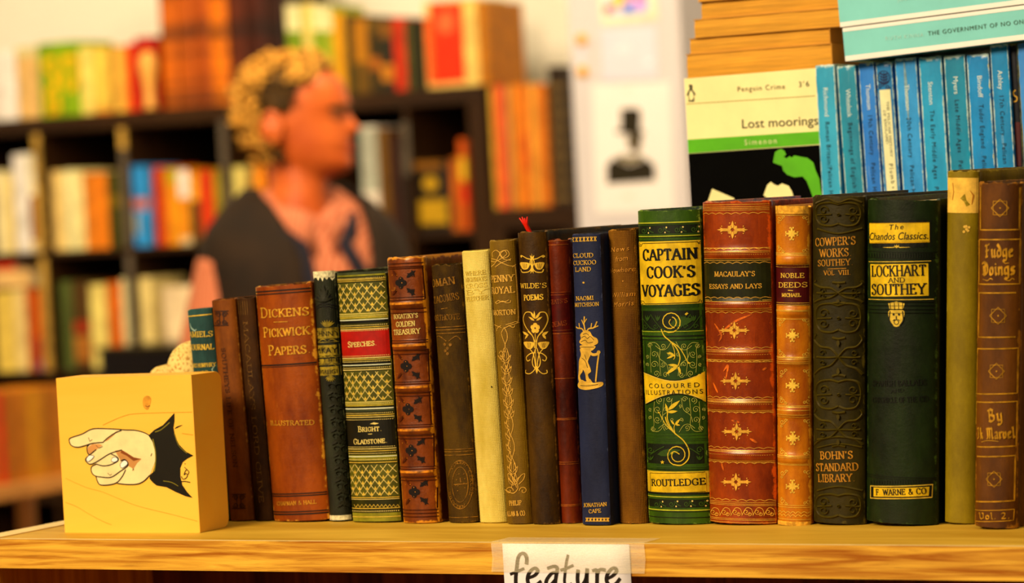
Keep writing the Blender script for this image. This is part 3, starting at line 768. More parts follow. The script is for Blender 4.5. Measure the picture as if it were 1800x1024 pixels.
g.rings(R); o = g.mk('stone_bookend', STONE, None, True); fix(o); o.location = sb
tag(o, 'speckled tan stone bookend with rounded steps peeking out behind the wooden block', 'bookend')
# ------------------------------------------------------------------ the row of old books
DK = lambda *a: c(*a)
Zm = {2: (310, 450, 2.09), 3: (540, 430, 2.009), 4: (800, 370, 1.797), 5: (1060, 340, 1.706), 6: (1340, 320, 1.653), 7: (1500, 280, 1.5515)}
def shade(col, k): return tuple(x * k for x in col[:3]) + (1,)

# 1 teal-green
b = Book('cloth_book', 'small green cloth book with gilt lettering, first in the row beside the wooden block', [(326, 544), (376, 540), (369, 914), (407, 914)], .008,
         book_mat('green cloth a', (.024, .088, .088, 1), (.012, .045, .046, 1), c(120, 140, 100), .3, .6, 'cloth', .5, .3, .15), B=.004, depth=.10)
b.zoom(320, 530, 3.79)
b.stripe(92, 7, GOLD)
b.text('AMIELS', 46, 236, 204, 230, 36, GOLD); b.text('JOURNAL', 48, 322, 228, 314, 36, GOLD)
b.text('MRS.HUMPHRY', 46, 440, 238, 428, 26, GOLD); b.text('WARD', 92, 486, 178, 480, 22, GOLD)
WSC = plain('white scuff', c(170, 190, 160), .8, 0, .1)
b.line([(54, 140), (62, 172), (80, 192), (100, 186)], 9, WSC, 'scuff', taper=True); b.line([(74, 176), (86, 196), (96, 180)], 6, WSC, 'scuff', taper=True)
b.line([(222, 420), (200, 450), (212, 480)], 6, WSC, 'scuff', taper=True); b.line([(232, 668), (238, 684), (244, 664)], 4, WSC, 'scuff')
b.zoom(0, 0, 1); FOX = plain('foxed lettering', c(96, 108, 60), .7, 0, .3, 300)
b.text('||||', 380, 808, 386, 808, 10, GOLD); 
for k in range(26):
    b.dot(random.uniform(383, 402), random.uniform(862, 912), random.uniform(.8, 2.6), FOX, 'scuff')
b.flush()
# 2 brown, lettered down the spine
b = Book('cloth_book', 'slim russet brown cloth book with dark letters reading down its spine', [(371.5, 527), (415, 523), (406, 915), (448, 915)], .007,
         book_mat('russet cloth', c(146, 82, 34), c(108, 54, 20), c(190, 130, 70), .35, .55, 'cloth', .35, .35, .12), B=.0045, depth=.11)
b.zoom(*Zm[2]); DI = plain('dark brown stamping', c(70, 32, 12), .6, 0, .15)
b.text('SOUTHEYS LIFE OF NELSON', 165, 338, 210, 775, 18, DI, wt=.9)
def knot(b, cx, cy, r, mat, w, h=.0003):
    for sx_ in (-1, 1):
        for sz in (-1, 1): b.spiral(cx + sx_ * r * .45, cy + sz * r * .55, r * .42, 0 if sx_ > 0 else PI, 1.3 * sx_ * sz, w, mat, h, .3)
    b.line([(cx - r, cy - r), (cx + r, cy - r * 1.05)], w, mat, h=h); b.line([(cx - r, cy + r), (cx + r, cy + r * .95)], w, mat, h=h)
    b.line([(cx - r * .3, cy - r), (cx - r * .25, cy + r)], w, mat, h=h); b.line([(cx + r * .3, cy - r), (cx + r * .35, cy + r)], w, mat, h=h)
knot(b, 166, 228, 26, DI, 4); knot(b, 230, 900, 26, DI, 4)
b.flush()
# 3 dark brown
b = Book('cloth_book', 'slim dark chocolate brown cloth book with faint letters running down the spine', [(417, 524), (447, 520), (449, 915), (482, 915)], .007,
         book_mat('chocolate cloth', c(82, 48, 24), c(44, 22, 12), c(120, 70, 34), .3, .6, 'cloth', .4, .3, .1), B=.003, depth=.11)
b.zoom(*Zm[2]); DI2 = plain('faded bronze', c(132, 90, 48), .6, .1, .3, 300)
b.text('MACAULAYS LORD CLIVE', 246, 240, 306, 905, 19, DI2, wt=.8)
for k in range(5): b.line([(228 + k * 8, 165), (231 + k * 8, 215)], 2, DI2)
b.flush()
# 4 big orange-brown
mb4 = book_mat('orange brown cloth', c(162, 80, 12), c(128, 54, 6), c(226, 160, 66), .5, .42, 'leather', .25, .5, .22, 7)
b = Book('cloth_book', 'thick orange-brown cloth book with double black rules and pale gilt title', [(447.5, 503), (549, 497), (483, 916), (580, 914)], .006, mb4, B=.007, depth=.12, rag=.0012)
b.zoom(*Zm[2]); LT = plain('worn light gilding', c(222, 160, 66), .5, .15, .25, 260)
b.text('Dickens', 314, 226, 486, 216, 36, LT); b.text('Pickwick', 324, 298, 490, 286, 36, LT); b.text('Papers', 342, 364, 478, 356, 36, LT); b.text('.', 484, 355, 494, 355, 30, LT)
b.line([(358, 242), (410, 240)], 2.5, LT, 'gilt_lettering')
b.text('ILLUSTRATED', 348, 620, 508, 618, 17, LT); b.text('CHAPMAN & HALL', 372, 915, 516, 908, 14, LT, wt=.8)
BK = plain('black rule', c(40, 20, 10), .6, 0, .1)
for y, w in ((126, 5), (137, 4), (398, 5), (405, 2), (872, 4), (880, 4), (938, 4), (947, 5)): b.stripe(y, w, BK, 'black_rules', h=.00025)
b.flush()
# 5 dark slate blue with gilt centre
b = Book('cloth_book', 'narrow blue-black cloth book with embossed flowers and cracked white spine head', [(549.5, 480), (591, 477), (581, 914), (619, 914)], .009,
         book_mat('blue black cloth', c(56, 62, 52), c(30, 34, 28), c(150, 146, 110), .45, .5, 'cloth', .5, .5, .2), B=.006, depth=.12, rag=.0012)
CRK = plain('cracked cream backing', c(234, 214, 160), .85, 0, .25, 500, .5)
E5 = plain('blue black embossing', c(52, 54, 50), .5, 0, .2, 300); D5 = plain('gilt sky ground', c(176, 146, 62), .5, .2, .35, 200)
b.zoom(545, 470, 4.88)
b.band(32, 86, CRK, 'exposed_lining', .0003); 
for k in range(6): b.poly([(20 + k * 36, 82), (36 + k * 36, 78), (48 + k * 36, 84), (38 + k * 36, 104 + (k % 3) * 8), (26 + k * 36, 96)], CRK, 'exposed_lining', .0003)
b.leaf((118, 290), (118, 140), 40, E5, .0009, 'embossing')
for s_ in (-1, 1):
    for a, l in ((20, 84), (44, 74), (70, 70)): b.leaf((118, 290), (118 + s_ * l * math.sin(math.radians(a)) * 1.2, 290 - l * 1.5 * math.cos(math.radians(a))), 22, E5, .0008, 'embossing')
    b.dot(118 + s_ * 46, 256, 18, plain('sunk dark cloth', c(16, 16, 16), .7), 'embossing', .0003)
for dy in (0, 22): b.line(cr([(44, 370 + dy), (70, 326 + dy), (118, 308 + dy), (180, 318 + dy), (244, 350 + dy)], 5), 7, plain('sunk dark cloth', c(16, 16, 16)), 'embossing', .0003)
for y0, y1, t, cap in ((512, 600, 'JOHNNY', 46), (660, 745, 'M.KAY', 50), (778, 820, '& THE', 30), (846, 922, 'SOVEREIGN', 36)):
    b.patch([(46, y0 + 6), (262, y0 - 4), (268, y1 - 4), (56, y1 + 4)], D5, 'gilt_ground#%d' % y0, .0002)
    b.text(t, 62 if 'S' not in t else 74, y1 - 14, 262, y1 - 20, cap, INK, 'sans', 'black_lettering', .0004)
for k in range(-3, 4):
    a = k * .42; b.leaf((148, 512), (148 + 58 * math.sin(a), 512 - 66 * math.cos(a * .7)), 16, D5, .0004)
    b.leaf((176, 922), (176 + 44 * math.sin(a), 922 + 60 * math.cos(a * .8)), 13, D5, .0004)
for y in (608, 638, 752, 766, 832): b.stripe(y, 4, D5, x=150)
for y in (628, 838, 770):
    for s_ in (-1, 1): b.line([(150 + s_ * 8, y), (150 + s_ * 40, y - 14), (150 + s_ * 80, y + 12)], 6, D5, smooth=True, taper=True)
b.zoom(*Zm[3])
for i, y in enumerate(range(500, 940, 44)):   # embossed trailing flowers down the lower spine
    cx = 96 + (y - 480) * .085
    for s_ in (-1, 1):
        b.spiral(cx + s_ * 14, y, 15, PI / 2, .9 * s_, 5, E5, .001, .3, True, 'embossing#%d' % i); b.leaf((cx, y + 8), (cx + s_ * 26, y + 30), 12, E5, .0009, 'embossing#%d' % i)
    b.leaf((cx, y + 26), (cx, y - 6), 10, E5, .0009, 'embossing#%d' % i)
b.band(955, 972, CRK, 'exposed_lining', .0003)
b.flush()
# 6 green and gold bands, red and black labels
mb6 = book_mat('olive gold leather', c(64, 60, 24), c(44, 42, 18), c(150, 140, 70), .3, .4, 'leather', .2, .5, .1)
b = Book('leather_book', 'olive and gilt latticed leather book with a red label above a black label', [(592, 484), (679, 477), (620.5, 917), (707, 919)], .003, mb6, B=.0045, depth=.125, bands=(), rag=.0008)
b.zoom(*Zm[3])
RED6 = plain('red morocco label', c(178, 24, 14), .45, 0, .12, 200); BLK6 = plain('black morocco label', c(30, 26, 16), .45, 0, .2, 200)
GOL6 = plain('olive gilt ground', c(150, 138, 52), .45, .15, .2, 120); CRM = plain('cream fillet', c(226, 218, 170), .5, 0, .1); STEEL = plain('grey green leather', c(74, 82, 60), .5, 0, .25, 90)
def yb(y): return y
def lattice(y0, y1):
    za, zb_ = b.zc(y0), b.zc(y1); hh = za - zb_; W_ = b.w; gn = 'gilt_lattice#%d' % y0; B_ = b.bucket(gn, GOLDP); sp = W_ / 5.2
    nd = int(hh / sp) + 7
    for k in range(-7, nd + 8):
        for d in (-1, 1):
            pts = []
            for i in range(41):
                x = -W_ / 2 + W_ * i / 40; z = zb_ + k * sp + d * (x) * 1.15
                if zb_ <= z <= za: pts.append((x, z))
            if len(pts) > 1: b.rib(pts, .00035, .0003, B_)
    B2 = b.bucket(gn, GOLD); V, Fc, _ = B2
    rows = int(hh / (sp / 2)) + 1
    for r in range(rows):
        for q in range(-3, 4):
            x = (q + (.5 if r % 2 else 0)) * sp / 1.15; z = zb_ + r * sp / 2 + sp * .12
            if abs(x) < W_ / 2 * .95 and zb_ + .0004 < z < za - .003:
                for k in (-1, 0, 1):
                    b.polyl([(x + k * .0008 - .0005, z), (x + k * .0008 + .0005, z), (x + k * .0002, z + .0024 - abs(k) * .0006)], GOLD, gn, .0004)
                b.polyl([(x - .0013, z), (x + .0013, z), (x, z + .0022)], GOLD, gn, .00036)
b.band(96, 112, STEEL, 'leather_bands#1'); b.stripe(108, 6, GOL6); b.stripe(118, 2, GOLDP, dash=.0011); b.stripe(122, 2.5, GOLD); b.stripe(128, 2, GOLD)
lattice(134, 240); 
def rules(ys, cols):
    for y, (w, m_, dsh) in zip(ys, cols): b.stripe(y, w, m_, dash=dsh)
T3 = [(3, GOLDP, 0), (3.5, GOLD, 0), (3, GOLDP, .0012), (3.5, CRM, 0)]
b.band(240, 262, GOL6, 'gilt_ground#1'); b.band(262, 276, plain('dark stripe', c(22, 24, 18), .4), 'leather_bands#2'); b.stripe(265, 3, CRM); rules((243, 250, 256), [(2, GOLDP, 0), (3, GOLDP, .0011), (2, GOLD, 0)])
b.band(298, 396, RED6, 'red_label'); rules((284, 291, 298, 303), [(3, GOLDP, .0011), (2.5, GOLD, 0), (3, GOLDP, 0), (2, GOLDP, .0012)])
rules((392, 399, 405, 412), [(2, GOLDP, .0012), (3, GOLDP, 0), (2.5, GOLD, 0), (3, GOLDP, .0011)])
b.band(414, 428, plain('dark stripe', c(22, 24, 18), .4), 'leather_bands#3'); b.stripe(424, 3, CRM); rules((434, 441), [(2.5, GOLDP, .0011), (3, GOLDP, 0)])
b.text('Speeches.', 146, 362, 246, 354, 20, GOLDP)
lattice(446, 552)
b.band(552, 570, GOL6, 'gilt_ground#2'); rules((555, 561, 567), [(2, GOLDP, 0), (3, GOLDP, .0011), (2, GOLD, 0)]); b.band(571, 590, plain('dark stripe', c(22, 24, 18), .4), 'leather_bands#4'); b.stripe(578, 4, CRM); b.band(582, 588, STEEL, 'leather_bands#5', .0002)
rules((594, 601, 608), [(2.5, GOLDP, .0011), (3, GOLD, 0), (2.5, GOLDP, 0)]); b.band(614, 712, BLK6, 'black_label'); rules((617, 713, 720, 728, 736), [(2, GOLDP, .0012), (2, GOLDP, .0012), (2.5, GOLDP, 0), (2.5, GOLD, 0), (2.5, GOLDP, .0011)])
b.text('Bright.', 182, 660, 264, 656, 19, GOLDP); b.line([(216, 668), (230, 667)], 2, GOLDP, 'gilt_lettering'); b.text('Gladstone.', 166, 704, 284, 698, 19, GOLDP)
b.poly([(222, 632), (236, 626), (254, 630), (240, 634)], GOLDP)
b.band(742, 762, GOL6, 'gilt_ground#3'); b.stripe(747, 3, CRM); b.stripe(758, 3, GOLDP, dash=.0011)
lattice(774, 888)
rules((768, 892, 898, 930, 940), [(3, GOLD, 0), (3, GOLD, 0), (2, GOLDP, 0), (2.5, GOLD, 0), (3, GOLDP, .0012)])
b.line([(166 + k * 7, 934 + (6 if k % 2 else -4) - 14) for k in range(24)], 2.5, GOLD); b.band(946, 976, GOL6, 'gilt_ground', .0001); b.stripe(960, 2.5, GOLD)
for y0, y1 in ((134, 240), (446, 552), (774, 888)):
    b.band(y0, y1, plain('olive lattice ground', c(98, 92, 34), .5, .05, .25, 60), 'lattice_ground#%d' % y0, .0001)
b.flush()
# 7 brown tooled leather with raised bands
mb7 = book_mat('red brown tooled leather', c(150, 74, 22), c(92, 38, 10), c(216, 142, 44), 1.1, .38, 'leather', .4, .6, .3, 8, .15)
fr = lambda y: (y - 452) / (918 - 452)
ys7 = [(207 / 2.009 + 430), (355 / 2.009 + 430), (503 / 2.009 + 430), (654 / 2.009 + 430), (802 / 2.009 + 430)]
b = Book('leather_book', 'red-brown tooled leather book with raised bands, quatrefoil stamps and scuffed orange edges', [(680, 453), (745.5, 450), (710, 920), (774, 919)], .0, mb7, B=.0055, depth=.14, bands=[fr(y) for y in ys7], bh=.0018, rag=.0008)
b.zoom(*Zm[3]); DK7 = plain('burnt stamp', c(26, 8, 4), .8, 0, .1); EM7 = plain('tooled brown line', c(92, 36, 12), .4, 0, .25, 200); HI7 = plain('rubbed leather band', c(214, 134, 40), .55, 0, .35, 300)
for y in (66, 78, 84, 186, 196, 226, 240, 338, 346, 372, 386, 484, 492, 522, 534, 636, 644, 672, 684, 784, 792, 820, 832, 936, 948, 960): b.stripe(y, 3.5, EM7, 'blind_tooling', .0007, tent=True)
for y in (207, 355, 503, 654, 802): b.band(y - 4, y + 4, HI7, 'rubbed_band#%d' % y, .00012, .001)
for cx, cy in ((331, 134), (349, 428), (356, 580), (367, 726), (378, 872)):
    for dx, dy in ((0, -11), (0, 11), (-11, 0), (11, 0)): b.dot(cx + dx, cy + dy, 11, DK7, 'stamped_quatrefoil', .0003)
    b.dot(cx, cy, 10, DK7, 'stamped_quatrefoil', .0003)
    for sx_, sy_ in ((1, -1), (1, 1)):
        b.leaf((cx + sx_ * 20, cy + sy_ * 18), (cx + sx_ * 52, cy + sy_ * 44), 12, DK7, .0003, 'stamped_quatrefoil'); b.leaf((cx + sx_ * 22, cy + sy_ * 34), (cx + sx_ * 44, cy + sy_ * 22), 7, DK7, .0003, 'stamped_quatrefoil'); b.leaf((cx + 38, cy + sy_ * 46), (cx + 48, cy + sy_ * 20), 8, DK7, .0003, 'stamped_quatrefoil')
    b.leaf((cx - 14, cy - 22), (cx - 30, cy - 48), 9, EM7, .0006, 'blind_tooling'); b.leaf((cx - 14, cy + 22), (cx - 30, cy + 46), 9, EM7, .0006, 'blind_tooling')
    b.line([(cx + 74, cy - 60), (cx + 80, cy + 56)], 4, EM7, 'blind_tooling', .0006, tent=True)
    for k in range(10): b.dot(cx - 22 + 26 * math.cos(k * .63), cy + 28 * math.sin(k * .63), 1.7, HI7, 'rubbed_spots')
b.text("BOGATZKY'S", 308, 262, 392, 256, 16, GOLDP, wt=.8); b.text('GOLDEN', 316, 290, 382, 286, 18, GOLDP, wt=.9); b.text('TREASURY', 308, 318, 400, 312, 18, GOLDP, wt=.9)
b.flush()
# 8 brown cloth
b = Book('cloth_book', 'olive-brown cloth book with faded gilt title and a round library stamp near its foot', [(758.5, 467), (811, 460), (789, 916), (843.5, 918)], .003,
         book_mat('olive brown cloth', c(100, 70, 24), c(56, 34, 10), c(146, 104, 44), .35, .6, 'cloth', .5, .3, .15), B=.005, depth=.125, rag=.0015)
b.zoom(*Zm[3]); DG8 = plain('rubbed bronze', c(156, 106, 42), .55, .15, .35, 300)
b.text('ROMAN', 428, 152, 524, 138, 26, DG8); b.text('CATACOMBS', 432, 212, 538, 192, 25, DG8, wt=.8); b.line([(474, 226), (496, 223)], 2.5, DG8); b.text('NORTHCOTE', 446, 268, 540, 262, 20, DG8, wt=.8)
for y in (290, 300, 312, 722, 730, 742, 962): b.stripe(y, 2.5, DG8)
for s_ in (-1, 1):
    b.line([(496 + s_ * 4, 340), (496 + s_ * 30, 322), (496 + s_ * 46, 334)], 3, DG8, smooth=True)
for q in ((486, 352), (506, 352), (496, 366), (496, 384), (488, 374)): b.dot(q[0], q[1], 6, DG8)
cx, cy = 541, 846
for rx, ry in ((44, 86), (28, 62)): b.line([(cx + rx * math.cos(a * .2), cy + ry * math.sin(a * .2)) for a in range(33)], 2.4, DG8, 'library_stamp')
let = 'SAINT ALOYSIUS COLLEGE ADELAIDE '
for i, ch in enumerate('VINCENT CIRCUL   ADELAIDE     '):
    if ch == ' ': continue
    a = -2.3 + i * 2 * PI / 30; x, y = cx + 36 * math.cos(a), cy + 74 * math.sin(a); tx, ty = -math.sin(a) * 36, math.cos(a) * 74; l = math.hypot(tx, ty); tx, ty = tx / l * 5, ty / l * 5
    b.text(ch, x - tx, y - ty, x + tx, y + ty, 10, DG8, name='library_stamp', wt=1.1)
b.line([(518, 846), (566, 842)], 3, DG8, 'library_stamp'); b.line([(541, 822), (543, 838)], 5, DG8, 'library_stamp')
for k in range(12): b.dot(random.uniform(520, 560), random.uniform(802, 888), 2.2, DG8, 'library_stamp')
b.flush()
# 9 cream cloth
b = Book('cloth_book', 'pale cream-yellow cloth book with a nearly vanished title on its spine', [(811.5, 441), (859, 438), (844, 919), (892, 919)], .002,
         book_mat('cream cloth', c(238, 208, 122), c(218, 184, 90), c(184, 130, 60), .25, .7, 'cloth', .6, .25, .06, 5), B=.0035, depth=.12, groove=.0008)
b.zoom(*Zm[4]); F9 = plain('faint ochre print', c(216, 178, 82), .7, 0, .1, 200)
for k, t in enumerate(('WHERE', 'HIGHWAYS', 'CROSS', 'BY', 'FLETCHER')): b.text(t, 34 + k * 1, 206 + k * 20, 98 + k * 2, 200 + k * 20, 14, F9, wt=.8)
b.dot(116, 556, 2.5, INK, 'stain')
b.flush()
# 10 penny royal
b = Book('cloth_book', 'olive-gold cloth book with a gilt knot and long vine running down its spine', [(858.5, 424), (906.5, 418), (893, 922), (936, 922)], -.003,
         book_mat('olive gold cloth', c(138, 102, 30), c(112, 78, 20), c(190, 150, 60), .25, .5, 'cloth', .35, .4, .1), B=.0045, depth=.12)
b.zoom(855, 400, 3.79); L10 = plain('soft rose gilding', c(232, 176, 92), .45, .2, .12, 260)
def ln(pts, w=4.2, **k): b.line(pts, w, L10, smooth=True, **k)
ln([(34, 222), (60, 226), (96, 208), (136, 176), (122, 152), (98, 160), (90, 178), (120, 210), (164, 216)]); ln([(44, 198), (42, 168), (62, 150), (86, 162), (112, 200), (146, 190), (152, 168), (136, 150), (110, 158), (84, 190), (60, 236), (30, 262)])
ln([(36, 206), (66, 214), (110, 236), (150, 252), (186, 256)]); ln([(60, 262), (90, 240), (130, 222), (166, 206)])
ln([(30, 268), (28, 300), (46, 610), (60, 646), (100, 664)]); ln([(186, 256), (200, 270), (220, 600), (208, 632), (160, 650), (120, 668)]); ln([(174, 262), (192, 280), (210, 596), (190, 626), (130, 646)])
b.text('PENNY', 38, 364, 186, 354, 44, L10); b.text('ROYAL', 42, 440, 190, 432, 44, L10); b.text('MORTON', 52, 582, 196, 576, 34, L10)
ln([(60, 492), (70, 506), (92, 496), (110, 488), (136, 500), (160, 496), (162, 482)]); ln([(64, 500), (80, 484), (100, 492), (130, 490), (150, 480)])
for s_ in (-1, 1): ln([(120, 664), (120 + s_ * 18, 700), (126 + s_ * 14, 740), (126, 780), (126 + s_ * 2, 830)])
ln([(100, 650), (76, 668), (70, 690)]); ln([(150, 650), (180, 664), (190, 650)])
# stem and acanthus: waves going down the spine
def vx(y): return 126 + (y - 780) * .063
for ph in (0, PI):
    ln([(vx(y) + 20 * math.sin((y - 780) / 150 * PI + ph), y) for y in range(800, 1740, 30)], 4)
ln([(80, 850), (100, 876), (118, 850), (100, 820), (86, 838)])
for y in range(840, 1660, 74):
    for s_ in (-1, 1):
        x = vx(y); 
        if 1250 < y < 1560 and s_ > 0: continue
        ln([(x, y + 60), (x + s_ * 26, y + 44), (x + s_ * 34, y + 6), (x + s_ * 26, y + 20), (x + s_ * 12, y - 20), (x + s_ * 6, y + 30)], 3)
        b.leaf((x, y + 52), (x + s_ * 30, y + 8), 5, L10)
b.zoom(855, 640, 3.59)
for s_ in (-1, 1): b.spiral(190 + s_ * 44, 796, 26, PI if s_ > 0 else 0, 1.2 * s_, 4, L10); ln([(190, 740), (190 + s_ * 30, 700), (190 + s_ * 52, 690), (190 + s_ * 44, 726), (190 + s_ * 14, 756)])
ln([(120, 790), (170, 812), (200, 780), (190, 740)])
b.text('PHILIP', 148, 890, 224, 886, 30, L10, wt=1.1); b.text('ALLAN & CO.', 134, 956, 254, 952, 32, L10, wt=1.1)
b.flush()
# 11 wilde
b = Book('cloth_book', 'dark brown book with gilt art nouveau flowers and a red ribbon at its head', [(907, 408), (963, 404), (938.5, 922), (983, 922)], -.003,
         book_mat('dark brown cloth', c(92, 60, 22), c(48, 26, 10), c(150, 104, 50), .45, .45, 'leather', .25, .45, .15, 6), B=.005, depth=.135, rag=.0010)
b.zoom(855, 400, 3.79); GW = plain('bright gilding', c(250, 196, 88), .36, .3, .1, 260)
def lw(pts, w=6): b.line(pts, w, GW, smooth=True)
for s_ in (-1, 1):
    cx = 306
    lw([(cx, 210), (cx + s_ * 30, 206), (cx + s_ * 60, 190), (cx + s_ * 74, 184)]); b.dot(cx + s_ * 72, 190, 9, GW)
    lw([(cx + s_ * 4, 200), (cx + s_ * 14, 230), (cx + s_ * 4, 262), (cx + s_ * 22, 292), (cx + s_ * 64, 296), (cx + s_ * 74, 276)])
    b.poly([(cx + s_ * 18, 236), (cx + s_ * 76, 230), (cx + s_ * 74, 256), (cx + s_ * 60, 276), (cx + s_ * 34, 276), (cx + s_ * 20, 258)], GW, smooth=True)
    b.leaf((cx, 212), (cx + s_ * 14, 182), 10, GW); b.leaf((cx, 262), (cx + s_ * 10, 306), 9, GW)
b.leaf((306, 300), (304, 170), 12, GW)
b.text("WILDE'S", 232, 402, 404, 398, 32, GW); b.text('POEMS', 254, 484, 380, 478, 36, GW, wt=1.2)
X = lambda y: 324 + (y - 560) * .035
for s_ in (-1, 1):
    cx = 328
    lw([(cx + s_ * 8, 592), (cx + s_ * 30, 564), (cx + s_ * 66, 566), (cx + s_ * 80, 610), (cx + s_ * 62, 664), (cx + s_ * 22, 716), (cx + s_ * 4, 760)])
    lw([(cx + s_ * 50, 690), (cx + s_ * 14, 730), (cx + s_ * 6, 800)]); b.leaf((cx + s_ * 44, 716), (cx + s_ * 84, 690), 18, GW); b.leaf((cx + s_ * 48, 708), (cx + s_ * 70, 742), 14, GW)
    b.leaf((cx, 606), (cx + s_ * 32, 566), 16, GW); b.leaf((cx + s_ * 6, 618), (cx + s_ * 46, 592), 14, GW)
    cx = 334
    b.poly([(cx + s_ * 14, 764), (cx + s_ * 78, 758), (cx + s_ * 78, 780), (cx + s_ * 60, 804), (cx + s_ * 34, 806), (cx + s_ * 18, 786)], GW, smooth=True)
    lw([(cx + s_ * 46, 804), (cx + s_ * 20, 840), (cx + s_ * 8, 900), (cx + s_ * 10, 940), (cx + s_ * 40, 970), (cx + s_ * 70, 966), (cx + s_ * 68, 946)])
    lw([(cx + s_ * 8, 830), (cx + s_ * 40, 838), (cx + s_ * 66, 862), (cx + s_ * 58, 886), (cx + s_ * 40, 878)]); lw([(cx + s_ * 4, 800), (cx + s_ * 26, 880), (cx + s_ * 20, 920), (cx, 940)])
for k in range(5):
    a = -PI / 2 + k * 2 * PI / 5; b.dot(326 + 18 * math.cos(a), 668 + 20 * math.sin(a), 16, GW)
BR11 = plain('dark line over gilding', c(96, 56, 18), .5)
b.line([(326 + 34 * math.cos(a * .3), 668 + 38 * math.sin(a * .3)) for a in range(22)], 3, BR11, h=.0004); b.dot(326, 668, 6, BR11, h=.0004)
for s_ in (-1, 1):
    for k in (-1, 0, 1): b.line([(334 + s_ * 48 + k * 10, 766), (334 + s_ * 48 + k * 6, 798)], 2, BR11, h=.0004); b.line([(306 + s_ * 48 + k * 12, 238), (306 + s_ * 48 + k * 7, 272)], 2, BR11, h=.0004)
b.leaf((322, 606), (320, 552), 12, GW); lw([(326, 700), (332, 940)], 4); b.leaf((336, 920), (338, 974), 18, GW)
b.flush()
RIB = plain('red silk ribbon', c(226, 38, 20), .5, 0, .15, 200)
g = Geo()
for k in range(4):
    q0 = b.Mi @ at(929 + k * .8, 406, Y=.004); q1 = b.Mi @ at(922 + k * 1.2, 394, Y=.002); q2 = b.Mi @ at(913 + k * 4.6, 383 - (k % 2) * 2, Y=.0)
    g.tube([(q0.x, q0.y + .001, q0.z - .006), q0, q1, q2], [.0012, .0011, .0009, .0004], 5)
o = g.mk('ribbon_marker', RIB, b.root, True); o['label'] = 'frayed red ribbon end'
# 12 red-brown thin leather
b = Book('leather_book', 'thin glossy red-brown leather book with blind double rules, just left of the blue book', [(962, 421), (1001, 417.5), (985, 917), (1025, 918)], .003,
         book_mat('oxblood leather', c(124, 46, 18), c(70, 18, 8), c(176, 90, 40), .4, .32, 'leather', .25, .6, .2, 6, .3), B=.006, depth=.115, bands=(), rag=.0008)
b.zoom(*Zm[4]); R12 = plain('oxblood label', c(92, 16, 14), .4, 0, .2, 200); RL = plain('faint copper rule', c(176, 96, 50), .45, .2, .3, 300); D12 = plain('copper letters', c(150, 70, 36), .5, .1, .3, 300)
b.band(262, 384, R12, 'leather_label')
for y in (96, 108, 258, 266, 378, 388, 530, 656, 660, 794, 800, 928, 932): b.stripe(y, 2.2, RL if y > 380 or y < 120 else D12)
b.text("KEATS'S", 304, 296, 354, 290, 14, D12); b.text('POEMS.', 300, 368, 360, 360, 15, D12)
b.flush()
# 13 navy
b = Book('cloth_book', 'navy blue cloth book stamped in gold with an antlered figure leaning on a staff', [(1003, 412), (1058, 409), (1026.5, 923), (1072, 923)], -.01,
         book_mat('navy cloth', c(46, 56, 72), c(36, 44, 58), c(90, 96, 104), .2, .5, 'leather', .2, .4, .08, 5), B=.0022, depth=.125, groove=.0006, rag=.0002)
b.zoom(990, 400, 3.415); G13 = plain('matt gold foil', c(226, 174, 84), .45, .25, .14, 260)
def frieze(b, x0, x1, y, dy, n, mat, hgt):
    for k in range(n):
        x = x0 + (x1 - x0) * (k + .5) / n; yy = y + dy * (k + .5) / n; w = (x1 - x0) / n * .36
        b.patch([(x - w, yy - hgt), (x + w, yy - hgt), (x + w, yy - hgt * .7), (x - w, yy - hgt * .7)], mat, 'gilt_tooling', n=2); b.patch([(x - w, yy + hgt * .7), (x + w, yy + hgt * .7), (x + w, yy + hgt), (x - w, yy + hgt)], mat, 'gilt_tooling', n=2)
        b.line([(x - w, yy - hgt), (x + w, yy + hgt)], 4, mat); b.line([(x + w, yy - hgt), (x - w, yy + hgt)], 4, mat); b.dot(x, yy, hgt * .35, mat)
frieze(b, 48, 204, 72, -6, 7, G13, 13)
b.text('CLOUD', 58, 180, 182, 176, 25, G13); b.text('CUCKOO', 50, 224, 200, 218, 25, G13); b.text('LAND', 76, 264, 168, 260, 25, G13); b.text('*', 116, 346, 134, 346, 26, G13)
b.text('NAOMI', 80, 436, 184, 432, 24, G13); b.text('MITCHISON', 56, 474, 216, 468, 23, G13, wt=.9)
def pg(q, m_=G13, h=.0003, smooth=True): b.poly(q, m_, 'gilt_figure', h, smooth)
for s_ in (-1, 1):   # antlers
    b.line([(134 + s_ * 6, 630), (134 + s_ * 20, 606), (134 + s_ * 52, 598), (134 + s_ * 70, 562)], 8, G13, 'gilt_figure', smooth=True); b.line([(134 + s_ * 34, 602), (134 + s_ * 38, 572)], 6, G13, 'gilt_figure'); b.line([(134 + s_ * 50, 600), (134 + s_ * 78, 588)], 6, G13, 'gilt_figure')
b.line([(134, 626), (126, 580), (128, 532)], 8, G13, 'gilt_figure'); b.line([(126, 586), (112, 552)], 6, G13, 'gilt_figure'); b.line([(127, 570), (142, 546)], 6, G13, 'gilt_figure')
pg([(104, 640), (130, 616), (160, 622), (178, 650), (204, 664), (210, 690), (190, 704), (150, 712), (112, 700), (98, 684), (108, 664)])
pg([(104, 706), (190, 708), (186, 728), (160, 740), (120, 734)]); pg([(104, 724), (160, 730), (168, 756), (150, 800), (160, 830), (168, 862), (150, 880), (158, 912), (140, 916), (134, 880), (120, 850), (98, 840), (96, 800), (108, 760)])
pg([(98, 812), (116, 820), (118, 860), (102, 890), (116, 930), (100, 934), (92, 900), (94, 860)])
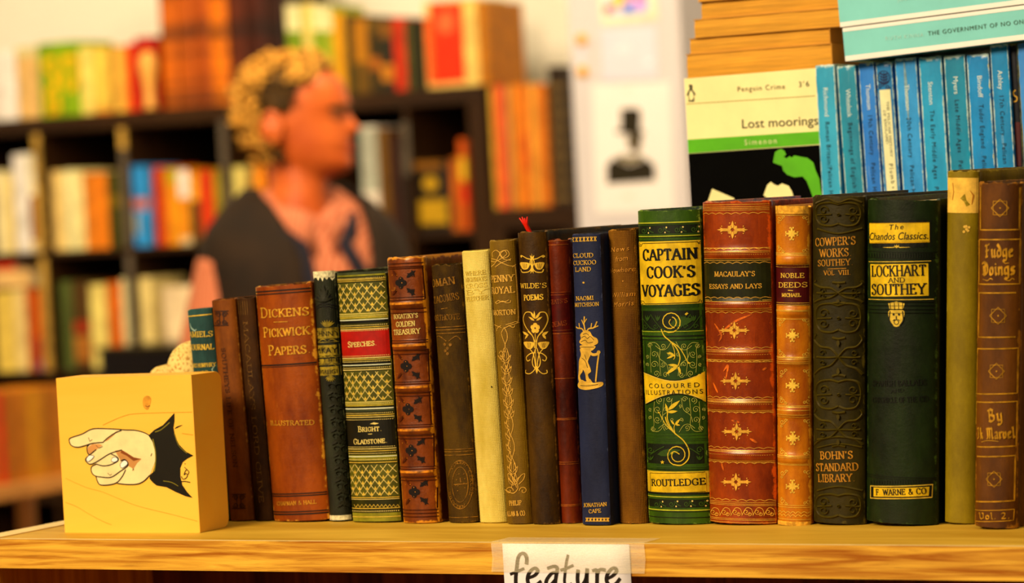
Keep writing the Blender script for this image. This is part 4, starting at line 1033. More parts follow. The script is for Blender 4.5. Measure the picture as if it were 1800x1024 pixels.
b.line([(156, 740), (176, 760), (204, 758), (214, 742)], 16, G13, 'gilt_figure', smooth=True); b.line([(216, 750), (206, 820), (196, 924)], 9, G13, 'gilt_figure'); b.dot(214, 746, 11, G13, 'gilt_figure')
pg([(88, 940), (110, 912), (136, 922), (160, 906), (180, 930), (204, 926), (238, 926), (238, 946), (200, 962), (140, 972), (100, 964)])
NV = plain('navy line over gilding', c(58, 48, 34), .5)
for q in ([(112, 660), (130, 650), (146, 664), (164, 652), (186, 674)], [(108, 684), (134, 674), (150, 690), (180, 686)], [(106, 716), (186, 716)], [(120, 640), (140, 634), (156, 646)], [(112, 780), (134, 800), (148, 840)], [(104, 946), (150, 948), (210, 940)], [(130, 760), (140, 790)]): b.line(q, 3, NV, 'gilt_figure', .0004, smooth=True)
b.zoom(*Zm[4]); b.text('JONATHAN', 407, 935, 480, 932, 12, G13); b.text('CAPE', 424, 955, 462, 952, 12, G13); frieze(b, 412, 488, 975, 0, 7, G13, 6)
b.flush()
# 14 brown cloth, italic
b = Book('cloth_book', 'mottled brown cloth book with faded italic title, between the navy and the green book', [(1070, 404), (1117, 401), (1088.5, 918), (1140, 918)], .002,
         book_mat('mottled brown cloth', c(146, 96, 34), c(106, 62, 18), c(190, 130, 60), .5, .6, 'cloth', .55, .3, .3, 6), B=.005, depth=.13, rag=.0014)
b.zoom(*Zm[5]); I14 = plain('faded copper letters', c(214, 146, 70), .55, .1, .25, 300)
for t, x0, x1, y, y2 in (('News', 26, 78, 176, 170), ('from', 38, 74, 204, 199), ('Nowhere', 22, 98, 238, 232), ('William', 28, 96, 312, 306), ('Morris', 34, 92, 340, 334)): b.text(t, x0, y, x1, y2, 15, I14, 'ital')
b.dot(60, 262, 2, I14); b.flush()
# 15 Captain Cook, green and gold
GRM = book_mat('green pictorial cloth', c(72, 104, 26), c(44, 74, 18), c(176, 196, 90), .35, .42, 'leather', .2, .55, .18, 6, .1)
b = Book('pictorial_book', 'broad green and gold decorated book with scrollwork and big black capitals', [(1118.5, 371), (1234, 364), (1143, 918), (1249, 919)], .001, GRM, B=.008, depth=.135, rag=.0018)
DG15 = plain('dark green print', c(22, 36, 8), .5, 0, .15, 200); MG = plain('mid green print', c(58, 86, 34), .5, 0, .1, 200); YG = plain('yellow green gilding', c(196, 190, 70), .45, .2, .15, 200); BG15 = plain('forest print', c(38, 68, 14), .45, 0, .1, 200)
G15 = plain('yellow gold foil', c(230, 190, 70), .4, .25, .1, 260)
b.zoom(1110, 355, 4.993)
b.stripe(180, 10, YG); b.band(204, 276, DG15, 'printed_bands#1'); b.stripe(190, 3, DG15, h=.0004); b.stripe(198, 5, MG); b.stripe(282, 7, MG); b.stripe(298, 8, YG); b.stripe(308, 4, DG15)
def scroll_frieze(y, x0, x1, n, sl=-.03):
    for k in range(n):
        x = x0 + (x1 - x0) * (k + .5) / n; yy = y + (x - 330) * sl
        b.spiral(x - 10, yy + 4, 26, -.5, 1.3, 8, MG, .0004, .2, name='printed_scroll'); b.line([(x + 16, yy - 22), (x + 46, yy + 10), (x + 74, yy + 22)], 9, MG, 'printed_scroll', .0004, smooth=True)
        b.dot(x + 42, yy - 20, 8, GOLDP, h=.0005); b.dot(x + 66 - 36, yy + 24, 7, GOLDP, h=.0005)
scroll_frieze(240, 50, 630, 4)
b.band(330, 930, BG15, 'printed_bands#2', .0001)
pan = [(54, 352), (100, 362), (580, 346), (618, 350), (636, 820), (634, 880), (590, 880), (110, 894), (66, 884)]
b.patch([(52, 346), (622, 330), (640, 884), (72, 900)], G15, 'title_panel', .0002, 16); b.patch([(58, 354), (616, 338), (634, 876), (78, 892)], GPANEL, 'title_panel', .0003, 16)
b.line([(54, 392), (88, 386), (100, 362), (580, 346), (592, 366), (622, 372)], 5, DG15, 'title_panel', .00045); b.line([(70, 866), (108, 868), (122, 892), (590, 876), (604, 852), (636, 846)], 5, DG15, 'title_panel', .00045)
for x, y in ((72, 366), (606, 352), (92, 884), (622, 868)): b.spiral(x, y, 14, 0, 1.1, 4, DG15, .00045, .3, name='title_panel')
K15 = plain('black green letters', c(24, 24, 6), .5)
b.text('CAPTAIN', 108, 512, 582, 496, 96, K15, 'serif', 'title_lettering', .0005, 1.25); b.text("COOK'S", 142, 666, 560, 652, 98, K15, 'serif', 'title_lettering', .0005, 1.25); b.text('VOYAGES', 104, 828, 612, 812, 100, K15, 'serif', 'title_lettering', .0005, 1.25)
b.zoom(1110, 540, 4.993)
b.band(30, 200, DG15, 'printed_bands#3', .0001)
for x, s_ in ((100, 1), (190, 1), (500, -1), (590, -1)):
    b.line([(x - 20 * s_, 60), (x + 20 * s_, 120), (x + 70 * s_, 180), (x + 110 * s_, 196)], 7, MG, 'printed_scroll', .0004, smooth=True); b.spiral(x + 24 * s_, 166, 22, 0, 1.2 * s_, 6, MG, .0004, .2, name='printed_scroll')
    for k in (-1, 0, 1): b.leaf((x + 40 * s_, 120), (x + 46 * s_ + k * 24, 66), 16, MG, .0004, 'printed_scroll')
b.leaf((340, 150), (560, 100), 80, MG, .0004, 'printed_scroll')
for y in (212, 250, 256): b.stripe(y, 5, YG if y == 212 else DG15)
b.stripe(284, 8, DG15)
b.band(292, 640, plain('panel green', c(46, 76, 12), .45, 0, .1, 200), 'printed_bands#4', .0001); b.line([(120, 296), (140, 690)], 6, DG15, h=.0002); b.line([(636, 290), (654, 560)], 6, DG15, h=.0002)
def gl(pts, w=7, m_=G15): b.line(pts, w, m_, smooth=True, h=.0004)
G2 = plain('pale green gilding', c(190, 180, 96), .45, .2, .12, 260)
# big gold sweep, upper
gl([(380, 180), (350, 160), (332, 130), (346, 104)], 7)
b.spiral(345, 125, 98, 2.2, -1.55, 9, G15, .0004, .45); gl([(262, 190), (290, 250), (340, 294), (400, 360), (428, 440), (412, 510)], 10)
gl([(340, 294), (420, 350), (466, 420), (490, 470), (520, 490)], 8); gl([(350, 300), (376, 370), (384, 430), (372, 456)], 6)
for p0_, p1_, w in (((412, 510), (302, 588), 30), ((412, 510), (322, 502), 24), ((414, 516), (436, 588), 22), ((384, 430), (332, 388), 22), ((372, 410), (310, 398), 14), ((376, 420), (312, 448), 18), ((490, 480), (520, 494), 14)): b.leaf(p0_, p1_, w, G15, .00045)
b.leaf((470, 60), (504, 50), 16, G15, .00045); b.leaf((480, 70), (492, 40), 14, G15, .00045)
def scrolls(y0, flip, cx):
    f = -1 if flip else 1
    for s_ in (-1, 1):
        for (dx, dy, r, a, tn) in ((208, 34, 22, 0, 1.5), (170, 110, 30, 1, 1.4), (92, 40, 26, 2, 1.4), (168, 200, 34, .5, 1.5), (92, 200, 24, 2.5, 1.4), (150, 280, 30, 1.5, 1.5), (70, 290, 26, 0, 1.4), (230, 130, 16, 2, 1.3), (232, 200, 16, 1, 1.3), (40, 110, 18, 1, 1.3), (30, 230, 16, 2, 1.3)):
            b.spiral(cx + s_ * dx, y0 + f * dy, r, a, tn * s_ * f, 4.2, G2, .0004, .15)
        gl([(cx + s_ * 226, y0 + f * 20), (cx + s_ * 200, y0 + f * 60), (cx + s_ * 204, y0 + f * 140), (cx + s_ * 196, y0 + f * 270)], 4, G2)
        gl([(cx + s_ * 218, y0 + f * 12), (cx + s_ * 160, y0 + f * 10), (cx + s_ * 120, y0 + f * 60), (cx + s_ * 124, y0 + f * 160), (cx + s_ * 110, y0 + f * 300)], 4, G2)
        gl([(cx + s_ * 20, y0 + f * 0), (cx + s_ * 60, y0 + f * 60), (cx + s_ * 110, y0 + f * 70), (cx + s_ * 160, y0 + f * 34)], 4, G2)
        gl([(cx + s_ * 40, y0 + f * 300), (cx + s_ * 60, y0 + f * 200), (cx + s_ * 120, y0 + f * 150), (cx + s_ * 140, y0 + f * 90)], 4, G2)
scrolls(300, False, 372)
# ribbon banner
n = 12; topc = [(112 + 546 * k / n, 562 + 80 * math.sin(PI * k / n) - k * .6) for k in range(n + 1)]; botc = [(128 + 540 * k / n, 850 - 84 * math.sin(PI * k / n) - k * 1.4) for k in range(n + 1)]
for k in range(n): b.patch([topc[k], topc[k + 1], botc[k + 1], botc[k]], GPANEL, 'banner_panel', .0005, 4)
b.line(topc, 7, DG15, h=.0006); b.line(botc, 7, DG15, h=.0006); b.line([(x, y + 9) for x, y in topc], 3, GOLDP, h=.0006); b.line([(x, y - 9) for x, y in botc], 3, GOLDP, h=.0006)
b.text('COLOURED', 160, 706, 602, 696, 42, K15, 'sans', 'title_lettering', .0007); b.text('ILLUSTRATIONS', 134, 762, 654, 752, 42, K15, 'sans', 'title_lettering', .0007)
b.zoom(1110, 720, 4.993)
b.band(-140, 206, plain('panel green', c(46, 76, 12)), 'printed_bands#5', .0001); scrolls(196, True, 400)
gl([(300, 60), (310, 100), (340, 160), (390, 210), (460, 270), (504, 350), (500, 430), (440, 484), (370, 478)], 10)
b.spiral(405, 396, 92, 1.9, 1.3, 8, G15, .0004, .5); gl([(346, 382), (380, 364), (424, 388)], 8)
gl([(320, 20), (318, 80), (350, 160), (390, 214)], 10); gl([(250, 30), (280, 90), (320, 150), (370, 190)], 7); gl([(384, 200), (376, 150), (396, 110)], 6)
for p0_, p1_, w in (((322, 20), (408, 10), 26), ((322, 24), (300, -60), 24), ((324, 0), (430, -84), 34), ((380, 130), (346, 88), 18), ((386, 130), (430, 78), 22), ((388, 128), (432, 134), 14), ((250, 30), (234, 14), 14)): b.leaf(p0_, p1_, w, G15, .00045)
for y in (224, 252, 268): b.stripe(y, 6, MG)
b.band(300, 474, DG15, 'printed_bands#6', .0001)
for x, s_ in ((170, 1), (600, -1)):
    b.spiral(x, 350, 30, 0, 1.3 * s_, 8, MG, .0004, .2, name='printed_scroll'); b.line([(x, 390), (x + 60 * s_, 350), (x + 120 * s_, 320)], 8, MG, 'printed_scroll', .0004, smooth=True)
    for k in (-1, 0, 1): b.leaf((x, 440), (x + k * 30, 400), 14, MG, .0004, 'printed_scroll')
b.leaf((230, 390), (440, 350), 60, MG, .0004, 'printed_scroll')
for k in range(5): a = k * 2 * PI / 5 - PI / 2; b.leaf((274, 458), (274 + 18 * math.cos(a), 458 + 18 * math.sin(a)), 9, G15, .00045)
b.stripe(500, 12, MG); b.stripe(524, 5, DG15); b.band(540, 734, G15, 'publisher_panel', .0002); b.band(550, 724, GPANEL, 'publisher_panel', .0003, .0012); b.band(726, 744, DG15, 'printed_bands#7', .00022)
b.line([(166, 552), (680, 540)], 4, DG15, h=.0004); b.line([(172, 722), (684, 712)], 4, DG15, h=.0004); b.line([(166, 552), (172, 722)], 4, DG15, h=.0004); b.line([(680, 540), (684, 712)], 4, DG15, h=.0004)
b.text('ROUTLEDGE', 182, 664, 656, 652, 58, K15, 'serif', 'title_lettering', .0005, 1.1)
b.stripe(764, 8, YG); b.band(786, 856, DG15, 'printed_bands#8'); scroll_frieze(822, 170, 690, 4, -.02); b.stripe(880, 10, YG); b.stripe(892, 4, DG15); b.stripe(944, 6, DG15)
b.flush()
# 16 red leather with green label
mb16 = book_mat('polished red calf', c(166, 70, 20), c(116, 38, 10), c(222, 96, 30), .55, .28, 'leather', .2, .6, .3, 6, .45)
ym = lambda y, k: y / k
zz = [363 / 3.414 + 340, 672 / 3.414 + 340, 962 / 3.414 + 340, 300 / 3.305 + 620, 595 / 3.305 + 620]
b = Book('leather_book', 'polished red-brown leather book with gilt snowflakes and a dark green title label', [(1233.5, 355), (1356, 352), (1249.5, 921), (1366, 922)], -.0005, mb16, B=.007, depth=.14, bands=[(y - 354) / (921 - 354) for y in zz], bh=.0010, rag=.0006)
G16 = plain('warm gilding', c(238, 176, 84), .4, .3, .14, 260); RB = plain('rubbed orange leather', c(216, 108, 32), .45, 0, .35, 260)
b.zoom(1225, 340, 3.414)
GL16 = plain('green morocco label', c(44, 42, 14), .4, 0, .18, 200)
def snow(cx, cy, r, m_=G16):
    for k in range(8):
        a = k * PI / 4; rr = r * (1.42 if k in (0, 4) else 1.0 if k % 2 == 0 else .6)
        x1_, y1_ = cx + rr * math.cos(a), cy + rr * math.sin(a) * .82
        b.leaf((cx + 8 * math.cos(a), cy + 8 * math.sin(a)), (x1_, y1_), r * .26, m_)
        b.dot(cx + rr * .74 * math.cos(a + .36), cy + rr * .66 * math.sin(a + .36), r * .055, m_); b.dot(cx + rr * .74 * math.cos(a - .36), cy + rr * .66 * math.sin(a - .36), r * .055, m_)
    for k in (0, 1, 2, 3): b.spiral(cx + r * .25 * (1 if k % 2 else -1), cy + r * .2 * (1 if k > 1 else -1), r * .16, 0, 1, r * .05, m_, .0004, .6)
    for s_ in (-1, 1): b.leaf((cx + s_ * r * .85, cy), (cx + s_ * r * 1.15, cy - r * .2), r * .16, m_); b.leaf((cx + s_ * r * .85, cy), (cx + s_ * r * 1.15, cy + r * .2), r * .16, m_)
def wavy(y, m_=G16, amp=.0009): b.stripe(y, 3, m_, wave=amp, wl=.0052)
def rl(ys, w=2.6, m_=G16):
    for y in ys: b.stripe(y, w, m_)
rl((66, 80, 90, 100)); wavy(124); b.zoom(1225, 340, 3.414); rl((326, 346, 354)); wavy(336); b.stripe(366, 2.4, G16, dash=.0012)
b.band(392, 648, GL16, 'title_label'); rl((392, 402, 640, 648)); wavy(420); wavy(630); b.text("MACAULAY'S", 108, 497, 350, 494, 29, G16); b.text('ESSAYS AND LAYS', 78, 570, 390, 566, 27, G16)
rl((690, 700)); wavy(718); rl((940, 950)); wavy(930); b.stripe(664, 2.4, G16, dash=.0012); b.stripe(966, 2.4, G16, dash=.0012); rl((998, 1010)); 
snow(215, 217, 66); snow(226, 820, 66)
b.zoom(1225, 620, 3.305)
rl((42, 272, 282, 288)); wavy(54); wavy(264); rl((334, 342, 566, 574)); wavy(350); wavy(556); rl((626, 634, 866, 876, 884)); wavy(642); wavy(858); b.stripe(298, 2.4, G16, dash=.0012); b.stripe(592, 2.4, G16, dash=.0012); rl((962, 970, 984))
snow(226, 162, 64); snow(232, 456, 64); snow(228, 748, 64)
for k in range(6):
    x = 96 + k * 64; b.spiral(x, 922, 18, 0, 1.3, 3.5, G16, .0004, .2); b.spiral(x + 22, 934, 12, PI, -1.2, 3.5, G16, .0004, .2); b.line([(x - 26, 944), (x, 900), (x + 30, 906), (x + 40, 940)], 3.5, G16, smooth=True)
b.zoom(0, 0, 1)
for q in ([(1262, 590), (1290, 566), (1322, 552)], [(1256, 568), (1268, 588), (1264, 600)], [(1272, 652), (1280, 642), (1276, 666)], [(1254, 672), (1262, 690)], [(1318, 770), (1332, 778)], [(1340, 650), (1348, 646)], [(1300, 742), (1286, 738)], [(1268, 810), (1272, 826)]): b.line(q, 4, RB, 'scuff', .0002, taper=True, smooth=True)
b.flush()
# 17 tan leather with dark red label
mb17 = book_mat('golden tan calf', c(214, 134, 34), c(172, 88, 16), c(240, 168, 60), .75, .36, 'leather', .3, .55, .3, 6, .2)
k6 = lambda y: y / 1.653 + 320
b = Book('leather_book', 'golden tan leather book with six gilt florets and a dark red title label', [(1363, 363), (1424, 361), (1368, 922), (1427, 922)], -.001, mb17, B=.006, depth=.14, bands=[(k6(y) - 362) / 560 for y in (226, 376, 520, 668, 802)], bh=.0012, rag=.0018)
b.zoom(1225, 340, 3.414); R17 = plain('dark red label', c(88, 12, 12), .45, 0, .15, 200); G17 = plain('honey gilding', c(250, 196, 92), .4, .25, .14, 260)
b.band(424, 672, R17, 'title_label')
def r7(ys, w=2.6):
    for y in ys: b.stripe(y, w, G17)
r7((428, 440, 656, 668, 130, 356, 362, 370, 700, 706, 752, 980, 986, 996)); b.text('NOBLE', 506, 504, 646, 504, 27, G17); b.text('DEEDS', 494, 562, 664, 560, 29, G17); b.line([(548, 580), (578, 582)], 4, G17, 'gilt_lettering'); b.text('MICHAEL', 512, 618, 626, 618, 20, G17, wt=1.3)
def flo(cx, cy, r):
    for k in range(8):
        a = k * PI / 4; rr = r if k % 2 == 0 else r * .72
        b.leaf((cx, cy), (cx + rr * math.cos(a), cy + rr * math.sin(a)), r * .34, G17)
        if k % 2 == 0: b.dot(cx + r * .9 * math.cos(a + .26), cy + r * .9 * math.sin(a + .26), r * .13, G17); b.dot(cx + r * .9 * math.cos(a - .26), cy + r * .9 * math.sin(a - .26), r * .13, G17)
def corners(x0, x1, y0, y1):
    for x, sx_ in ((x0, 1), (x1, -1)):
        for y, sy_ in ((y0, 1), (y1, -1)):
            b.spiral(x + sx_ * 14, y + sy_ * 16, 15, 0, 1.2 * sx_ * sy_, 3, G17, .0003, .2); b.spiral(x + sx_ * 34, y + sy_ * 8, 10, 0, -1.2 * sx_ * sy_, 3, G17, .0003, .2); b.spiral(x + sx_ * 8, y + sy_ * 38, 8, 0, 1.1 * sx_, 3, G17, .0003, .2)
flo(570, 240, 40); flo(574, 850, 40); corners(484, 676, 134, 352); corners(490, 676, 748, 976)
b.zoom(1225, 620, 3.305)
flo(556, 188, 40); flo(558, 494, 40); flo(556, 774, 40); b.dot(564, 190, 8, INK)
r7((52, 62, 306, 314, 334, 360, 372, 598, 608, 644, 884, 896, 966, 650)); corners(482, 660, 94, 296); corners(484, 662, 384, 594); corners(486, 662, 680, 880)
for y in (932, 950): b.stripe(y, 3, G17, wave=.0012, wl=.003)
WRN = plain('torn tan leather', c(236, 170, 72), .8, 0, .3, 300, .5)
b.zoom(1225, 340, 3.414); b.band(74, 122, WRN, 'torn_headcap', .0006)
b.zoom(1225, 620, 3.305); b.band(978, 1002, WRN, 'torn_tail', .0006); b.flush()
# 18 embossed dark green-brown
mb18 = book_mat('bottle brown cloth', c(72, 58, 20), c(46, 38, 12), c(120, 100, 50), .3, .42, 'leather', .25, .5, .08, 6)
E18 = plain('embossed brown cloth', c(84, 68, 26), .36, 0, .12, 200); G18 = plain('old gilding', c(200, 138, 62), .45, .2, .2, 260)
b = Book('cloth_book', 'dark olive-brown book deeply embossed with arabesques, left of the big green book', [(1427, 345), (1522, 344), (1431.5, 917), (1521, 919)], .0, mb18, B=.006, depth=.145, rag=.0008)
b.zoom(*Zm[6])
b.text("COWPER'S", 156, 186, 272, 180, 23, G18, wt=.9); b.text('WORKS.', 168, 218, 260, 214, 23, G18, wt=.9); b.text('SOUTHEY.', 163, 244, 264, 240, 18, G18, wt=.8); b.line([(190, 252), (244, 250)], 1.6, G18); b.text('VOL. VIII.', 180, 270, 258, 268, 13, G18)
b.text("BOHN'S", 170, 804, 264, 802, 22, G18); b.text('STANDARD', 158, 838, 280, 836, 22, G18); b.text('LIBRARY.', 164, 870, 270, 868, 22, G18)
EN = [0]
def em(pts, w=8, closed=False): b.line(pts, w, E18, 'embossed_arabesque#%d' % EN[0], .0011, smooth=True, closed=closed, tent=True)
def motif(y, q):  # q: scale
    cx = 222; EN[0] += 1
    for s_ in (-1, 1):
        em([(cx, y - 36 * q), (cx + s_ * 26, y - 42 * q), (cx + s_ * 58, y - 34 * q), (cx + s_ * 66, y), (cx + s_ * 54, y + 34 * q), (cx + s_ * 24, y + 42 * q), (cx, y + 34 * q)])
        b.spiral(cx + s_ * 42, y - 14 * q, 13, 0, 1.1 * s_, 6, E18, .001, .3, True, 'embossed_arabesque#%d' % EN[0]); b.spiral(cx + s_ * 42, y + 16 * q, 13, 0, -1.1 * s_, 6, E18, .001, .3, True, 'embossed_arabesque#%d' % EN[0]); em([(cx + s_ * 20, y), (cx + s_ * 62, y + 2)], 6)
    b.spiral(cx, y, 5, 0, 1, 6, E18, .0012, .2, True, 'embossed_arabesque#%d' % EN[0])
def xmotif(y, q):
    cx = 222; EN[0] += 1
    for s_ in (-1, 1):
        em([(cx, y), (cx + s_ * 22, y - 24 * q), (cx + s_ * 52, y - 30 * q), (cx + s_ * 70, y - 50 * q), (cx + s_ * 64, y - 66 * q)]); em([(cx, y), (cx + s_ * 22, y + 24 * q), (cx + s_ * 52, y + 34 * q), (cx + s_ * 70, y + 50 * q)]); em([(cx - s_ * 4, y), (cx + s_ * 34, y + 2), (cx + s_ * 64, y)], 7)
        b.spiral(cx + s_ * 46, y - 12 * q, 9, 0, 1.1 * s_, 5, E18, .001, .3, True, 'embossed_arabesque#%d' % EN[0]); b.spiral(cx + s_ * 46, y + 16 * q, 9, 0, -1.1 * s_, 5, E18, .001, .3, True, 'embossed_arabesque#%d' % EN[0])
    for d in (-1, 1): em([(cx - 18, y + d * 56 * q), (cx, y + d * 52 * q), (cx + 20, y + d * 56 * q)], 9); b.leaf((cx, y + d * 50 * q), (cx, y + d * 30 * q), 10, E18, .0012, 'embossed_arabesque#%d' % EN[0])
for y in (94, 940): motif(y, .8)
motif(395, 1); motif(617, 1); xmotif(508, 1); xmotif(718, .9); xmotif(322, .55)
EN[0] += 1; em([(156, 62), (190, 50), (222, 60), (256, 50), (290, 60)]); em([(160, 748), (222, 740), (290, 748)]); em([(160, 772), (222, 760), (290, 770)], 6); em([(160, 896), (222, 884), (292, 896)], 7); em([(160, 136), (222, 150), (292, 134)], 7)
b.flush()
# 19 big green
mb19 = book_mat('dark green cloth', c(36, 56, 26), c(16, 30, 12), c(84, 108, 50), .4, .45, 'leather', .25, .5, .12, 5, .1)
b = Book('cloth_book', 'thick dark green cloth book with two gilt title panels and a small gilt lion mask', [(1525, 352), (1652, 349), (1524, 920), (1648, 922)], -.001, mb19, B=.009, depth=.135, rag=.0018)
b.zoom(1520, 340, 4.653); EG = plain('green blind rule', c(16, 26, 10), .5); G19 = plain('bright panel gilding', c(220, 168, 40), .4, .25, .2, 90)
b.patch([(34, 222), (546, 214), (546, 436), (36, 444)], EG, 'black_stamping', .0001)
b.patch([(40, 240), (530, 234), (532, 398), (42, 406)], G19, 'title_panel', .0002); b.patch([(40, 246), (530, 240), (530, 390), (42, 398)], GPANEL, 'title_panel', .0003)
b.text('The', 198, 296, 316, 290, 44, INK, 'ital', 'black_lettering', .0005); b.text('Chandos Classics.', 40, 378, 520, 370, 62, INK, 'ital', 'black_lettering', .0005)
b.line([(150, 440), (232, 440), (262, 430), (290, 440), (372, 438)], 7, GOLD, taper=True); b.leaf((262, 446), (244, 418), 8, GOLD); b.leaf((262, 446), (282, 418), 8, GOLD); b.leaf((262, 446), (262, 414), 8, GOLD)
for x0 in (40, 410): b.line([(x0, 440), (x0, 424), (x0 + 40, 424), (x0 + 40, 436), (x0 + 100, 432), (x0 + 100, 410)], 5, EG, 'black_stamping')
b.stripe(478, 5, EG, 'black_stamping'); b.stripe(528, 5, EG, 'black_stamping')
for k in range(26): b.line([(36 + k * 21, 486), (38 + k * 21, 522)], 9, EG, 'black_stamping')
b.line([(36, 556), (544, 550)], 6, GOLD)
b.patch([(48, 576), (520, 570), (524, 834), (52, 840)], GPANEL, 'title_panel#2', .0002)
b.text('LOCKHART', 62, 678, 506, 668, 88, INK, 'serif', 'black_lettering', .0004); b.text('AND', 196, 728, 330, 724, 38, INK, 'serif', 'black_lettering', .0004); b.text('SOUTHEY', 62, 826, 502, 820, 86, INK, 'serif', 'black_lettering', .0004)
b.line([(34, 862), (566, 862)], 6, GOLD)
for y in (882, 912, 944, 972): b.line([(34, y), (566, y)], 7, EG, 'black_stamping', .0006, tent=True)
b.zoom(*Zm[6])
b.poly([(366, 352), (390, 346), (414, 352), (410, 368), (370, 368)], GOLD); b.poly([(370, 372), (410, 372), (412, 392), (404, 412), (390, 420), (376, 412), (368, 392)], GOLD, smooth=True)
for s_ in (-1, 1): b.dot(390 + s_ * 8, 384, 3.4, EG, h=.0005); b.line([(390 + s_ * 18, 374), (390 + s_ * 20, 400), (390 + s_ * 10, 416)], 3, EG, h=.0005, smooth=True); b.line([(390 + s_ * 4, 398), (390 + s_ * 10, 402)], 2, EG, h=.0005)
b.line([(390, 388), (390, 400)], 3, EG, h=.0005); b.spiral(390, 406, 7, 0, 1, 2, EG, .0005, .9)
for k in range(4): b.line([(372 + k * 12, 350), (373 + k * 12, 368)], 1.6, EG, h=.0005)
for t, x0, x1, y in (('SPANISH BALLADS', 322, 478, 592), ('AND', 374, 412, 612), ('CHRONICLE OF THE CID', 322, 484, 640)): b.text(t, x0, y, x1, y - 4, 16 if t != 'AND' else 10, EG, 'serif', 'black_stamping', .0004)
for y in (856, 862): b.stripe(y, 2, EG, 'black_stamping')
for k in range(24): b.line([(316 + k * 7.6, 866), (317 + k * 7.6, 876)], 4, EG, 'black_stamping')
b.patch([(314, 880), (496, 876), (494, 916), (314, 918)], GOLD, 'publisher_panel', .0002); b.patch([(316, 883), (494, 879), (492, 913), (316, 915)], EG, 'black_stamping', .0003); b.patch([(324, 886), (486, 884), (484, 910), (324, 912)], GPANEL, 'publisher_panel', .0004)
b.text('F. WARNE & CO', 332, 908, 478, 904, 17, INK, 'serif', 'black_lettering', .0006); b.flush()
# 20 olive vellum
mb20 = book_mat('mustard olive cloth', c(158, 130, 34), c(126, 100, 18), c(206, 176, 74), .3, .5, 'cloth', .2, .4, .12, 4)
b = Book('cloth_book', 'plain mustard-olive book with a torn pale label at its head, second from the right end', [(1665.5, 301), (1722, 299), (1661, 919), (1716, 921)], .004, mb20, B=.004, depth=.15, rag=.0012)
b.zoom(1640, 280, 3.656); P20 = plain('torn paper label', c(232, 182, 92), .8, 0, .25, 90, .2)
b.band(118, 344, P20, 'torn_label', .0002); b.poly([(176, 250), (206, 220), (216, 262), (240, 290), (216, 302), (200, 270)], mb20, 'torn_label', .0003)
RS = plain('label stain', c(206, 130, 50), .8, 0, .2)
b.line([(128, 150), (134, 210), (126, 260)], 4, RS, 'torn_label', .0004); b.line([(240, 200), (262, 230), (250, 290)], 8, RS, 'torn_label', .0004, taper=True)
for q in ((204, 432), (216, 448), (232, 436), (226, 458), (200, 464), (214, 430)): b.dot(q[0], q[1], 9, P20, 'torn_label')
b.flush()
# 21 fudge doings
mb21 = book_mat('ribbed brown cloth', c(128, 76, 24), c(92, 50, 14), c(186, 124, 46), .5, .48, 'cloth', .4, .4, .2, 5)
b = Book('cloth_book', 'brown cloth book with gilt framed squares and blackletter title at the right end', [(1721, 322), (1797, 319), (1713, 926), (1790, 927)], -.0165, mb21, B=.006, depth=.14, rag=.0012)
b.zoom(1640, 280, 3.656); G21 = plain('tarnished gilding', c(206, 148, 52), .48, .2, .25, 200)
def frame(x0, y0, x1, y1, w=8): b.line([(x0, y0), (x1, y0 - 2), (x1 - 4, y1 - 2), (x0 - 4, y1)], w, G21, closed=True)
def star(cx, cy, r, k):
    b.line([(cx - r, cy), (cx, cy - r), (cx + r, cy), (cx, cy + r)], k, G21, closed=True); q = r * .78; b.line([(cx - q, cy - q), (cx + q, cy - q), (cx + q, cy + q), (cx - q, cy + q)], k * .7, G21, closed=True); b.dot(cx, cy, k * 1.3, G21)
b.line([(308, 176), (306, 452), (556, 450), (560, 180)], 8, G21); star(432, 312, 56, 4)
frame(300, 514, 562, 800); b.text('Fudge', 336, 628, 520, 624, 80, G21, 'black'); b.text('Doings', 318, 742, 532, 738, 82, G21, 'black')
for x in (350, 490): b.line([(x - 30, 768), (x, 778), (x + 20, 764), (x + 34, 772)], 5, G21, smooth=True)
b.line([(450, 656), (466, 668), (490, 664)], 5, G21)
frame(298, 856, 560, 1140); star(420, 1004, 54, 4)
b.zoom(1700, 500, 2.354)
frame(44, 264, 212, 450, 5); star(122, 358, 33, 2.6); frame(40, 484, 208, 668, 5); b.text('By', 88, 566, 150, 562, 50, G21, 'black'); b.text('Ik Marvel', 44, 636, 200, 632, 44, G21, 'black'); b.line([(60, 650), (90, 644), (130, 648)], 3, G21, smooth=True)
frame(36, 708, 200, 894, 5); star(112, 804, 33, 2.6); frame(34, 930, 196, 976, 3); b.text('Vol. 2.', 48, 968, 180, 966, 26, G21, 'black'); b.flush()
# ------------------------------------------------------------------ raised plinth and the blue paperbacks
YP = at(1440, 115, D=2.045).y
ZR = 1.312
PLW = wood('plinth wood', c(200, 150, 80), c(160, 110, 50), 'X', 10, 40, .5)
stack_z = at(1330, 129, Y=YP + .02).z
px0 = at(1206, 300, Y=YP).x
g = Geo(); g.box(px0 - .002, .62, YP - .01, YP + .19, 0, ZR); g.box(px0 + .006, at(1428, 100, Y=YP).x - .006, YP + .03, YP + .19, ZR, stack_z)
o = g.mk('stepped_plinth', PLW); fix(o); base = Vector((px0, YP, 0))
o.data.transform(Matrix.Translation(-base)); o.location = base
tag(o, 'stepped wooden plinth behind the old books, carrying the blue paperbacks', 'plinth')
OFFW = plain('off white lettering', c(226, 234, 200), .6, 0, .03, 200); TXT = plain('dark teal lettering', c(16, 60, 66), .6, 0, .1, 200)
def pmat(name, a, d, e): return book_mat(name, a, d, e, .9, .38, 'leather', .1, .5, .25, 5, .2)
SPX = {8: (1420, 0, 2.845)}
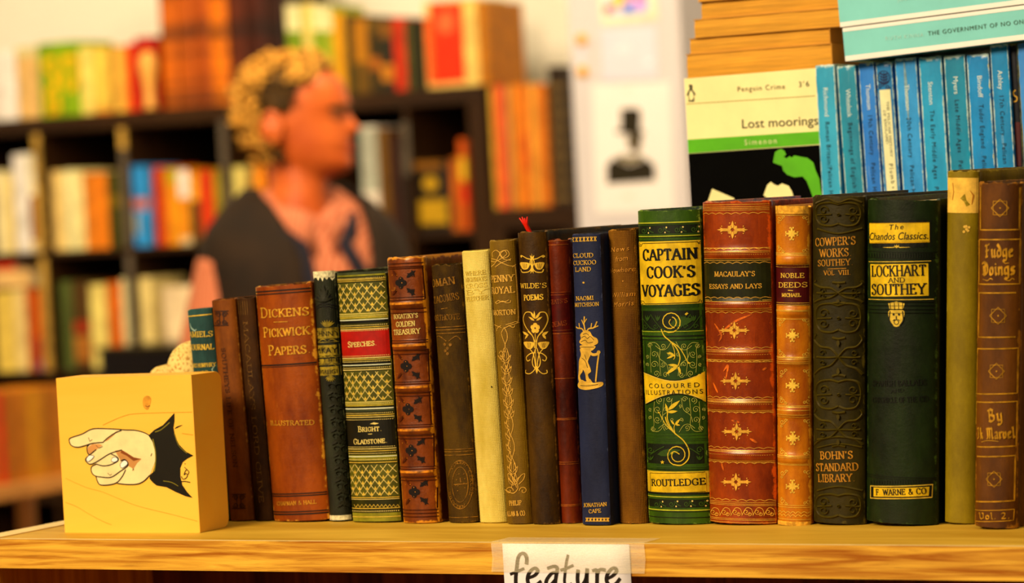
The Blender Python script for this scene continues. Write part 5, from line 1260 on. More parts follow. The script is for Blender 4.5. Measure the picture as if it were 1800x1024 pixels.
pel = [
 ('pale aqua paperback with scuffed spine, leftmost of the blue row', (35, 133), 325, .055, (62, 164, 168), (50, 150, 158), 'Richmond', 'Roman Britain/Pelican History', (78, 440, 610)),
 ('sea-green worn paperback, second in the blue row beside the aqua one', (143, 238), 330, .070, (44, 150, 150), (36, 134, 138), 'Whitelock', 'Beginnings of English Society', (190, 446, 615)),
 ('slim deeper blue paperback, third in the blue row', (251, 330), 315, .066, (54, 136, 182), (42, 120, 170), 'Thomson', '19th Century   Pelican History', (290, 422, 578)),
 ('blue paperback with a cream spine label and an engraved tree emblem', (338, 420), 312, .066, (30, 132, 158), (22, 118, 146), None, None, None),
 ('blue paperback with whitish creased spine, right of the cream-labelled one', (433, 542), 292, .064, (60, 152, 178), (34, 128, 158), 'Thomson', '20th Century   Pelican History', (484, 424, 588)),
 ('turquoise paperback with a broad flat spine in the middle of the blue row', (553, 668), 285, .060, (40, 156, 168), (30, 142, 158), 'Stenton', 'The Early Middle Ages   Pelican', (602, 410, 552)),
 ('green-teal paperback between the broad turquoise spine and the cerulean one', (678, 785), 276, .060, (14, 142, 148), (10, 128, 136), 'Myers', 'Late Middle Ages   Pelican', (728, 384, 500)),
 ('bright cerulean paperback just left of the tallest turquoise one', (792, 905), 273, .056, (8, 140, 168), (6, 124, 152), 'Bindoff', 'Tudor England   Pelican', (848, 380, 522)),
 ('tallest deep turquoise paperback, just left of the dark navy spine', (909, 1000), 224, .058, (8, 138, 160), (6, 122, 146), 'Ashley', '17th Century   Pelican History', (950, 352, 480)),
]
for i, (lab, (xa, xb), yt, sl, ca, cdk, au, ti, tp_) in enumerate(pel):
    X0, X1, y = 1420 + xa / 2.845, 1420 + xb / 2.845, yt / 2.845; dy = 590 - y
    q = [(X0, y), (X1, y - 1.5), (X0 + sl * dy, 590), (X1 + sl * dy, 589)]
    mt_ = pmat('paperback blue %d' % i if False else 'blue paper ' + 'abcdefghij'[i], c(*ca, 1.3), c(*cdk, 1.25), c(214, 224, 190))
    b = Book('paperback', lab, q, YP, mt_, B=.0004, depth=.111, rag=.0003, zb=ZR, t=.0005, sq=.0002, groove=0, page=(206, 180, 110), group='blue paperbacks standing on the plinth', shrink=.0006)
    b.zoom(*SPX[8])
    if au:
        x, ya, yt2 = tp_
        def dtext(t, x, y, L, cap, m_, st='sans'):
            b.text(t, x, y, x + sl * L * 1.0, y + L, cap, m_, st, 'spine_lettering')
        wa = {'Richmond': 142, 'Whitelock': 140, 'Thomson': 126, 'Stenton': 112, 'Myers': 86, 'Bindoff': 108, 'Ashley': 96}[au]
        dtext(au, x, ya, wa, 25, OFFW)
        Lt = len(ti) * 15.6
        dtext(ti, x + sl * (yt2 - ya), yt2, Lt, 24, TXT)
    else:
        CRL = plain('cream paper label', c(238, 226, 166), .7, 0, .05, 100)
        TL, TR = (358, 450), (412, 446)
        b.patch([TL, TR, (450, 960), (396, 960)], CRL, 'spine_label', .0002, 12)
        b.text('THE PELICAN HISTORY', 394, 508, 414, 784, 12, TXT, 'serif', 'spine_lettering'); b.text('OF ENGLAND: 7', 378, 552, 396, 750, 12, TXT, 'serif', 'spine_lettering'); b.text('Plumb', 406, 820, 418, 918, 22, INK, 'sans', 'spine_lettering'); b.dot(427, 937, 4, INK, 'spine_lettering')
        NB = plain('navy print', c(10, 52, 84), .6, 0, .1)
        cx, cy = 380, 388
        b.line([(cx + 30 * math.cos(a * .4), cy + 34 * math.sin(a * .4)) for a in range(17)], 4, NB, 'printed_emblem')
        b.line([(cx, cy + 44), (cx, cy - 28)], 4, NB, 'printed_emblem')
        for k in (-1, 0, 1, 2):
            for s_ in (-1, 1): b.leaf((cx, cy + 16 - k * 14), (cx + s_ * 24, cy + 2 - k * 13), 9, NB, .0003, 'printed_emblem')
        for s_ in (-1, 1): b.spiral(cx + s_ * 20, cy + 46, 13, 0, 1.3 * s_, 4, NB, .0003, .2, name='printed_emblem')
    # creases and edge chips
    for k in range(9):
        yy = random.uniform(yt + 10, 940); side = random.choice((xa + 3, xb - 4)) + sl * (yy - yt)
        b.line([(side, yy), (side + random.uniform(-2, 2), yy + random.uniform(6, 26))], random.uniform(2, 5), plain('chipped paper edge', c(232, 214, 150), .8, 0, .1), 'chipped_edge', taper=True)
    if i == 4: b.line([(480, 296), (486, 360), (494, 470), (504, 600)], 16, plain('pale crease', c(150, 178, 170), .7, 0, .2, 300), 'chipped_edge', h=.0002, taper=True)
    b.flush()
# dark hardback and light blue paperback at the right end
def edge_book(label, X0, X1, y, sl, ca, cdk, depth, Yo=0.0):
    dy = 590 - y; q = [(X0, y), (X1, y - 1), (X0 + sl * dy, 590), (X1 + sl * dy, 589)]
    return Book('paperback', label, q, YP + Yo, pmat('edge ' + label[:12], c(*ca), c(*cdk), c(160, 150, 110)), B=.0004, depth=.11, rag=.0002, zb=ZR, t=.0006, sq=.0002, groove=0, group='blue paperbacks standing on the plinth')
b = edge_book('dark navy book with an orange ampersand-like ornament, squeezed between turquoise spines', 1772, 1787, 76, .058, (14, 30, 40), (10, 20, 28), .11, .004)
b.zoom(*SPX[8]); OR = plain('ochre ornament', c(214, 160, 60), .5, 0, .1); b.line([(1040, 450), (1028, 462), (1034, 478), (1046, 486), (1044, 504), (1030, 508)], 6, OR, 'ornament', smooth=True)
b.patch([(1036, 610), (1062, 610), (1068, 830), (1042, 830)], plain('maroon paper', c(90, 20, 20), .5), 'spine_label'); b.flush()
b = edge_book('light blue paperback cut by the right edge, last of the blue row', 1787.5, 1822, 74, .058, (84, 160, 200), (66, 146, 190), .11); b.flush()

# face-out crime paperback
q = [(1200.5, 138), (1440, 123), (1227, 590), (1466, 582)]
CREAMC = plain('cream cover', c(248, 228, 158), .5, 0, .04, 30); GRNC = plain('green print', c(104, 184, 18), .45, 0, .06, 60); BLKC = plain('black print', c(10, 9, 4), .8, 0, .15, 90, spec=.04)
x0, x1 = at(1200.5, 138, Y=YP).x, at(1440, 123, Y=YP).x
zt = at(1320, 130, Y=YP).z; th = math.radians(-.35)
wL, HL = x1 - x0, zt - ZR
M = Matrix.Translation(((x0 + x1) / 2 + .5 * HL * math.sin(-th) , YP + .003, ZR + .0006)) @ Matrix.Rotation(th, 4, 'Y')
root = empty('paperback', M, 'green, black and cream crime paperback standing face out', 'book')
g = Geo(); g.box(-wL / 2, wL / 2, 0, .0006, 0, HL); g.box(-wL / 2, wL / 2, .0132, .0138, 0, HL); g.box(-wL / 2, -wL / 2 + .0006, .0006, .0132, 0, HL)
g.mk('cover', CREAMC, root); box('page_block', -wL / 2 + .0007, wL / 2 - .0004, .0007, .0131, .0003, HL - .0003, pages_mat('pages 226 196 140', c(226, 196, 140)), root)
b = Surf(M, wL, HL, root); b.clip = wL / 2; b.zoom(1180, 0, 2.769); PR = 'cover_print'
b.line([(55, 507), (700, 466)], 2.5, plain('thin olive line', c(150, 130, 60)), PR)
b.text('Penguin Crime', 324, 446, 554, 432, 26, plain('brown print', c(110, 84, 40)), 'sans', PR); b.text("3'6", 622, 424, 672, 420, 28, INK, 'sans', PR)
b.text('Lost moorings', 346, 624, 716, 606, 46, INK, 'sans', PR)
b.patch([(68, 680), (722, 638), (730, 700), (74, 746)], GRNC, PR, .0002); b.text('Simenon', 358, 706, 514, 697, 28, plain('cream print', c(240, 236, 160)), 'sans', PR, .0004)
b.patch([(76, 748), (730, 704), (790, 1500), (130, 1530)], BLKC, PR, .0002)
b.poly([(506, 740), (520, 730), (536, 724), (552, 734), (560, 752), (548, 762), (562, 770), (576, 760), (588, 766), (600, 756), (630, 762), (664, 768), (692, 790), (704, 830), (722, 870), (728, 920), (742, 980), (750, 1040), (700, 1040), (690, 960), (676, 920), (660, 880), (640, 858), (600, 862), (566, 850), (546, 830), (540, 806), (520, 800), (496, 790)], GRNC, PR, .0004)
b.poly([(468, 900), (486, 884), (500, 896), (520, 904), (540, 892), (572, 904), (588, 930), (600, 970), (606, 1030), (520, 1030), (480, 970), (450, 950)], CREAMC, PR, .0004); b.poly([(200, 918), (308, 964), (290, 1040), (170, 1030), (182, 970)], CREAMC, PR, .0004)
# small bird emblem
PB = plain('print black', c(30, 24, 12))
b.poly([(86, 414), (100, 412), (104, 424), (102, 434), (114, 450), (118, 464), (110, 462), (112, 484), (98, 494), (86, 486), (84, 464), (76, 466), (82, 446), (90, 432)], PB, PR, .0003, True)
b.poly([(96, 440), (108, 456), (108, 480), (98, 488), (90, 482), (88, 458)], CREAMC, PR, .0004, True); b.line([(82, 494), (94, 492)], 3, PB, PR); b.line([(102, 494), (114, 490)], 3, PB, PR); b.dot(96, 422, 2, CREAMC, PR, .0004)
b.flush()

# stack of paperbacks lying flat, page edges to the viewer
YS = YP + .022; z = stack_z
PGM = pages_mat('tan page edges', c(238, 170, 72), 'Z', 1500)
lays = [(1209, 1462, 136, 93, 0, 'thick tan paperback lying flat directly above the face-out crime paperback'), (1214, 1458, 93, 66, .002, 'tan paperback lying flat, second from the bottom of the flat stack'),
        (1222, 1484, 66, 33, .0, 'tan paperback lying flat in the middle of the flat stack, with a slight warp'), (1234, 1488, 33, 3, .003, 'tan paperback lying flat, second from the top of the flat stack'),
        (1228, 1484, 3, -36, .0, 'topmost tan paperback of the flat stack, cut by the upper edge')]
for k, (xa, xb, yb_, ya_, yo, lab) in enumerate(lays):
    X0, X1 = at(xa, yb_, Y=YS + yo).x, at(xb, yb_ - 20, Y=YS + yo).x
    h = at(xa, ya_, Y=YS).z - at(xa, yb_, Y=YS).z
    r = empty('paperback', ((X0 + X1) / 2, YS + yo, z), lab, 'book', 'tan paperbacks lying in a flat stack'); hw = (X1 - X0) / 2
    g = Geo(); n = 14; rg = []
    for i in range(n + 1):
        x = -hw + 2 * hw * i / n; yy = .0012 * noise.noise(Vector((i * .4, k * 3, 1))); 
        rg.append([(x, yy, .0005), (x, yy - .0004, h * .5), (x, yy + .0006, h - .0006), (x, .168, h - .0006), (x, .168, .0005)])
    g.rings(rg); fix(g.mk('page_block', PGM, r))
    cvm = plain('paperback cover edge', c(214, 150, 70), .6, 0, .1)
    g = Geo(); g.box(-hw - .0006, hw, -.0004, .1685, 0, .0005); g.box(-hw - .0006, hw, -.0004, .1685, h - .0006, h - .0001); g.box(hw + .0002, hw + .0008, -.0004, .1685, 0, h - .0001); g.mk('cover', cvm, r)
    z += h

# two teal paperbacks lying on top of the blue row
TEAL = plain('mint cover', c(142, 208, 182), .42, 0, .04, 30); TEALW = plain('cream cover strip', c(250, 238, 200), .5, 0, .03, 30)
YG = YP - .012
def lying(label, p0, p1, thick0, strip, up=0):
    a, e = at(*p0, Y=YG), at(*p1, Y=YG); d = e - a; th = -math.atan2(d.z, d.x); wl = .198
    M = Matrix.Translation(a) @ Matrix.Rotation(th, 4, 'Y')
    r = empty('paperback', M, label, 'book', 'mint paperbacks lying on the blue row'); h = thick0
    g = Geo(); g.box(0, wl, 0, .0007, 0, h); g.box(0, wl, 0, .128, 0, .0006); g.box(0, wl, 0, .128, h - .0006, h); g.mk('cover', TEAL, r)
    box('page_block', .0003, wl - .0003, .0008, .127, .0007, h - .0007, pages_mat('pages 226 196 140', c(226, 196, 140)), r)
    sfc = Surf(M, 2 * wl, h, r); sfc.clip = wl
    B = sfc.bucket('cover_strip', TEALW)
    for za, zb_ in strip: sfc.grid(lambda u, v, za=za, zb_=zb_: (.0002 + (wl - .0004) * u, za + (zb_ - za) * v), 8, 1, .0002, B)
    return sfc, M, h
hg = (at(1483, 48, Y=YG) - at(1485, 107, Y=YG)).length
s1, M1, h1 = lying('mint paperback lying flat on the blue row, the lower one with a dark title', (1486, 108), (1800, 70), hg, [(0.0001, .0035), (hg - .0026, hg - .0001)])
s1.zoom(*SPX[8]); s1.text('THE GOVERNMENT OF NO ONE', 602, 178, 1098, 116, 22, plain('grey green print', c(70, 100, 80)), 'sans', 'spine_lettering'); s1.text('RUTH KINNA', 390, 202, 580, 183, 20, plain('pale mint print', c(196, 232, 206)), 'sans', 'spine_lettering'); s1.flush()
a2 = M1 @ Vector((-.0015, 0, h1 + .0006)); 
def proj(p):
    d = p - CAM; z_ = d.dot(fwd); return (900 + F * d.dot(right) / z_, 512 + F * d.dot(down) / z_)
pa2 = proj(a2); pb2 = proj(M1 @ Vector((.19, 0, h1 + .0006)))
s2, M2, h2 = lying('mint paperback lying flat on top of the other mint one, cut by the upper edge', pa2, (pb2[0], pb2[1]), .024, [(.0001, .0032), (.0208, .0238)])
s2.zoom(*SPX[8]); s2.text('JONATHAN', 450, 8, 570, -8, 20, plain('pale mint print', c(196, 232, 206)), 'sans', 'spine_lettering'); s2.flush()

# ------------------------------------------------------------------ notices on the pillar
def sheet(name, label, cat, quad, mat, off):
    y = PYF - off; P4 = [at(px, py, Y=y) for px, py in quad]; o_ = sum(P4, Vector()) / 4
    r = empty(name, (o_.x, y, P4[3].z), label, cat)
    L = [p - r.matrix_world.translation for p in P4]; v = L + [p + Vector((0, .0008, 0)) for p in L]
    mk('sheet', v, [[0, 1, 2, 3], [7, 6, 5, 4], [0, 4, 5, 1], [1, 5, 6, 2], [2, 6, 7, 3], [3, 7, 4, 0]], mat, r)
    s_ = Surf(r.matrix_world.copy(), 9, 9, r); s_.clip = 9; s_.put = lambda x, z, h: Vector((x, -h * 3, z)); return s_
SH1 = plain('cream poster paper', c(228, 212, 184), .9, 0, .02, 8, spec=.05); SH2 = plain('cool white paper', (.54, .57, .72, 1), .8, 0, .02, 8); GR = plain('poster charcoal', c(52, 42, 40), .9, 0, .15, 12)
p = sheet('portrait_poster', 'cream poster of a bearded figure in a tall top hat, pinned on the white pillar', 'poster', [(1040, 148), (1178, 144), (1186, 372), (1048, 376)], SH1, .002)
p.zoom(980, 0, 2.5615); PP = 'printed_portrait'
p.poly([(284, 496), (300, 488), (350, 486), (370, 492), (376, 520), (372, 580), (392, 600), (380, 612), (340, 604), (290, 602), (262, 598), (262, 588), (286, 580), (288, 540)], GR, PP)
p.poly([(320, 608), (372, 606), (378, 640), (366, 680), (344, 690), (326, 668), (314, 640)], plain('poster mid grey', c(110, 92, 78), .7), PP, .0002, True)
p.poly([(272, 706), (294, 696), (330, 702), (366, 694), (380, 706), (366, 726), (330, 736), (288, 728)], plain('poster light grey', c(142, 124, 104), .9), PP, .0004, True)
p.poly([(222, 742), (262, 706), (284, 730), (326, 744), (372, 730), (388, 706), (438, 744), (440, 812), (224, 828)], GR, PP, .0003); p.poly([(300, 402), (336, 400), (336, 406), (300, 408)], plain('poster beige', c(220, 206, 170)), PP)
p.poly([(340, 616), (370, 622), (366, 650), (348, 660)], GR, PP, .0005, True); p.poly([(300, 880), (340, 878), (340, 888), (300, 890)], plain('poster beige', c(220, 206, 170)), PP); p.flush()
p = sheet('notice_sheet', 'white notice sheet with faint print, above the top-hat portrait on the pillar', 'poster', [(1056, 52), (1152, 46), (1156, 138), (1060, 144)], SH2, .0018)
p.zoom(980, 0, 2.5615); FP = plain('faint print', c(214, 214, 216), .8); p.poly([(280, 200), (320, 194), (336, 220), (320, 250), (286, 256), (272, 230)], FP, 'faint_print', .0003, True); p.poly([(390, 270), (430, 268), (424, 290), (396, 292)], FP, 'faint_print')
p.line([(200, 350), (250, 344)], 8, plain('faint pink', c(240, 206, 206)), 'faint_print'); p.line([(200, 190), (250, 184)], 6, plain('faint pink', c(240, 206, 206)), 'faint_print'); p.flush()
p = sheet('picture_poster', 'cream framed colourful picture at the top of the pillar, cut by the upper edge', 'poster', [(1052, -26), (1148, -30), (1156, 34), (1058, 42)], plain('pale yellow paper', c(236, 218, 170)), .0022)
p.zoom(980, 0, 2.5615)
for q_, col_ in (([(210, -50), (404, -56), (410, 60), (216, 74)], (236, 210, 214)), ([(212, 30), (236, 16), (256, 40), (240, 62), (216, 60)], (226, 90, 90)), ([(240, -20), (300, -30), (306, 20), (264, 40)], (246, 196, 70)), ([(290, 16), (346, 6), (352, 50), (300, 58)], (130, 130, 190)), ([(350, 0), (400, -10), (406, 36), (360, 48)], (226, 150, 190)), ([(216, 62), (400, 46), (404, 58), (216, 74)], (120, 180, 200)), ([(300, -50), (400, -56), (400, -10), (310, -4)], (220, 120, 120))):
    p.poly(q_, plain('picture %d %d %d' % col_, c(*col_)), 'colour_print', .0002 + .0001 * len(q_) if len(q_) == 5 else .0002 + .0002 * (col_[0] != 236))
p.flush()
YEL = plain('yellow pin plastic', c(232, 164, 0), .5, spec=.1)
for px_, py_, lab in ((1020, 70, 'upper yellow magnet on the left side of the white pillar'), (1022, 126, 'lower yellow magnet on the left side of the white pillar')):
    q = at(px_ + 3, py_, Y=PYF); g = Geo(); n = 14
    g.rings([[(r * math.cos(a * 2 * PI / n), yy, r * math.sin(a * 2 * PI / n)) for a in range(n)] for r, yy in ((.0125, 0), (.013, -.002), (.012, -.005), (.008, -.0065))])
    o = g.mk('magnet', YEL, None, True); fix(o); o.location = (q.x, PYF, q.z); tag(o, lab, 'magnet', 'yellow magnets on the pillar')
p = sheet('narrow_strip', 'narrow pale strip of paper hanging between the two yellow magnets', 'paper', [(1016, 74), (1026, 73.6), (1028, 122), (1018, 122.4)], SH2, .0016)

# ------------------------------------------------------------------ background bookcases
YB_ = 5.24
BX1 = at(857, 300, Y=YB_).x; BX0 = -5.2
ZT, Z2, Z3 = 1.722, 1.348, 1.014; TB = .044; TS = .016; BDp = .39
cols = [-4.955, -4.646] + [at(q_, 300, Y=YB_).x for q_ in (67, 219, 396, 560, 717)]
def case(name, label, x0, x1, y0, ztop, shelves, cols, tb, post, pal=()):
    r = empty(name, (x0, y0, 0), label, 'bookcase'); L = (x0, y0, 0)
    lbox('top_board', r, L, x0, x1, y0, y0 + BDp, ztop - tb, ztop, BLACKWOOD, .002)
    lbox('side_panel', r, L, x0, x0 + post, y0, y0 + BDp, 0, ztop - tb, BLACKWOODV, .002); lbox('side_panel', r, L, x1 - post, x1, y0, y0 + BDp, 0, ztop - tb, BLACKWOODV, .002)
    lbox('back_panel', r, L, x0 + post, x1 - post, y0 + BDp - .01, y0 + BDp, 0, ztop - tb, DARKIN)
    xs_ = [x0 + post] + list(cols) + [x1 - post]
    for z_ in shelves:
        for a_, e_ in zip(xs_, xs_[1:]):
            a2_ = a_ + (TS / 2 if a_ in cols else 0); e2_ = e_ - (TS / 2 if e_ in cols else 0)
            lbox('shelf', r, L, a2_, e2_, y0 + .003, y0 + BDp - .01, z_ - TS, z_, BLACKWOOD)
    for k, x_ in enumerate(cols):
        o = lbox('divider', r, L, x_ - TS / 2, x_ + TS / 2, y0 + .003, y0 + BDp - .01, 0, ztop - tb, BLACKWOODV)
    return r
bc = case('dark_bookcase', 'large dark brown cube bookcase behind the man, crowded with books', BX0, BX1, YB_, ZT, [Z2, Z3, .66, .33, .06], cols, TB, .05)
TANE = plain('tan divider glare', c(206, 160, 90), .6, 0, .3, 20); GREYE = plain('grey divider glare', c(110, 92, 88), .5, 0, .2, 20)  # glare on the dark dividers, put into the colour of thin strips
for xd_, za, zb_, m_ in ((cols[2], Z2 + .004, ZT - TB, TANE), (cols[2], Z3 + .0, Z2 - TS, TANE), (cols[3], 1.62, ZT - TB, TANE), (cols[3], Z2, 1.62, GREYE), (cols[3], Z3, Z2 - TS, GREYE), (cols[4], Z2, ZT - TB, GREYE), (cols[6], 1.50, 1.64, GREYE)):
    o = lbox('glare_strip', bc, (BX0, YB_, 0), xd_ - TS / 2 - .003, xd_ + TS / 2 + .003, YB_ - .004, YB_ + .003, za, zb_, m_); o['label'] = 'pale strip of painted glare' if m_ is TANE else 'greyish strip of painted glare'
RX0, RX1 = at(861, 380, Y=YB_).x, at(1016, 380, Y=YB_).x
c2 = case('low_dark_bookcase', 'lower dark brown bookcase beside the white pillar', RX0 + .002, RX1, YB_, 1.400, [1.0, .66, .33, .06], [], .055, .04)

BGM = {}
def bgmat(col):
    if col not in BGM: BGM[col] = plain('bg cover %d %d %d' % col, c(*col), .55, 0, .15, 25)
    return BGM[col]
def bgbook(label, xa, xb, ytop, zb_, col, yo=.012, lean=0, depth=.17, name='book', bands=(), group=None, title=None, H=None):
    Yf = YB_ + yo
    ym_ = ytop + 60; X0, X1 = at(xa, ym_, Y=Yf).x, at(xb, ym_, Y=Yf).x
    if zb_ < 1.36:
        for dv in cols:      # keep clear of the bookcase's dividers
            lo_, hi_ = dv - TS / 2 - .004, dv + TS / 2 + .004
            if X0 < hi_ and X1 > lo_:
                if (X0 + X1) / 2 < dv: X1 = lo_
                else: X0 = hi_
    h = H or (at((xa + xb) / 2, ytop, Y=Yf).z - zb_); w = (X1 - X0) - .001; th = math.radians(lean)
    M = Matrix.Translation(((X0 + X1) / 2, Yf, zb_ + w / 2 * abs(math.sin(th)))) @ Matrix.Rotation(th, 4, 'Y')
    r = empty(name, M, label, 'book', group); m_ = bgmat(col)
    t = .0025; g = Geo(); B_ = min(.006, w * .16); n = 6
    prof = [(-w / 2, depth)] + [(w / 2 * math.sin(PI / 2 * (-1 + 2 * i / n)), -B_ * math.cos(PI / 2 * (-1 + 2 * i / n)) + B_) for i in range(n + 1)] + [(w / 2, depth)]
    inn = [(x * (1 - 2 * t / w), y + (t if i not in (0, len(prof) - 1) else 0)) for i, (x, y) in enumerate(prof)]
    V = [Vector((x, y, z_)) for z_ in (0, h) for x, y in prof] + [Vector((x, y, z_)) for z_ in (0, h) for x, y in inn]; k = len(prof); Fc = []
    for i in range(k - 1):
        Fc += [[i, i + 1, k + i + 1, k + i], [2 * k + i + 1, 2 * k + i, 3 * k + i, 3 * k + i + 1], [k + i, k + i + 1, 3 * k + i + 1, 3 * k + i], [i + 1, i, 2 * k + i, 2 * k + i + 1]]
    for i in (0, k - 1): Fc.append([i, k + i, 3 * k + i, 2 * k + i])
    o = mk('cover', V, Fc, m_, r); fix(o)
    box('page_block', -w / 2 + t + .0002, w / 2 - t - .0002, B_ + t, depth - .003, .003, h - .003, pages_mat('pages 240 214 160', c(240, 214, 160)), r)
    for (f0, f1, bc_) in bands:
        g = Geo(); P_ = [[(w / 2 * math.sin(PI / 2 * (-.97 + 1.94 * i / n)), -B_ * math.cos(PI / 2 * (-.97 + 1.94 * i / n)) + B_ - .0008, z_) for i in range(n + 1)] for z_ in (h * f0, h * f1)]
        g.v = [Vector(q) for row in P_ for q in row]; g.f = [[i, i + 1, n + 2 + i, n + 1 + i] for i in range(n)]
        g.mk('spine_label', bgmat(bc_), o)
    return r
def row(zb_, items, group, yo=.012, depth=.17):
    for it in items:
        lab, xa, xb, yt, col = it[:5]; kw = it[5] if len(it) > 5 else {}
        bgbook(lab, xa, xb, yt, zb_, col, **dict(dict(yo=yo, depth=depth, group=group), **kw))
W_ = (252, 238, 210)
row(ZT + .0005, [
 ('white book on top of the bookcase at the far left edge', -14, 27, 90, (255, 244, 216)),
 ('pinkish tan book on top of the bookcase, right of the white one', 28, 66, 82, (232, 184, 122), dict(bands=[(.86, 1.0, (236, 214, 150))])),
 ('cream book on top of the bookcase, right of the green one', 139, 162, 82, (252, 216, 122)),
 ('pale yellow book on top of the bookcase, second right of the green one', 162, 190, 84, (254, 204, 100), dict(bands=[(0, .06, (240, 150, 70))])),
 ('thin brownish book on top of the bookcase between pale yellow and cream', 190.5, 201, 80, (200, 140, 60)),
 ('slim peach book on top of the bookcase left of the orange one', 201.5, 215, 82, (255, 194, 98)),
 ('slim orange book on top of the bookcase', 215.5, 224, 80, (255, 150, 60)),
 ('orange-red book on top of the bookcase', 224.5, 237, 76, (232, 64, 8)),
 ('dark red book on top of the bookcase, taller than its neighbours', 237.5, 272, 65, (190, 30, 4)),
], 'books standing on top of the dark bookcase')
# green cover facing out with a yellow blob of lettering
r = bgbook('green book on top of the bookcase with large yellow lettering', 67, 138, 74, ZT + .0005, (150, 178, 10), group='books standing on top of the dark bookcase')
M = r.matrix_world.copy(); gs = Surf(M, 1, .3, r); gs.clip = .0999; gs.sy = lambda x, z: -.0008
YL = plain('yellow lettering', c(255, 190, 30), .6)
gs.zoom(0, 0, 3.913); gs.rib([gs.P(p_) for p_ in cr([(380, 410), (330, 420), (320, 470), (370, 520), (390, 590), (330, 610)], 5)], .017, .001, gs.bucket('yellow_lettering', YL)); gs.rib([gs.P(p_) for p_ in cr([(440, 600), (430, 430), (470, 400), (520, 420), (515, 590), (470, 610)], 5)], .017, .001, gs.bucket('yellow_lettering', YL)); gs.rib([gs.P(p_) for p_ in ((330, 620), (340, 770), (400, 760), (395, 640))], .017, .001, gs.bucket('yellow_lettering', YL)); gs.flush()
# pale rounded ornament in front of the red book
SHL = plain('pale orange ceramic', c(250, 184, 104), .4, 0, .08, 20); q = at(266, 150, Y=YB_ + .05)
g = Geo(); n = 16; zc_ = at(268, 180, Y=YB_ + .05).z; zb0 = ZT; 
rr_ = [(.0, .016), (.006, .018), (.02, .014), (.06, .014), (.09, .020), (.115, .026), (.14, .024), (.155, .014), (.16, .002)]
g.rings([[(r_ * math.cos(a * 2 * PI / n), r_ * math.sin(a * 2 * PI / n), z_) for a in range(n)] for z_, r_ in rr_]); o = g.mk('ceramic_vase', SHL, None, True); fix(o); o.location = (at(263, 160, Y=YB_ - .0).x, YB_ + .024 - .0, ZT + .0)
for q_ in list(bpy.data.objects):
    pass
tag(o, 'small pale orange bulbous vase on top of the bookcase before the red book', 'vase')
o.location.y = YB_ - .0; 
lea = [(276, 303, (216, 112, 10)), (303.5, 332, (198, 98, 8)), (332.5, 362, (186, 88, 10)), (362.5, 394, (238, 130, 12)), (394.5, 424, (110, 44, 6)), (424.5, 462, (84, 30, 6)), (462.5, 494, (64, 24, 6))]
nm = ['leftmost', 'second', 'third', 'fourth and brightest', 'fifth and darker', 'sixth, dark brown', 'seventh, darkest brown']
for i, (xa, xb, col) in enumerate(lea):
    bgbook('tall banded leather folio on the bookcase top, %s from the left' % nm[i] if i else 'tall banded leather folio on the bookcase top, nearest the red book', xa, xb, -70 - (i % 3) * 6, ZT + .0005, col, depth=.24, bands=[(.14 + k * .2, .17 + k * .2, tuple(int(v * .8) for v in col)) for k in range(5)] + [(.44, .54, tuple(int(v * .72) for v in col)), (.74, .84, tuple(int(v * .66) for v in col)), (.02, .1, tuple(int(v * .7) for v in col))], group='tall leather folios on the bookcase')
GC = (236, 200, 120)
row(ZT + .0005, [
 ('slim green and cream book on the bookcase top just above the man’s hair', 503, 519, 8, (150, 170, 50), dict(bands=[(.72, 1, (252, 226, 160))])),
 ('second green and cream book on the bookcase top above the man’s hair', 519.5, 530, 8, (132, 160, 40), dict(bands=[(.72, 1, (252, 226, 160))])),
 ('cream-spined book among the green ones above the man’s hair', 530.5, 549, 6, (238, 206, 120)),
 ('green book right of the cream-spined one above the man', 549.5, 566, 8, (140, 166, 40), dict(bands=[(.72, 1, (252, 226, 160))])),
 ('yellow-green book left of the yellow one on the bookcase top', 566.5, 584, 10, (176, 180, 60), dict(bands=[(.72, 1, (252, 226, 160))])),
 ('bright yellow book on the bookcase top above the man’s forehead', 584.5, 605, 24, (232, 162, 6)),
 ('slate grey book on the bookcase top right of the yellow one', 605.5, 620, 26, (80, 66, 34)),
 ('ochre book on the bookcase top with a brown lower half', 620.5, 646, 34, (190, 124, 14), dict(bands=[(0, .42, (120, 84, 20))])),
 ('dark grey-blue book with orange patch on the bookcase top', 646.5, 666, 28, (70, 56, 34), dict(bands=[(.3, .46, (190, 110, 40)), (.8, .96, (110, 84, 40))])),
 ('navy book with a round orange badge near its foot on the bookcase top', 666.5, 689, 30, (50, 46, 44), dict(bands=[(.14, .36, (214, 136, 50)), (.72, .95, (150, 96, 40))])),
 ('red book on the bookcase top left of the dark green one', 689.5, 712, 30, (206, 54, 8)),
 ('grey-green book on the bookcase top beside the red one', 712.5, 723, 34, (96, 90, 56)),
 ('very dark green book on the bookcase top before the big red cover', 723.5, 743, 34, (50, 44, 12)),
 ('brown book with its spine beside the big red cover, end of the row', 838, 856, 2, (208, 130, 18), dict(depth=.2)),
], 'books standing on top of the dark bookcase')
# big red face-out book
r = bgbook('large cream book with a glowing red front panel on the bookcase top', 745, 837, 0, ZT + .0005, (255, 204, 120), group='books standing on top of the dark bookcase')
rs = Surf(r.matrix_world.copy(), 1, .3, r); rs.clip = 1; rs.sy = lambda x, z: -.001; rs.H = 1; rs.zoom(460, 0, 3.939)
rs.patch([(1160, 20), (1386, 20), (1412, 560), (1190, 580)], plain('vivid red print', c(252, 60, 14), .5), 'red_panel', .0003); rs.patch([(1130, 130), (1170, 120), (1200, 570), (1160, 580)], plain('orange red print', c(250, 110, 50), .5), 'red_panel', .0004)
rs.poly([(1220, 120), (1260, 80), (1320, 90), (1336, 160), (1310, 220), (1250, 226), (1216, 180)], plain('pinkish print', c(255, 120, 80), .5), 'red_panel', .0006, True); rs.flush()

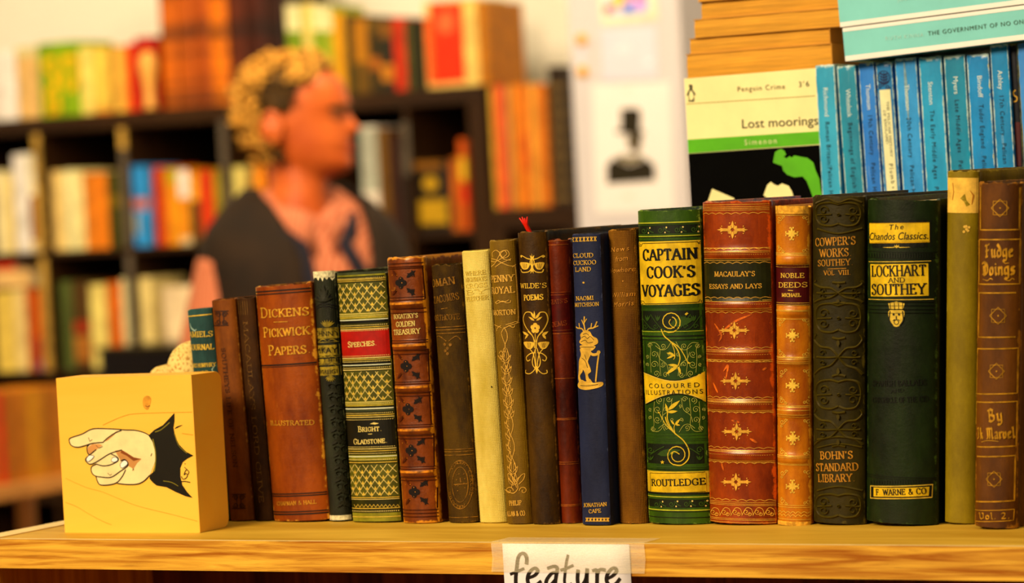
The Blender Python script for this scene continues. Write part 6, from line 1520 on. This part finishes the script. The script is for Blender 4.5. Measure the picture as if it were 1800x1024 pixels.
row(Z2 + .0005, [
 ('pale cream book in the upper compartment at the far left', -12, 8, 300, (250, 222, 160)),
 ('cream paperback left of the tall white books', 8.5, 22, 312, (250, 214, 140)),
 ('tall white book in the upper left compartment, first of three', 22.5, 36.5, 272, (255, 240, 206)),
 ('tall white book in the upper left compartment, second of three', 36.8, 49, 270, (255, 232, 190)),
 ('tall cream book with a red and grey foot beside the divider', 49.3, 61, 272, (254, 230, 176), dict(bands=[(.0, .12, (246, 206, 140)), (.12, .58, (160, 80, 40))])),
 ('pale tan book just right of the left divider', 92, 102, 300, (244, 200, 126)),
 ('cream book second right of the left divider', 102.5, 112, 302, (252, 212, 140)),
 ('wide cream book in the upper second compartment', 112.5, 130, 298, (255, 226, 158)),
 ('cream-yellow book left of the tan-orange one', 130.5, 146, 299, (255, 222, 150)),
 ('tan-orange book in the upper second compartment', 146.5, 165, 304, (232, 138, 50)),
 ('bright orange book in the upper second compartment', 165.5, 187, 306, (252, 142, 40)),
 ('dark olive book with a gold patch left of the sky-blue book', 187.5, 212, 303, (84, 76, 10), dict(bands=[(.55, .7, (140, 110, 20))])),
 ('red-brown book right of the sky-blue one', 268, 290, 293, (204, 74, 10)),
 ('orange-yellow book with a greenish head in the upper third compartment', 290.5, 312, 296, (244, 160, 36), dict(bands=[(.8, 1, (200, 170, 40))])),
 ('orange book with a white upper label in the upper third compartment', 312.5, 332, 297, (250, 158, 40), dict(bands=[(.62, .99, (250, 232, 220)), (0, .1, (240, 206, 150))])),
 ('ochre book with a dark grey lower half in the upper third compartment', 332.5, 350, 306, (246, 170, 60), dict(bands=[(0, .62, (80, 62, 36))])),
 ('scarlet book in the upper third compartment', 350.5, 374, 300, (228, 62, 16)),
 ('olive-green book right of the scarlet one', 374.5, 389.5, 298, (176, 150, 20)),
 ('cream book by the man’s shoulder in the upper third compartment', 402.5, 427, 293, (254, 220, 130)),
 ('orange book behind the man’s neck', 446, 466, 290, (250, 150, 40)),
 ('dark red book hidden mostly behind the man’s head', 466.5, 486, 296, (150, 50, 20)),
 ('white book with a pale green edge right of the man’s nose', 632, 662, 222, (252, 226, 190), dict(bands=[(0, 1, (250, 224, 184)), (.4, .98, (214, 222, 180))])),
 ('brown mottled book right of the white one beside the man’s nose', 662.5, 682, 226, (126, 84, 26)),
 ('dark brown book beside the mottled one in the right compartment', 682.5, 702, 236, (70, 28, 10)),
 ('black book behind the medallion cover', 702.5, 726, 262, (26, 14, 8)),
 ('orange book leaning at the right end of the upper shelf', 792, 806, 278, (206, 110, 20)),
 ('red-orange book at the right end of the upper shelf', 806.5, 820, 244, (214, 96, 16), dict(bands=[(.3, .5, (226, 60, 10)), (.55, .8, (232, 180, 60))])),
], 'books in the upper compartments of the dark bookcase')
bgbook('sky-blue book with a coral and white label standing before the second divider', 217, 252, 291, Z2 + .0005, (62, 160, 208), yo=-.10, depth=.09, bands=[(.42, .58, (226, 130, 110)), (.12, .4, (170, 190, 190))], group='books in the upper compartments of the dark bookcase') if False else None
bgbook('sky-blue book with a coral label in the upper third compartment, left end', 225.5, 241, 291, Z2 + .0005, (62, 160, 208), bands=[(.46, .6, (226, 130, 110)), (.16, .42, (190, 186, 160))], group='books in the upper compartments of the dark bookcase')
bgbook('second sky-blue book, right of its twin in the upper third compartment', 241.5, 259, 291, Z2 + .0005, (62, 160, 208), bands=[(.46, .6, (226, 130, 110))], group='books in the upper compartments of the dark bookcase')
# black cover with gold medallion
r = bgbook('black and gold book with a round gold medallion, facing out in the right compartment', 728, 791, 284, Z2 + .0005, (36, 22, 8), group='books in the upper compartments of the dark bookcase')
rs = Surf(r.matrix_world.copy(), 1, .3, r); rs.clip = 1; rs.H = 1; rs.sy = lambda x, z: -.001; rs.zoom(600, 120, 3.011); AU = plain('old gold print', c(196, 150, 40), .5)
rs.patch([(384, 496), (530, 490), (536, 530), (386, 536)], plain('brown gold print', c(150, 96, 30)), 'gold_print', .0003); rs.poly([(470, 570), (500, 580), (512, 612), (500, 640), (470, 650), (442, 636), (432, 608), (444, 580)], AU, 'gold_print', .0003, True); rs.patch([(412, 700), (560, 690), (566, 820), (420, 826)], AU, 'gold_print', .0003); rs.flush()

row(Z3 + .0005, [
 ('yellow book in the lower left compartment', -10, 22, 512, (254, 208, 110)),
 ('cream book in the lower left compartment', 22.5, 44, 508, (252, 212, 140)),
 ('brick-red book in the lower left compartment', 44.5, 62, 506, (192, 90, 40)),
 ('orange book with purple and blue foot by the left divider', 62.5, 70, 512, (250, 120, 20), dict(bands=[(.0, .12, (120, 110, 130)), (.12, .42, (160, 30, 50))])),
 ('grey-green book in the lower second compartment, left end', 104, 126, 494, (96, 106, 62)),
 ('brown book with a red lower patch in the lower second compartment', 126.5, 156, 494, (100, 66, 36), dict(bands=[(.42, .55, (180, 60, 30)), (.1, .38, (190, 120, 60))])),
 ('broad cream book in the lower second compartment', 157, 185, 500, (255, 218, 130)),
 ('orange-brown book between two cream ones in the lower row', 188, 212, 496, (228, 116, 30)),
 ('tall cream book left of the second divider in the lower row', 213, 226, 490, (255, 226, 160)),
 ('cream book right of the second divider in the lower row', 240, 266, 488, (250, 214, 140)),
 ('wide peach book near the man’s sleeve in the lower row', 285, 342, 503, (252, 212, 160)),
], 'books in the lower compartments of the dark bookcase')
# things lying on the lower left books
def flatbook(label, xa, xb, ya_, zb_, h, col, depth=.18, Yf=YB_ + .02, name='book'):
    X0, X1 = at(xa, ya_, Y=Yf).x, at(xb, ya_, Y=Yf).x; r = empty(name, ((X0 + X1) / 2, Yf, zb_), label, 'book'); hw = (X1 - X0) / 2; m_ = bgmat(col)
    g = Geo(); g.box(-hw, hw, 0, .003, 0, h); g.box(-hw, hw, .003, depth, 0, .003); g.box(-hw, hw, .003, depth, h - .003, h); g.mk('cover', m_, r)
    box('page_block', -hw + .003, hw - .003, .0032, depth - .004, .0031, h - .0031, pages_mat('pages 240 214 160', c(240, 214, 160)), r)
hb = at(30, 507, Y=YB_ + .012).z + .004
flatbook('thick peach book lying flat on the lower left books', -10, 56, 500, hb, .048, (254, 196, 130)); flatbook('red book lying on the thick peach book', -10, 26, 480, hb + .0485, .022, (226, 60, 30))
# right bookcase
row(1.4005, [
 ('slim cream book next to the dark post, right bookcase', 862, 868, 152, (240, 190, 90)),
 ('coral red book on the right bookcase', 868.5, 886, 150, (244, 96, 60)),
 ('narrow grey book on the right bookcase', 886.5, 897, 150, (196, 140, 90)),
 ('orange book on the right bookcase, first of the orange ones', 897.5, 912, 148, (240, 146, 50)),
 ('orange book with a redder middle on the right bookcase', 912.5, 927, 149, (238, 130, 44), dict(bands=[(.3, .6, (226, 100, 40))])),
 ('pale orange book on the right bookcase', 927.5, 943, 147, (246, 170, 80)),
 ('tan orange book on the right bookcase left of the patterned one', 943.5, 960, 148, (232, 132, 50)),
 ('tall dark book with a pale patterned spine by the pillar', 963, 992, 116, (56, 34, 16), dict(bands=[(.04 + .1 * k, .07 + .1 * k, (150, 116, 80)) for k in range(9)])),
], 'books standing on the right bookcase')

# black cabinet before the bookcase
BLKP = plain('black laminate', c(22, 16, 16), .35, 0, .1, 10)
cx0 = at(176, 640, Y=4.98).x; cx1 = at(430, 640, Y=4.98).x; ctz = at(250, 608, Y=4.98).z
r = empty('black_cabinet', (cx0, 4.98, 0), 'low black cabinet in front of the bookcase, its top edge greyish', 'cabinet'); L = (cx0, 4.98, 0)
lbox('body', r, L, cx0, cx1, 4.98, 5.225, .04, ctz - .012, BLKP, .003); lbox('top_panel', r, L, cx0 - .004, cx1 + .004, 4.972, 5.228, ctz - .012, ctz, plain('dark grey laminate', c(60, 48, 44), .3), .002)
lbox('door', r, L, cx0 + .01, (cx0 + cx1) / 2 - .003, 4.970, 4.98, .08, ctz - .03, BLKP, .002); lbox('door', r, L, (cx0 + cx1) / 2 + .003, cx1 - .01, 4.970, 4.98, .08, ctz - .03, BLKP, .002); lbox('plinth_board', r, L, cx0 + .01, cx1 - .01, 5.0, 5.22, 0, .04, BLKP)

# display table at the left with a row of yellow-brown spines facing right
TX = -2.885; tz = .915
r = empty('display_table', (TX - .26, 3.0, 0), 'low wooden display table at the left carrying a row of orange and ochre books', 'shelf'); L = (TX - .26, 3.0, 0)
PKW = plain('pinkish worn table top', c(206, 140, 84), .5, 0, .12, 12)
lbox('tabletop', r, L, TX - .40, TX + .035, 2.90, 3.75, tz - .03, tz, PKW, .003); lbox('lower_board', r, L, TX - .38, TX + .02, 2.92, 3.73, tz - .25, tz - .235, PKW)
for x_ in (TX - .395, TX + .004):
    for y_ in (2.92, 3.70): lbox('leg', r, L, x_, x_ + .03, y_, y_ + .03, 0, tz - .03, PKW)
oc = [(196, 120, 10), (186, 110, 10), (214, 60, 6), (176, 104, 8), (184, 108, 10), (190, 118, 8), (206, 140, 10), (196, 128, 6), (170, 104, 8), (200, 120, 12), (190, 116, 10), (204, 130, 14)]
ol = ['ochre', 'brownish ochre', 'red-orange', 'dark ochre', 'mid ochre', 'golden ochre', 'yellow ochre', 'mustard', 'brown-mustard', 'orange ochre', 'dull ochre', 'bright ochre']
y_ = at(-34, 760, X=TX).y
for i in range(12):
    w = (.024, .03, .022)[i % 3]; h = at(60, 684, X=TX).z - tz
    r = empty('book', Matrix.Translation((TX, y_ + w / 2, tz)) @ Matrix.Rotation(PI / 2, 4, 'Z'), '%s book in the row on the low left display table%s' % (ol[i], ', seen as a red stripe' if i == 2 else ''), 'book', 'ochre books in a row on the low left display table')
    g = Geo(); ww = w - .001; g.box(-ww / 2, ww / 2, 0, .003, 0, h); g.box(-ww / 2, -ww / 2 + .002, .003, .15, 0, h); g.box(ww / 2 - .002, ww / 2, .003, .15, 0, h); g.mk('cover', bgmat(oc[i]), r)
    box('page_block', -ww / 2 + .0022, ww / 2 - .0022, .0032, .147, .003, h - .0015, pages_mat('pages 248 180 60', c(248, 180, 60)), r); y_ += w
def tbook(label, xa, xb, y0_, z0_, h, col):
    X = TX - .012; a_, e_ = at(xa, y0_, X=X).y, at(xb, y0_, X=X).y
    r = empty('book', (X, (a_ + e_) / 2, z0_), label, 'book'); hw = (e_ - a_) / 2
    g = Geo(); g.box(-.14, 0, -hw, hw, 0, .003); g.box(-.14, 0, -hw, hw, h - .003, h); g.box(-.003, 0, -hw, hw, .003, h - .003); g.mk('cover', bgmat(col), r); box('page_block', -.137, -.0032, -hw + .003, hw - .003, .0031, h - .0031, pages_mat('pages 240 214 160', c(240, 214, 160)), r)
tbook('cream book lying on the lower board of the low left display table', 46, 118, 905, tz - .235, .05, (232, 200, 110)); tbook('dark green book lying on the lower board of the low left display table', -30, 40, 905, tz - .235, .05, (70, 60, 20))
# ------------------------------------------------------------------ the man
SKN, nt, p = newmat('skin'); v = coords(nt); n_ = tex(nt, v, 14, 4)
nt.links.new(ramp(nt, n_, .3, .7, c(190, 84, 38), c(222, 116, 66)), p.inputs['Base Color']); p.inputs['Roughness'].default_value = .5
HAIR = plain('sandy curly hair', c(234, 166, 84), .65, 0, .35, 60, .4); HAIRD = plain('dark greying hair', c(92, 62, 34), .65, 0, .3, 60, .4)
SHIRT, nt, p = newmat('pink shirt cotton'); v = coords(nt, (1, 1, 1)); w_ = nt.nodes.new('ShaderNodeTexWave'); w_.inputs['Scale'].default_value = 42; w_.inputs['Distortion'].default_value = 1.5; nt.links.new(v, w_.inputs[0])
nt.links.new(ramp(nt, w_.outputs['Fac'], .2, .8, c(190, 100, 78), c(210, 132, 104)), p.inputs['Base Color']); p.inputs['Roughness'].default_value = .85
VEST = plain('dark brown vest fabric', c(48, 28, 12), .85, 0, .25, 14, .2, .3); NAVYC = plain('dark navy collar lining', c(34, 32, 38), .8, 0, .15, 20); TROU = plain('dark trousers', c(40, 36, 40), .9); SHOE = plain('brown shoe leather', c(70, 36, 16), .5)
EYEW = plain('eye white', c(190, 110, 80), .3); EYED = plain('dark eye', c(50, 26, 16), .2); LIP = plain('lips', c(196, 84, 56), .5)
vd = ray(520, 200); vd.z = 0; vd.normalize(); rt = Vector((vd.y, -vd.x, 0))
pos = at(548, 310, D=5.3)           # under the chin
def yawdir(a):                      # a = degrees from image-right towards the viewer
    a = math.radians(a); return rt * math.cos(a) - vd * math.sin(a)
man = empty('person', (pos.x, pos.y, 0), 'man with curly sandy hair in a dark vest over a pink shirt, looking right', 'person')
Mm = Matrix.Translation((pos.x, pos.y, 0))
def frame_(d):                      # local x = facing, y = left
    l = Vector((0, 0, 1)).cross(d); return Matrix((d, l, Vector((0, 0, 1)))).transposed()
HF = frame_(yawdir(15)); TF = frame_(yawdir(62))
hz = pos.z
# head: rings from chin to crown in head space (x forward, y left, z up from the chin)
tab = [(-.004, .030, -.045, .030), (.006, .066, -.052, .040), (.018, .076, -.056, .050), (.030, .073, -.060, .057), (.038, .070, -.064, .060), (.045, .075, -.068, .062), (.050, .070, -.070, .063), (.056, .075, -.073, .065), (.066, .072, -.078, .067), (.080, .071, -.084, .070),
       (.095, .070, -.090, .073), (.110, .067, -.094, .075), (.120, .072, -.096, .076), (.135, .071, -.096, .077), (.155, .066, -.094, .077), (.175, .052, -.086, .070), (.192, .030, -.068, .054), (.204, .004, -.036, .030), (.208, -.010, -.020, .008)]
def headpt(z, a, grow=0):
    for i in range(len(tab) - 1):
        if tab[i][0] <= z <= tab[i + 1][0]: break
    t = (z - tab[i][0]) / (tab[i + 1][0] - tab[i][0]); t = max(0, min(1, t))
    xf, xb, hw = [tab[i][k] * (1 - t) + tab[i + 1][k] * t for k in (1, 2, 3)]
    ca, sa = math.cos(a), math.sin(a); xm = (xf + xb) / 2 - .008; 
    x = xm + ((xf - xm) if ca > 0 else (xm - xb)) * (abs(ca) ** .85) * (1 if ca > 0 else -1); y = hw * sa * (1 - .10 * max(0, ca) * (1 if z < .1 else .4))
    # nose, brow, eye sockets
    da = abs(math.atan2(math.sin(a), math.cos(a)))
    nz = max(0, 1 - ((z - .080) / .013) ** 2) if z < .080 else max(0, 1 - (z - .080) / .036)
    x += .024 * nz * math.exp(-(y / .0095) ** 2) if ca > 0 else 0
    x += .005 * math.exp(-((z - .122) / .008) ** 2) * math.exp(-(y / .04) ** 4) if ca > 0 else 0
    if ca > 0: x -= .010 * math.exp(-((abs(y) - .030) / .013) ** 2) * math.exp(-((z - .106) / .010) ** 2)
    r = math.hypot(x - xm, y) or 1
    return Vector((x + grow * (x - xm) / r, y + grow * y / r, z))
body = Geo(); n = 44; zs = [-.004 + .212 * i / 46 for i in range(47)]
H0 = Vector((0, 0, hz))
rings = [[HF @ headpt(z_, 2 * PI * k / n) + H0 for k in range(n)] for z_ in zs]
body.rings(rings)
# ears
for s_ in (-1, 1):
    pts = [HF @ Vector((-.044 - .016 * math.cos(a_), s_ * (.079 + .006 * math.sin(a_ * .5)), .082 + .030 * math.sin(a_))) + H0 for a_ in [k * PI / 5 - PI * .5 for k in range(10)]]
    body.tube(pts, [.007, .008, .008, .008, .008, .008, .007, .006, .005, .004], 8); body.tube([HF @ Vector((-.042, s_ * .066, .10)) + H0, HF @ Vector((-.048, s_ * .082, .084)) + H0, HF @ Vector((-.042, s_ * .072, .062)) + H0], [.012, .013, .008], 8)
# neck and trunk, arms, legs
def TL(x, y, z): return TF @ Vector((x, y, 0)) + Vector((0, 0, z))
nk = HF @ Vector((-.030, 0, 0))
body.tube([Vector((0, 0, hz + .05)) + HF @ Vector((-.026, 0, 0)), Vector((0, 0, hz - .02)) + HF @ Vector((-.022, 0, 0)), Vector((0, 0, hz - .07)) + nk, Vector((0, 0, hz - .13)) + nk * 1.2], [.050, .051, .055, .070], 20)
SHZ = hz - .058          # shoulder line
trunk0 = [(.86, .165, .10, -.01), (.95, .165, .105, -.005), (1.04, .158, .102, 0), (1.14, .172, .112, 0), (1.24, .186, .120, 0), (SHZ - .05, .190, .112, -.006), (SHZ - .015, .172, .096, -.014), (SHZ + .012, .125, .074, -.022), (SHZ + .035, .075, .055, -.026)]
trunk = [(.86, .160, .10, -.01), (.95, .158, .105, -.005), (1.04, .156, .102, 0), (1.14, .158, .108, 0), (SHZ - .17, .168, .112, 0), (SHZ - .10, .170, .108, -.006), (SHZ - .055, .164, .098, -.012), (SHZ - .025, .144, .086, -.018), (SHZ + .000, .122, .074, -.022), (SHZ + .022, .088, .062, -.025), (SHZ + .038, .066, .055, -.027)]
OFFX = -.035
def tring(z_, hw, hd, cx_, g_=0, n=36): return [TL(OFFX + cx_ + (hd + g_) * math.cos(2 * PI * k / n), (hw + g_) * math.sin(2 * PI * k / n), z_) for k in range(n)]
body.rings([tring(*t_) for t_ in trunk])
arms = {}
for s_ in (-1, 1):
    sh_ = (OFFX - .012, s_ * .142, SHZ - .085); el = (OFFX - .03, s_ * .205, SHZ - .34); wr = (OFFX + .16, s_ * .20, SHZ - .52)
    arms[s_] = (sh_, el, wr); P3 = [TL(*sh_), TL(*[(a_ + b_) / 2 for a_, b_ in zip(sh_, el)]), TL(*el), TL(*[(a_ + b_) / 2 for a_, b_ in zip(el, wr)]), TL(*wr)]
    body.tube(P3, [.054, .050, .043, .038, .028], 16)
    hc = Vector((OFFX + .20, s_ * .193, SHZ - .555)); palm = [TL(*wr), TL(hc.x - .015, hc.y, hc.z + .012), TL(hc.x + .03, hc.y, hc.z - .02)]
    body.tube(palm, [.027, .036, .034], 12)
    for k in range(4):
        o_ = (k - 1.5) * .017; l_ = (.066, .078, .074, .058)[k]
        body.tube([TL(hc.x + .02, hc.y + o_, hc.z - .012), TL(hc.x + .02 + l_ * .55, hc.y + o_ * 1.1, hc.z - .03), TL(hc.x + .02 + l_ * .85, hc.y + o_ * 1.1, hc.z - .055), TL(hc.x + .02 + l_ * .9, hc.y + o_, hc.z - .08)], [.0095, .009, .0085, .007], 8)
    body.tube([TL(hc.x - .01, hc.y - s_ * .02, hc.z), TL(hc.x + .02, hc.y - s_ * .045, hc.z - .01), TL(hc.x + .045, hc.y - s_ * .05, hc.z - .028)], [.013, .0105, .0085], 8)
    body.tube([TL(OFFX, s_ * .085, .92), TL(OFFX + .01, s_ * .09, .70), TL(OFFX + .005, s_ * .095, .49), TL(OFFX - .01, s_ * .098, .30), TL(OFFX - .01, s_ * .10, .08)], [.088, .080, .058, .054, .038], 16)
    body.tube([TL(OFFX - .04, s_ * .10, .045), TL(OFFX + .05, s_ * .105, .042), TL(OFFX + .15, s_ * .11, .032)], [.036, .038, .028], 12)
o = body.mk('body', SKN, man, True)
fix(o); md = o.modifiers.new('remesh', 'REMESH'); md.mode = 'VOXEL'; md.voxel_size = .0055; md.use_smooth_shade = True
sm = o.modifiers.new('smooth', 'SMOOTH'); sm.factor = .5; sm.iterations = 2
# eyes, lips, brows
for s_ in (-1, 1):
    for nm_, rr2, off, m_ in (('eye', .0115, 0, EYEW), ('iris', .0062, .0066, EYED)):
        g = Geo(); ct = HF @ Vector((.0565 + off, s_ * (.031 - off * .1), .106)) + H0
        g.rings([[ct + Vector((rr2 * math.sin(t_) * math.cos(k * PI / 6), rr2 * math.sin(t_) * math.sin(k * PI / 6), rr2 * math.cos(t_))) for k in range(12)] for t_ in [.05 + i * (PI - .1) / 8 for i in range(9)]])
        fix(g.mk(nm_, m_, man, True))
    g = Geo(); g.tube([HF @ (headpt(.124, a_) + Vector((.003, 0, .002 - abs(a_ - .5) * .01))) + H0 for a_ in [s_ * (.18 + .12 * k) for k in range(6)]], [.003, .0045, .005, .0045, .004, .002], 6); g.mk('eyebrow', HAIRD, man, True)
g = Geo()
for z_, w2 in ((.0505, .003), (.0435, .0036)): g.tube([HF @ (headpt(z_, a_) + Vector((.0005, 0, 0))) + H0 for a_ in [-.36 + .09 * k for k in range(9)]], [.001, w2 * .7, w2, w2, w2, w2, w2, w2 * .7, .001], 8)
g.mk('lips', LIP, man, True)
# hair: a shell over the skull plus curls
g = Geo(); n = 40; R = []
def inhair(z_, a_):  # scalp region
    da = abs(math.atan2(math.sin(a_), math.cos(a_)))
    if da < .9: return z_ > .184
    if da < 1.45: return z_ > .180 - (da - .9) * .06
    if da < 1.95: return z_ > .112
    return z_ > .035
for i in range(26):
    z_ = .03 + .176 * i / 25; R.append([])
    for k in range(n):
        a_ = 2 * PI * k / n; gr = .010 + .006 * noise.noise(Vector((a_ * 3, z_ * 40, 1))) if inhair(z_, a_) else -.006
        R[-1].append(HF @ headpt(z_, a_, gr) + H0)
g.rings(R); fix(g.mk('hair', HAIRD, man, True)); HR = bpy.data.objects['hair']
g = Geo(); gd = Geo(); rnd = random.Random(3)
cnt = 0
while cnt < 520:
    z_ = rnd.uniform(.035, .207); a_ = rnd.uniform(-PI, PI)
    if not inhair(z_, a_): continue
    da = abs(a_); back = -math.cos(a_); vol = .008 + .026 * max(0, back) + .012 * max(0, (z_ - .15) / .05) * max(.1, .4 + back)
    side = da < 2.1 and z_ < .165
    if side and rnd.random() < .4: continue
    p0_ = headpt(min(z_, .206), a_, rnd.uniform(.0, vol)); cnt += 1
    if z_ > .19: p0_.z += rnd.uniform(0, .006)
    r0 = rnd.uniform(.007, .012) * (.6 if side else 1); ax = Vector((rnd.uniform(-1, 1), rnd.uniform(-1, 1), rnd.uniform(-1, 1))).normalized(); u_ = ax.orthogonal().normalized(); w2 = ax.cross(u_); ph = rnd.uniform(0, 6)
    pts = [HF @ (p0_ + u_ * r0 * math.cos(ph + k * .8) + w2 * r0 * math.sin(ph + k * .8) + ax * k * .0022) + H0 for k in range(8)]
    (gd if side else g).tube(pts, [.0018, .0034, .004, .004, .004, .0038, .003, .0015], 5)
g.mk('curls', HAIR, HR, True); gd.mk('side_hair', HAIRD, HR, True)
# shirt: trunk shell, sleeves, collar
g = Geo(); g.rings([tring(z_, a_, b_, c_, .010) for z_, a_, b_, c_ in trunk[:-1]] + [tring(trunk[-1][0], .068, .060, -.026, .006)], True)
for s_ in (-1, 1):
    sh_, el, wr = arms[s_]; mid = [(a_ + b_) / 2 for a_, b_ in zip(sh_, el)]; m2 = [(a_ + b_) / 2 for a_, b_ in zip(el, wr)]
    g.tube([TL(*sh_), TL(*mid), TL(*el), TL(*m2), TL(*[wr[k] * .92 + el[k] * .08 for k in range(3)])], [.060, .062, .056, .050, .036], 18)
o = g.mk('shirt', SHIRT, man, True); SHO = o; fix(o); md = o.modifiers.new('remesh', 'REMESH'); md.mode = 'VOXEL'; md.voxel_size = .008; md.use_smooth_shade = True
g = Geo(); SC = []
for s_ in (-1, 1):
    V = []; base = [(PI * s_ * (.06 + .94 * k / 10)) for k in range(11)]
    for k, a_ in enumerate(base):
        ct = nk * .9; rr2 = .066
        for dz, dr in ((.048, .000), (.046, .006), (.004 - (.030 * math.exp(-k / 1.6)), .018 + .012 * math.exp(-k / 1.5))):
            V.append(TF @ Vector((math.cos(a_) * (rr2 + dr), math.sin(a_) * (rr2 + dr), 0)) + Vector((ct.x, ct.y, hz - .092 + dz - (.02 * math.exp(-k / 3)))))
    Fc = []
    for k in range(10):
        for j in range(2): q = k * 3 + j; Fc.append([q, q + 1, q + 4, q + 3])
    o = mk('shirt_collar', V, Fc, SHIRT, SHO, True); md = o.modifiers.new('s', 'SOLIDIFY'); md.thickness = .003
# vest: open-fronted shell
def vshell(gr, half, z0_, mat, name, th, a_lim=None):
    rows = []; N_ = 60; zsv = [.90 + (SHZ + .006 - .90) * i / 16 for i in range(17)] + [SHZ + .022, SHZ + .036]
    V = []; Fc = []
    def tr(z_):
        for i in range(len(trunk) - 1):
            if trunk[i][0] <= z_ <= trunk[i + 1][0]: break
        t = max(0, min(1, (z_ - trunk[i][0]) / (trunk[i + 1][0] - trunk[i][0]))); return [trunk[i][k] * (1 - t) + trunk[i + 1][k] * t for k in (1, 2, 3)]
    for z_ in zsv:
        hw, hd, cx_ = tr(z_); op = half(z_)
        a0 = math.asin(min(.95, op / (hw + gr)))
        for k in range(N_ + 1):
            a_ = a0 + (2 * PI - 2 * a0) * k / N_; V.append(TL(OFFX + cx_ + (hd + gr) * math.cos(a_), (hw + gr) * math.sin(a_), z_))
    for j in range(len(zsv) - 1):
        for k in range(N_): q = j * (N_ + 1) + k; Fc.append([q, q + 1, q + N_ + 2, q + N_ + 1])
    o = mk(name, V, Fc, mat, man, True); md = o.modifiers.new('s', 'SOLIDIFY'); md.thickness = th; md.offset = 1; return o
VO = vshell(.019, lambda z_: .030 + .055 * max(0, (z_ - 1.12)) / .3, 0, VEST, 'vest', .010)
for s_ in (-1, 1):      # shoulder caps of the vest over the sleeves' tops and the dark stand collar
    sh_ = arms[s_][0]
    g = Geo(); ct = nk * .9
    pts = [TF @ Vector((math.cos(a_) * .090, math.sin(a_) * .088, 0)) + Vector((ct.x, ct.y, hz - .060 - .075 * max(0, math.cos(a_)) ** 1.5)) for a_ in [s_ * (.5 + (PI - .5) * k / 9) for k in range(10)]]
    lo = TL(OFFX + .142, s_ * .062, 1.26); g.tube([TL(OFFX + .140, s_ * .05, 1.12), lo] + pts, [.006, .010, .016] + [.016] * 8 + [.014], 8); g.mk('vest_collar', NAVYC, VO, True)
g = Geo(); g.rings([tring(.84, .168, .108, -.01, .012), tring(.93, .168, .108, -.006, .014), tring(1.0, .163, .106, -.003, .012)])
for s_ in (-1, 1): g.tube([TL(OFFX, s_ * .085, .92), TL(OFFX + .01, s_ * .09, .70), TL(OFFX + .005, s_ * .095, .49), TL(OFFX - .01, s_ * .098, .30), TL(OFFX - .01, s_ * .10, .07)], [.100, .092, .074, .068, .060], 18)
o = g.mk('trousers', TROU, man, True); fix(o); md = o.modifiers.new('remesh', 'REMESH'); md.mode = 'VOXEL'; md.voxel_size = .012; md.use_smooth_shade = True
for s_ in (-1, 1):
    g = Geo(); g.rings([[TL(OFFX + x_ + 0, s_ * .105 + w2 * math.sin(2 * PI * k / 16), max(.0, z0_ + h_ * math.cos(2 * PI * k / 16))) for k in range(16)] for x_, w2, z0_, h_ in ((-.085, .02, .035, .03), (-.07, .042, .05, .05), (0, .048, .052, .052), (.08, .050, .042, .042), (.15, .050, .034, .034), (.185, .036, .026, .026), (.195, .01, .02, .012))])
    fix(g.mk('shoe', SHOE, man, True))
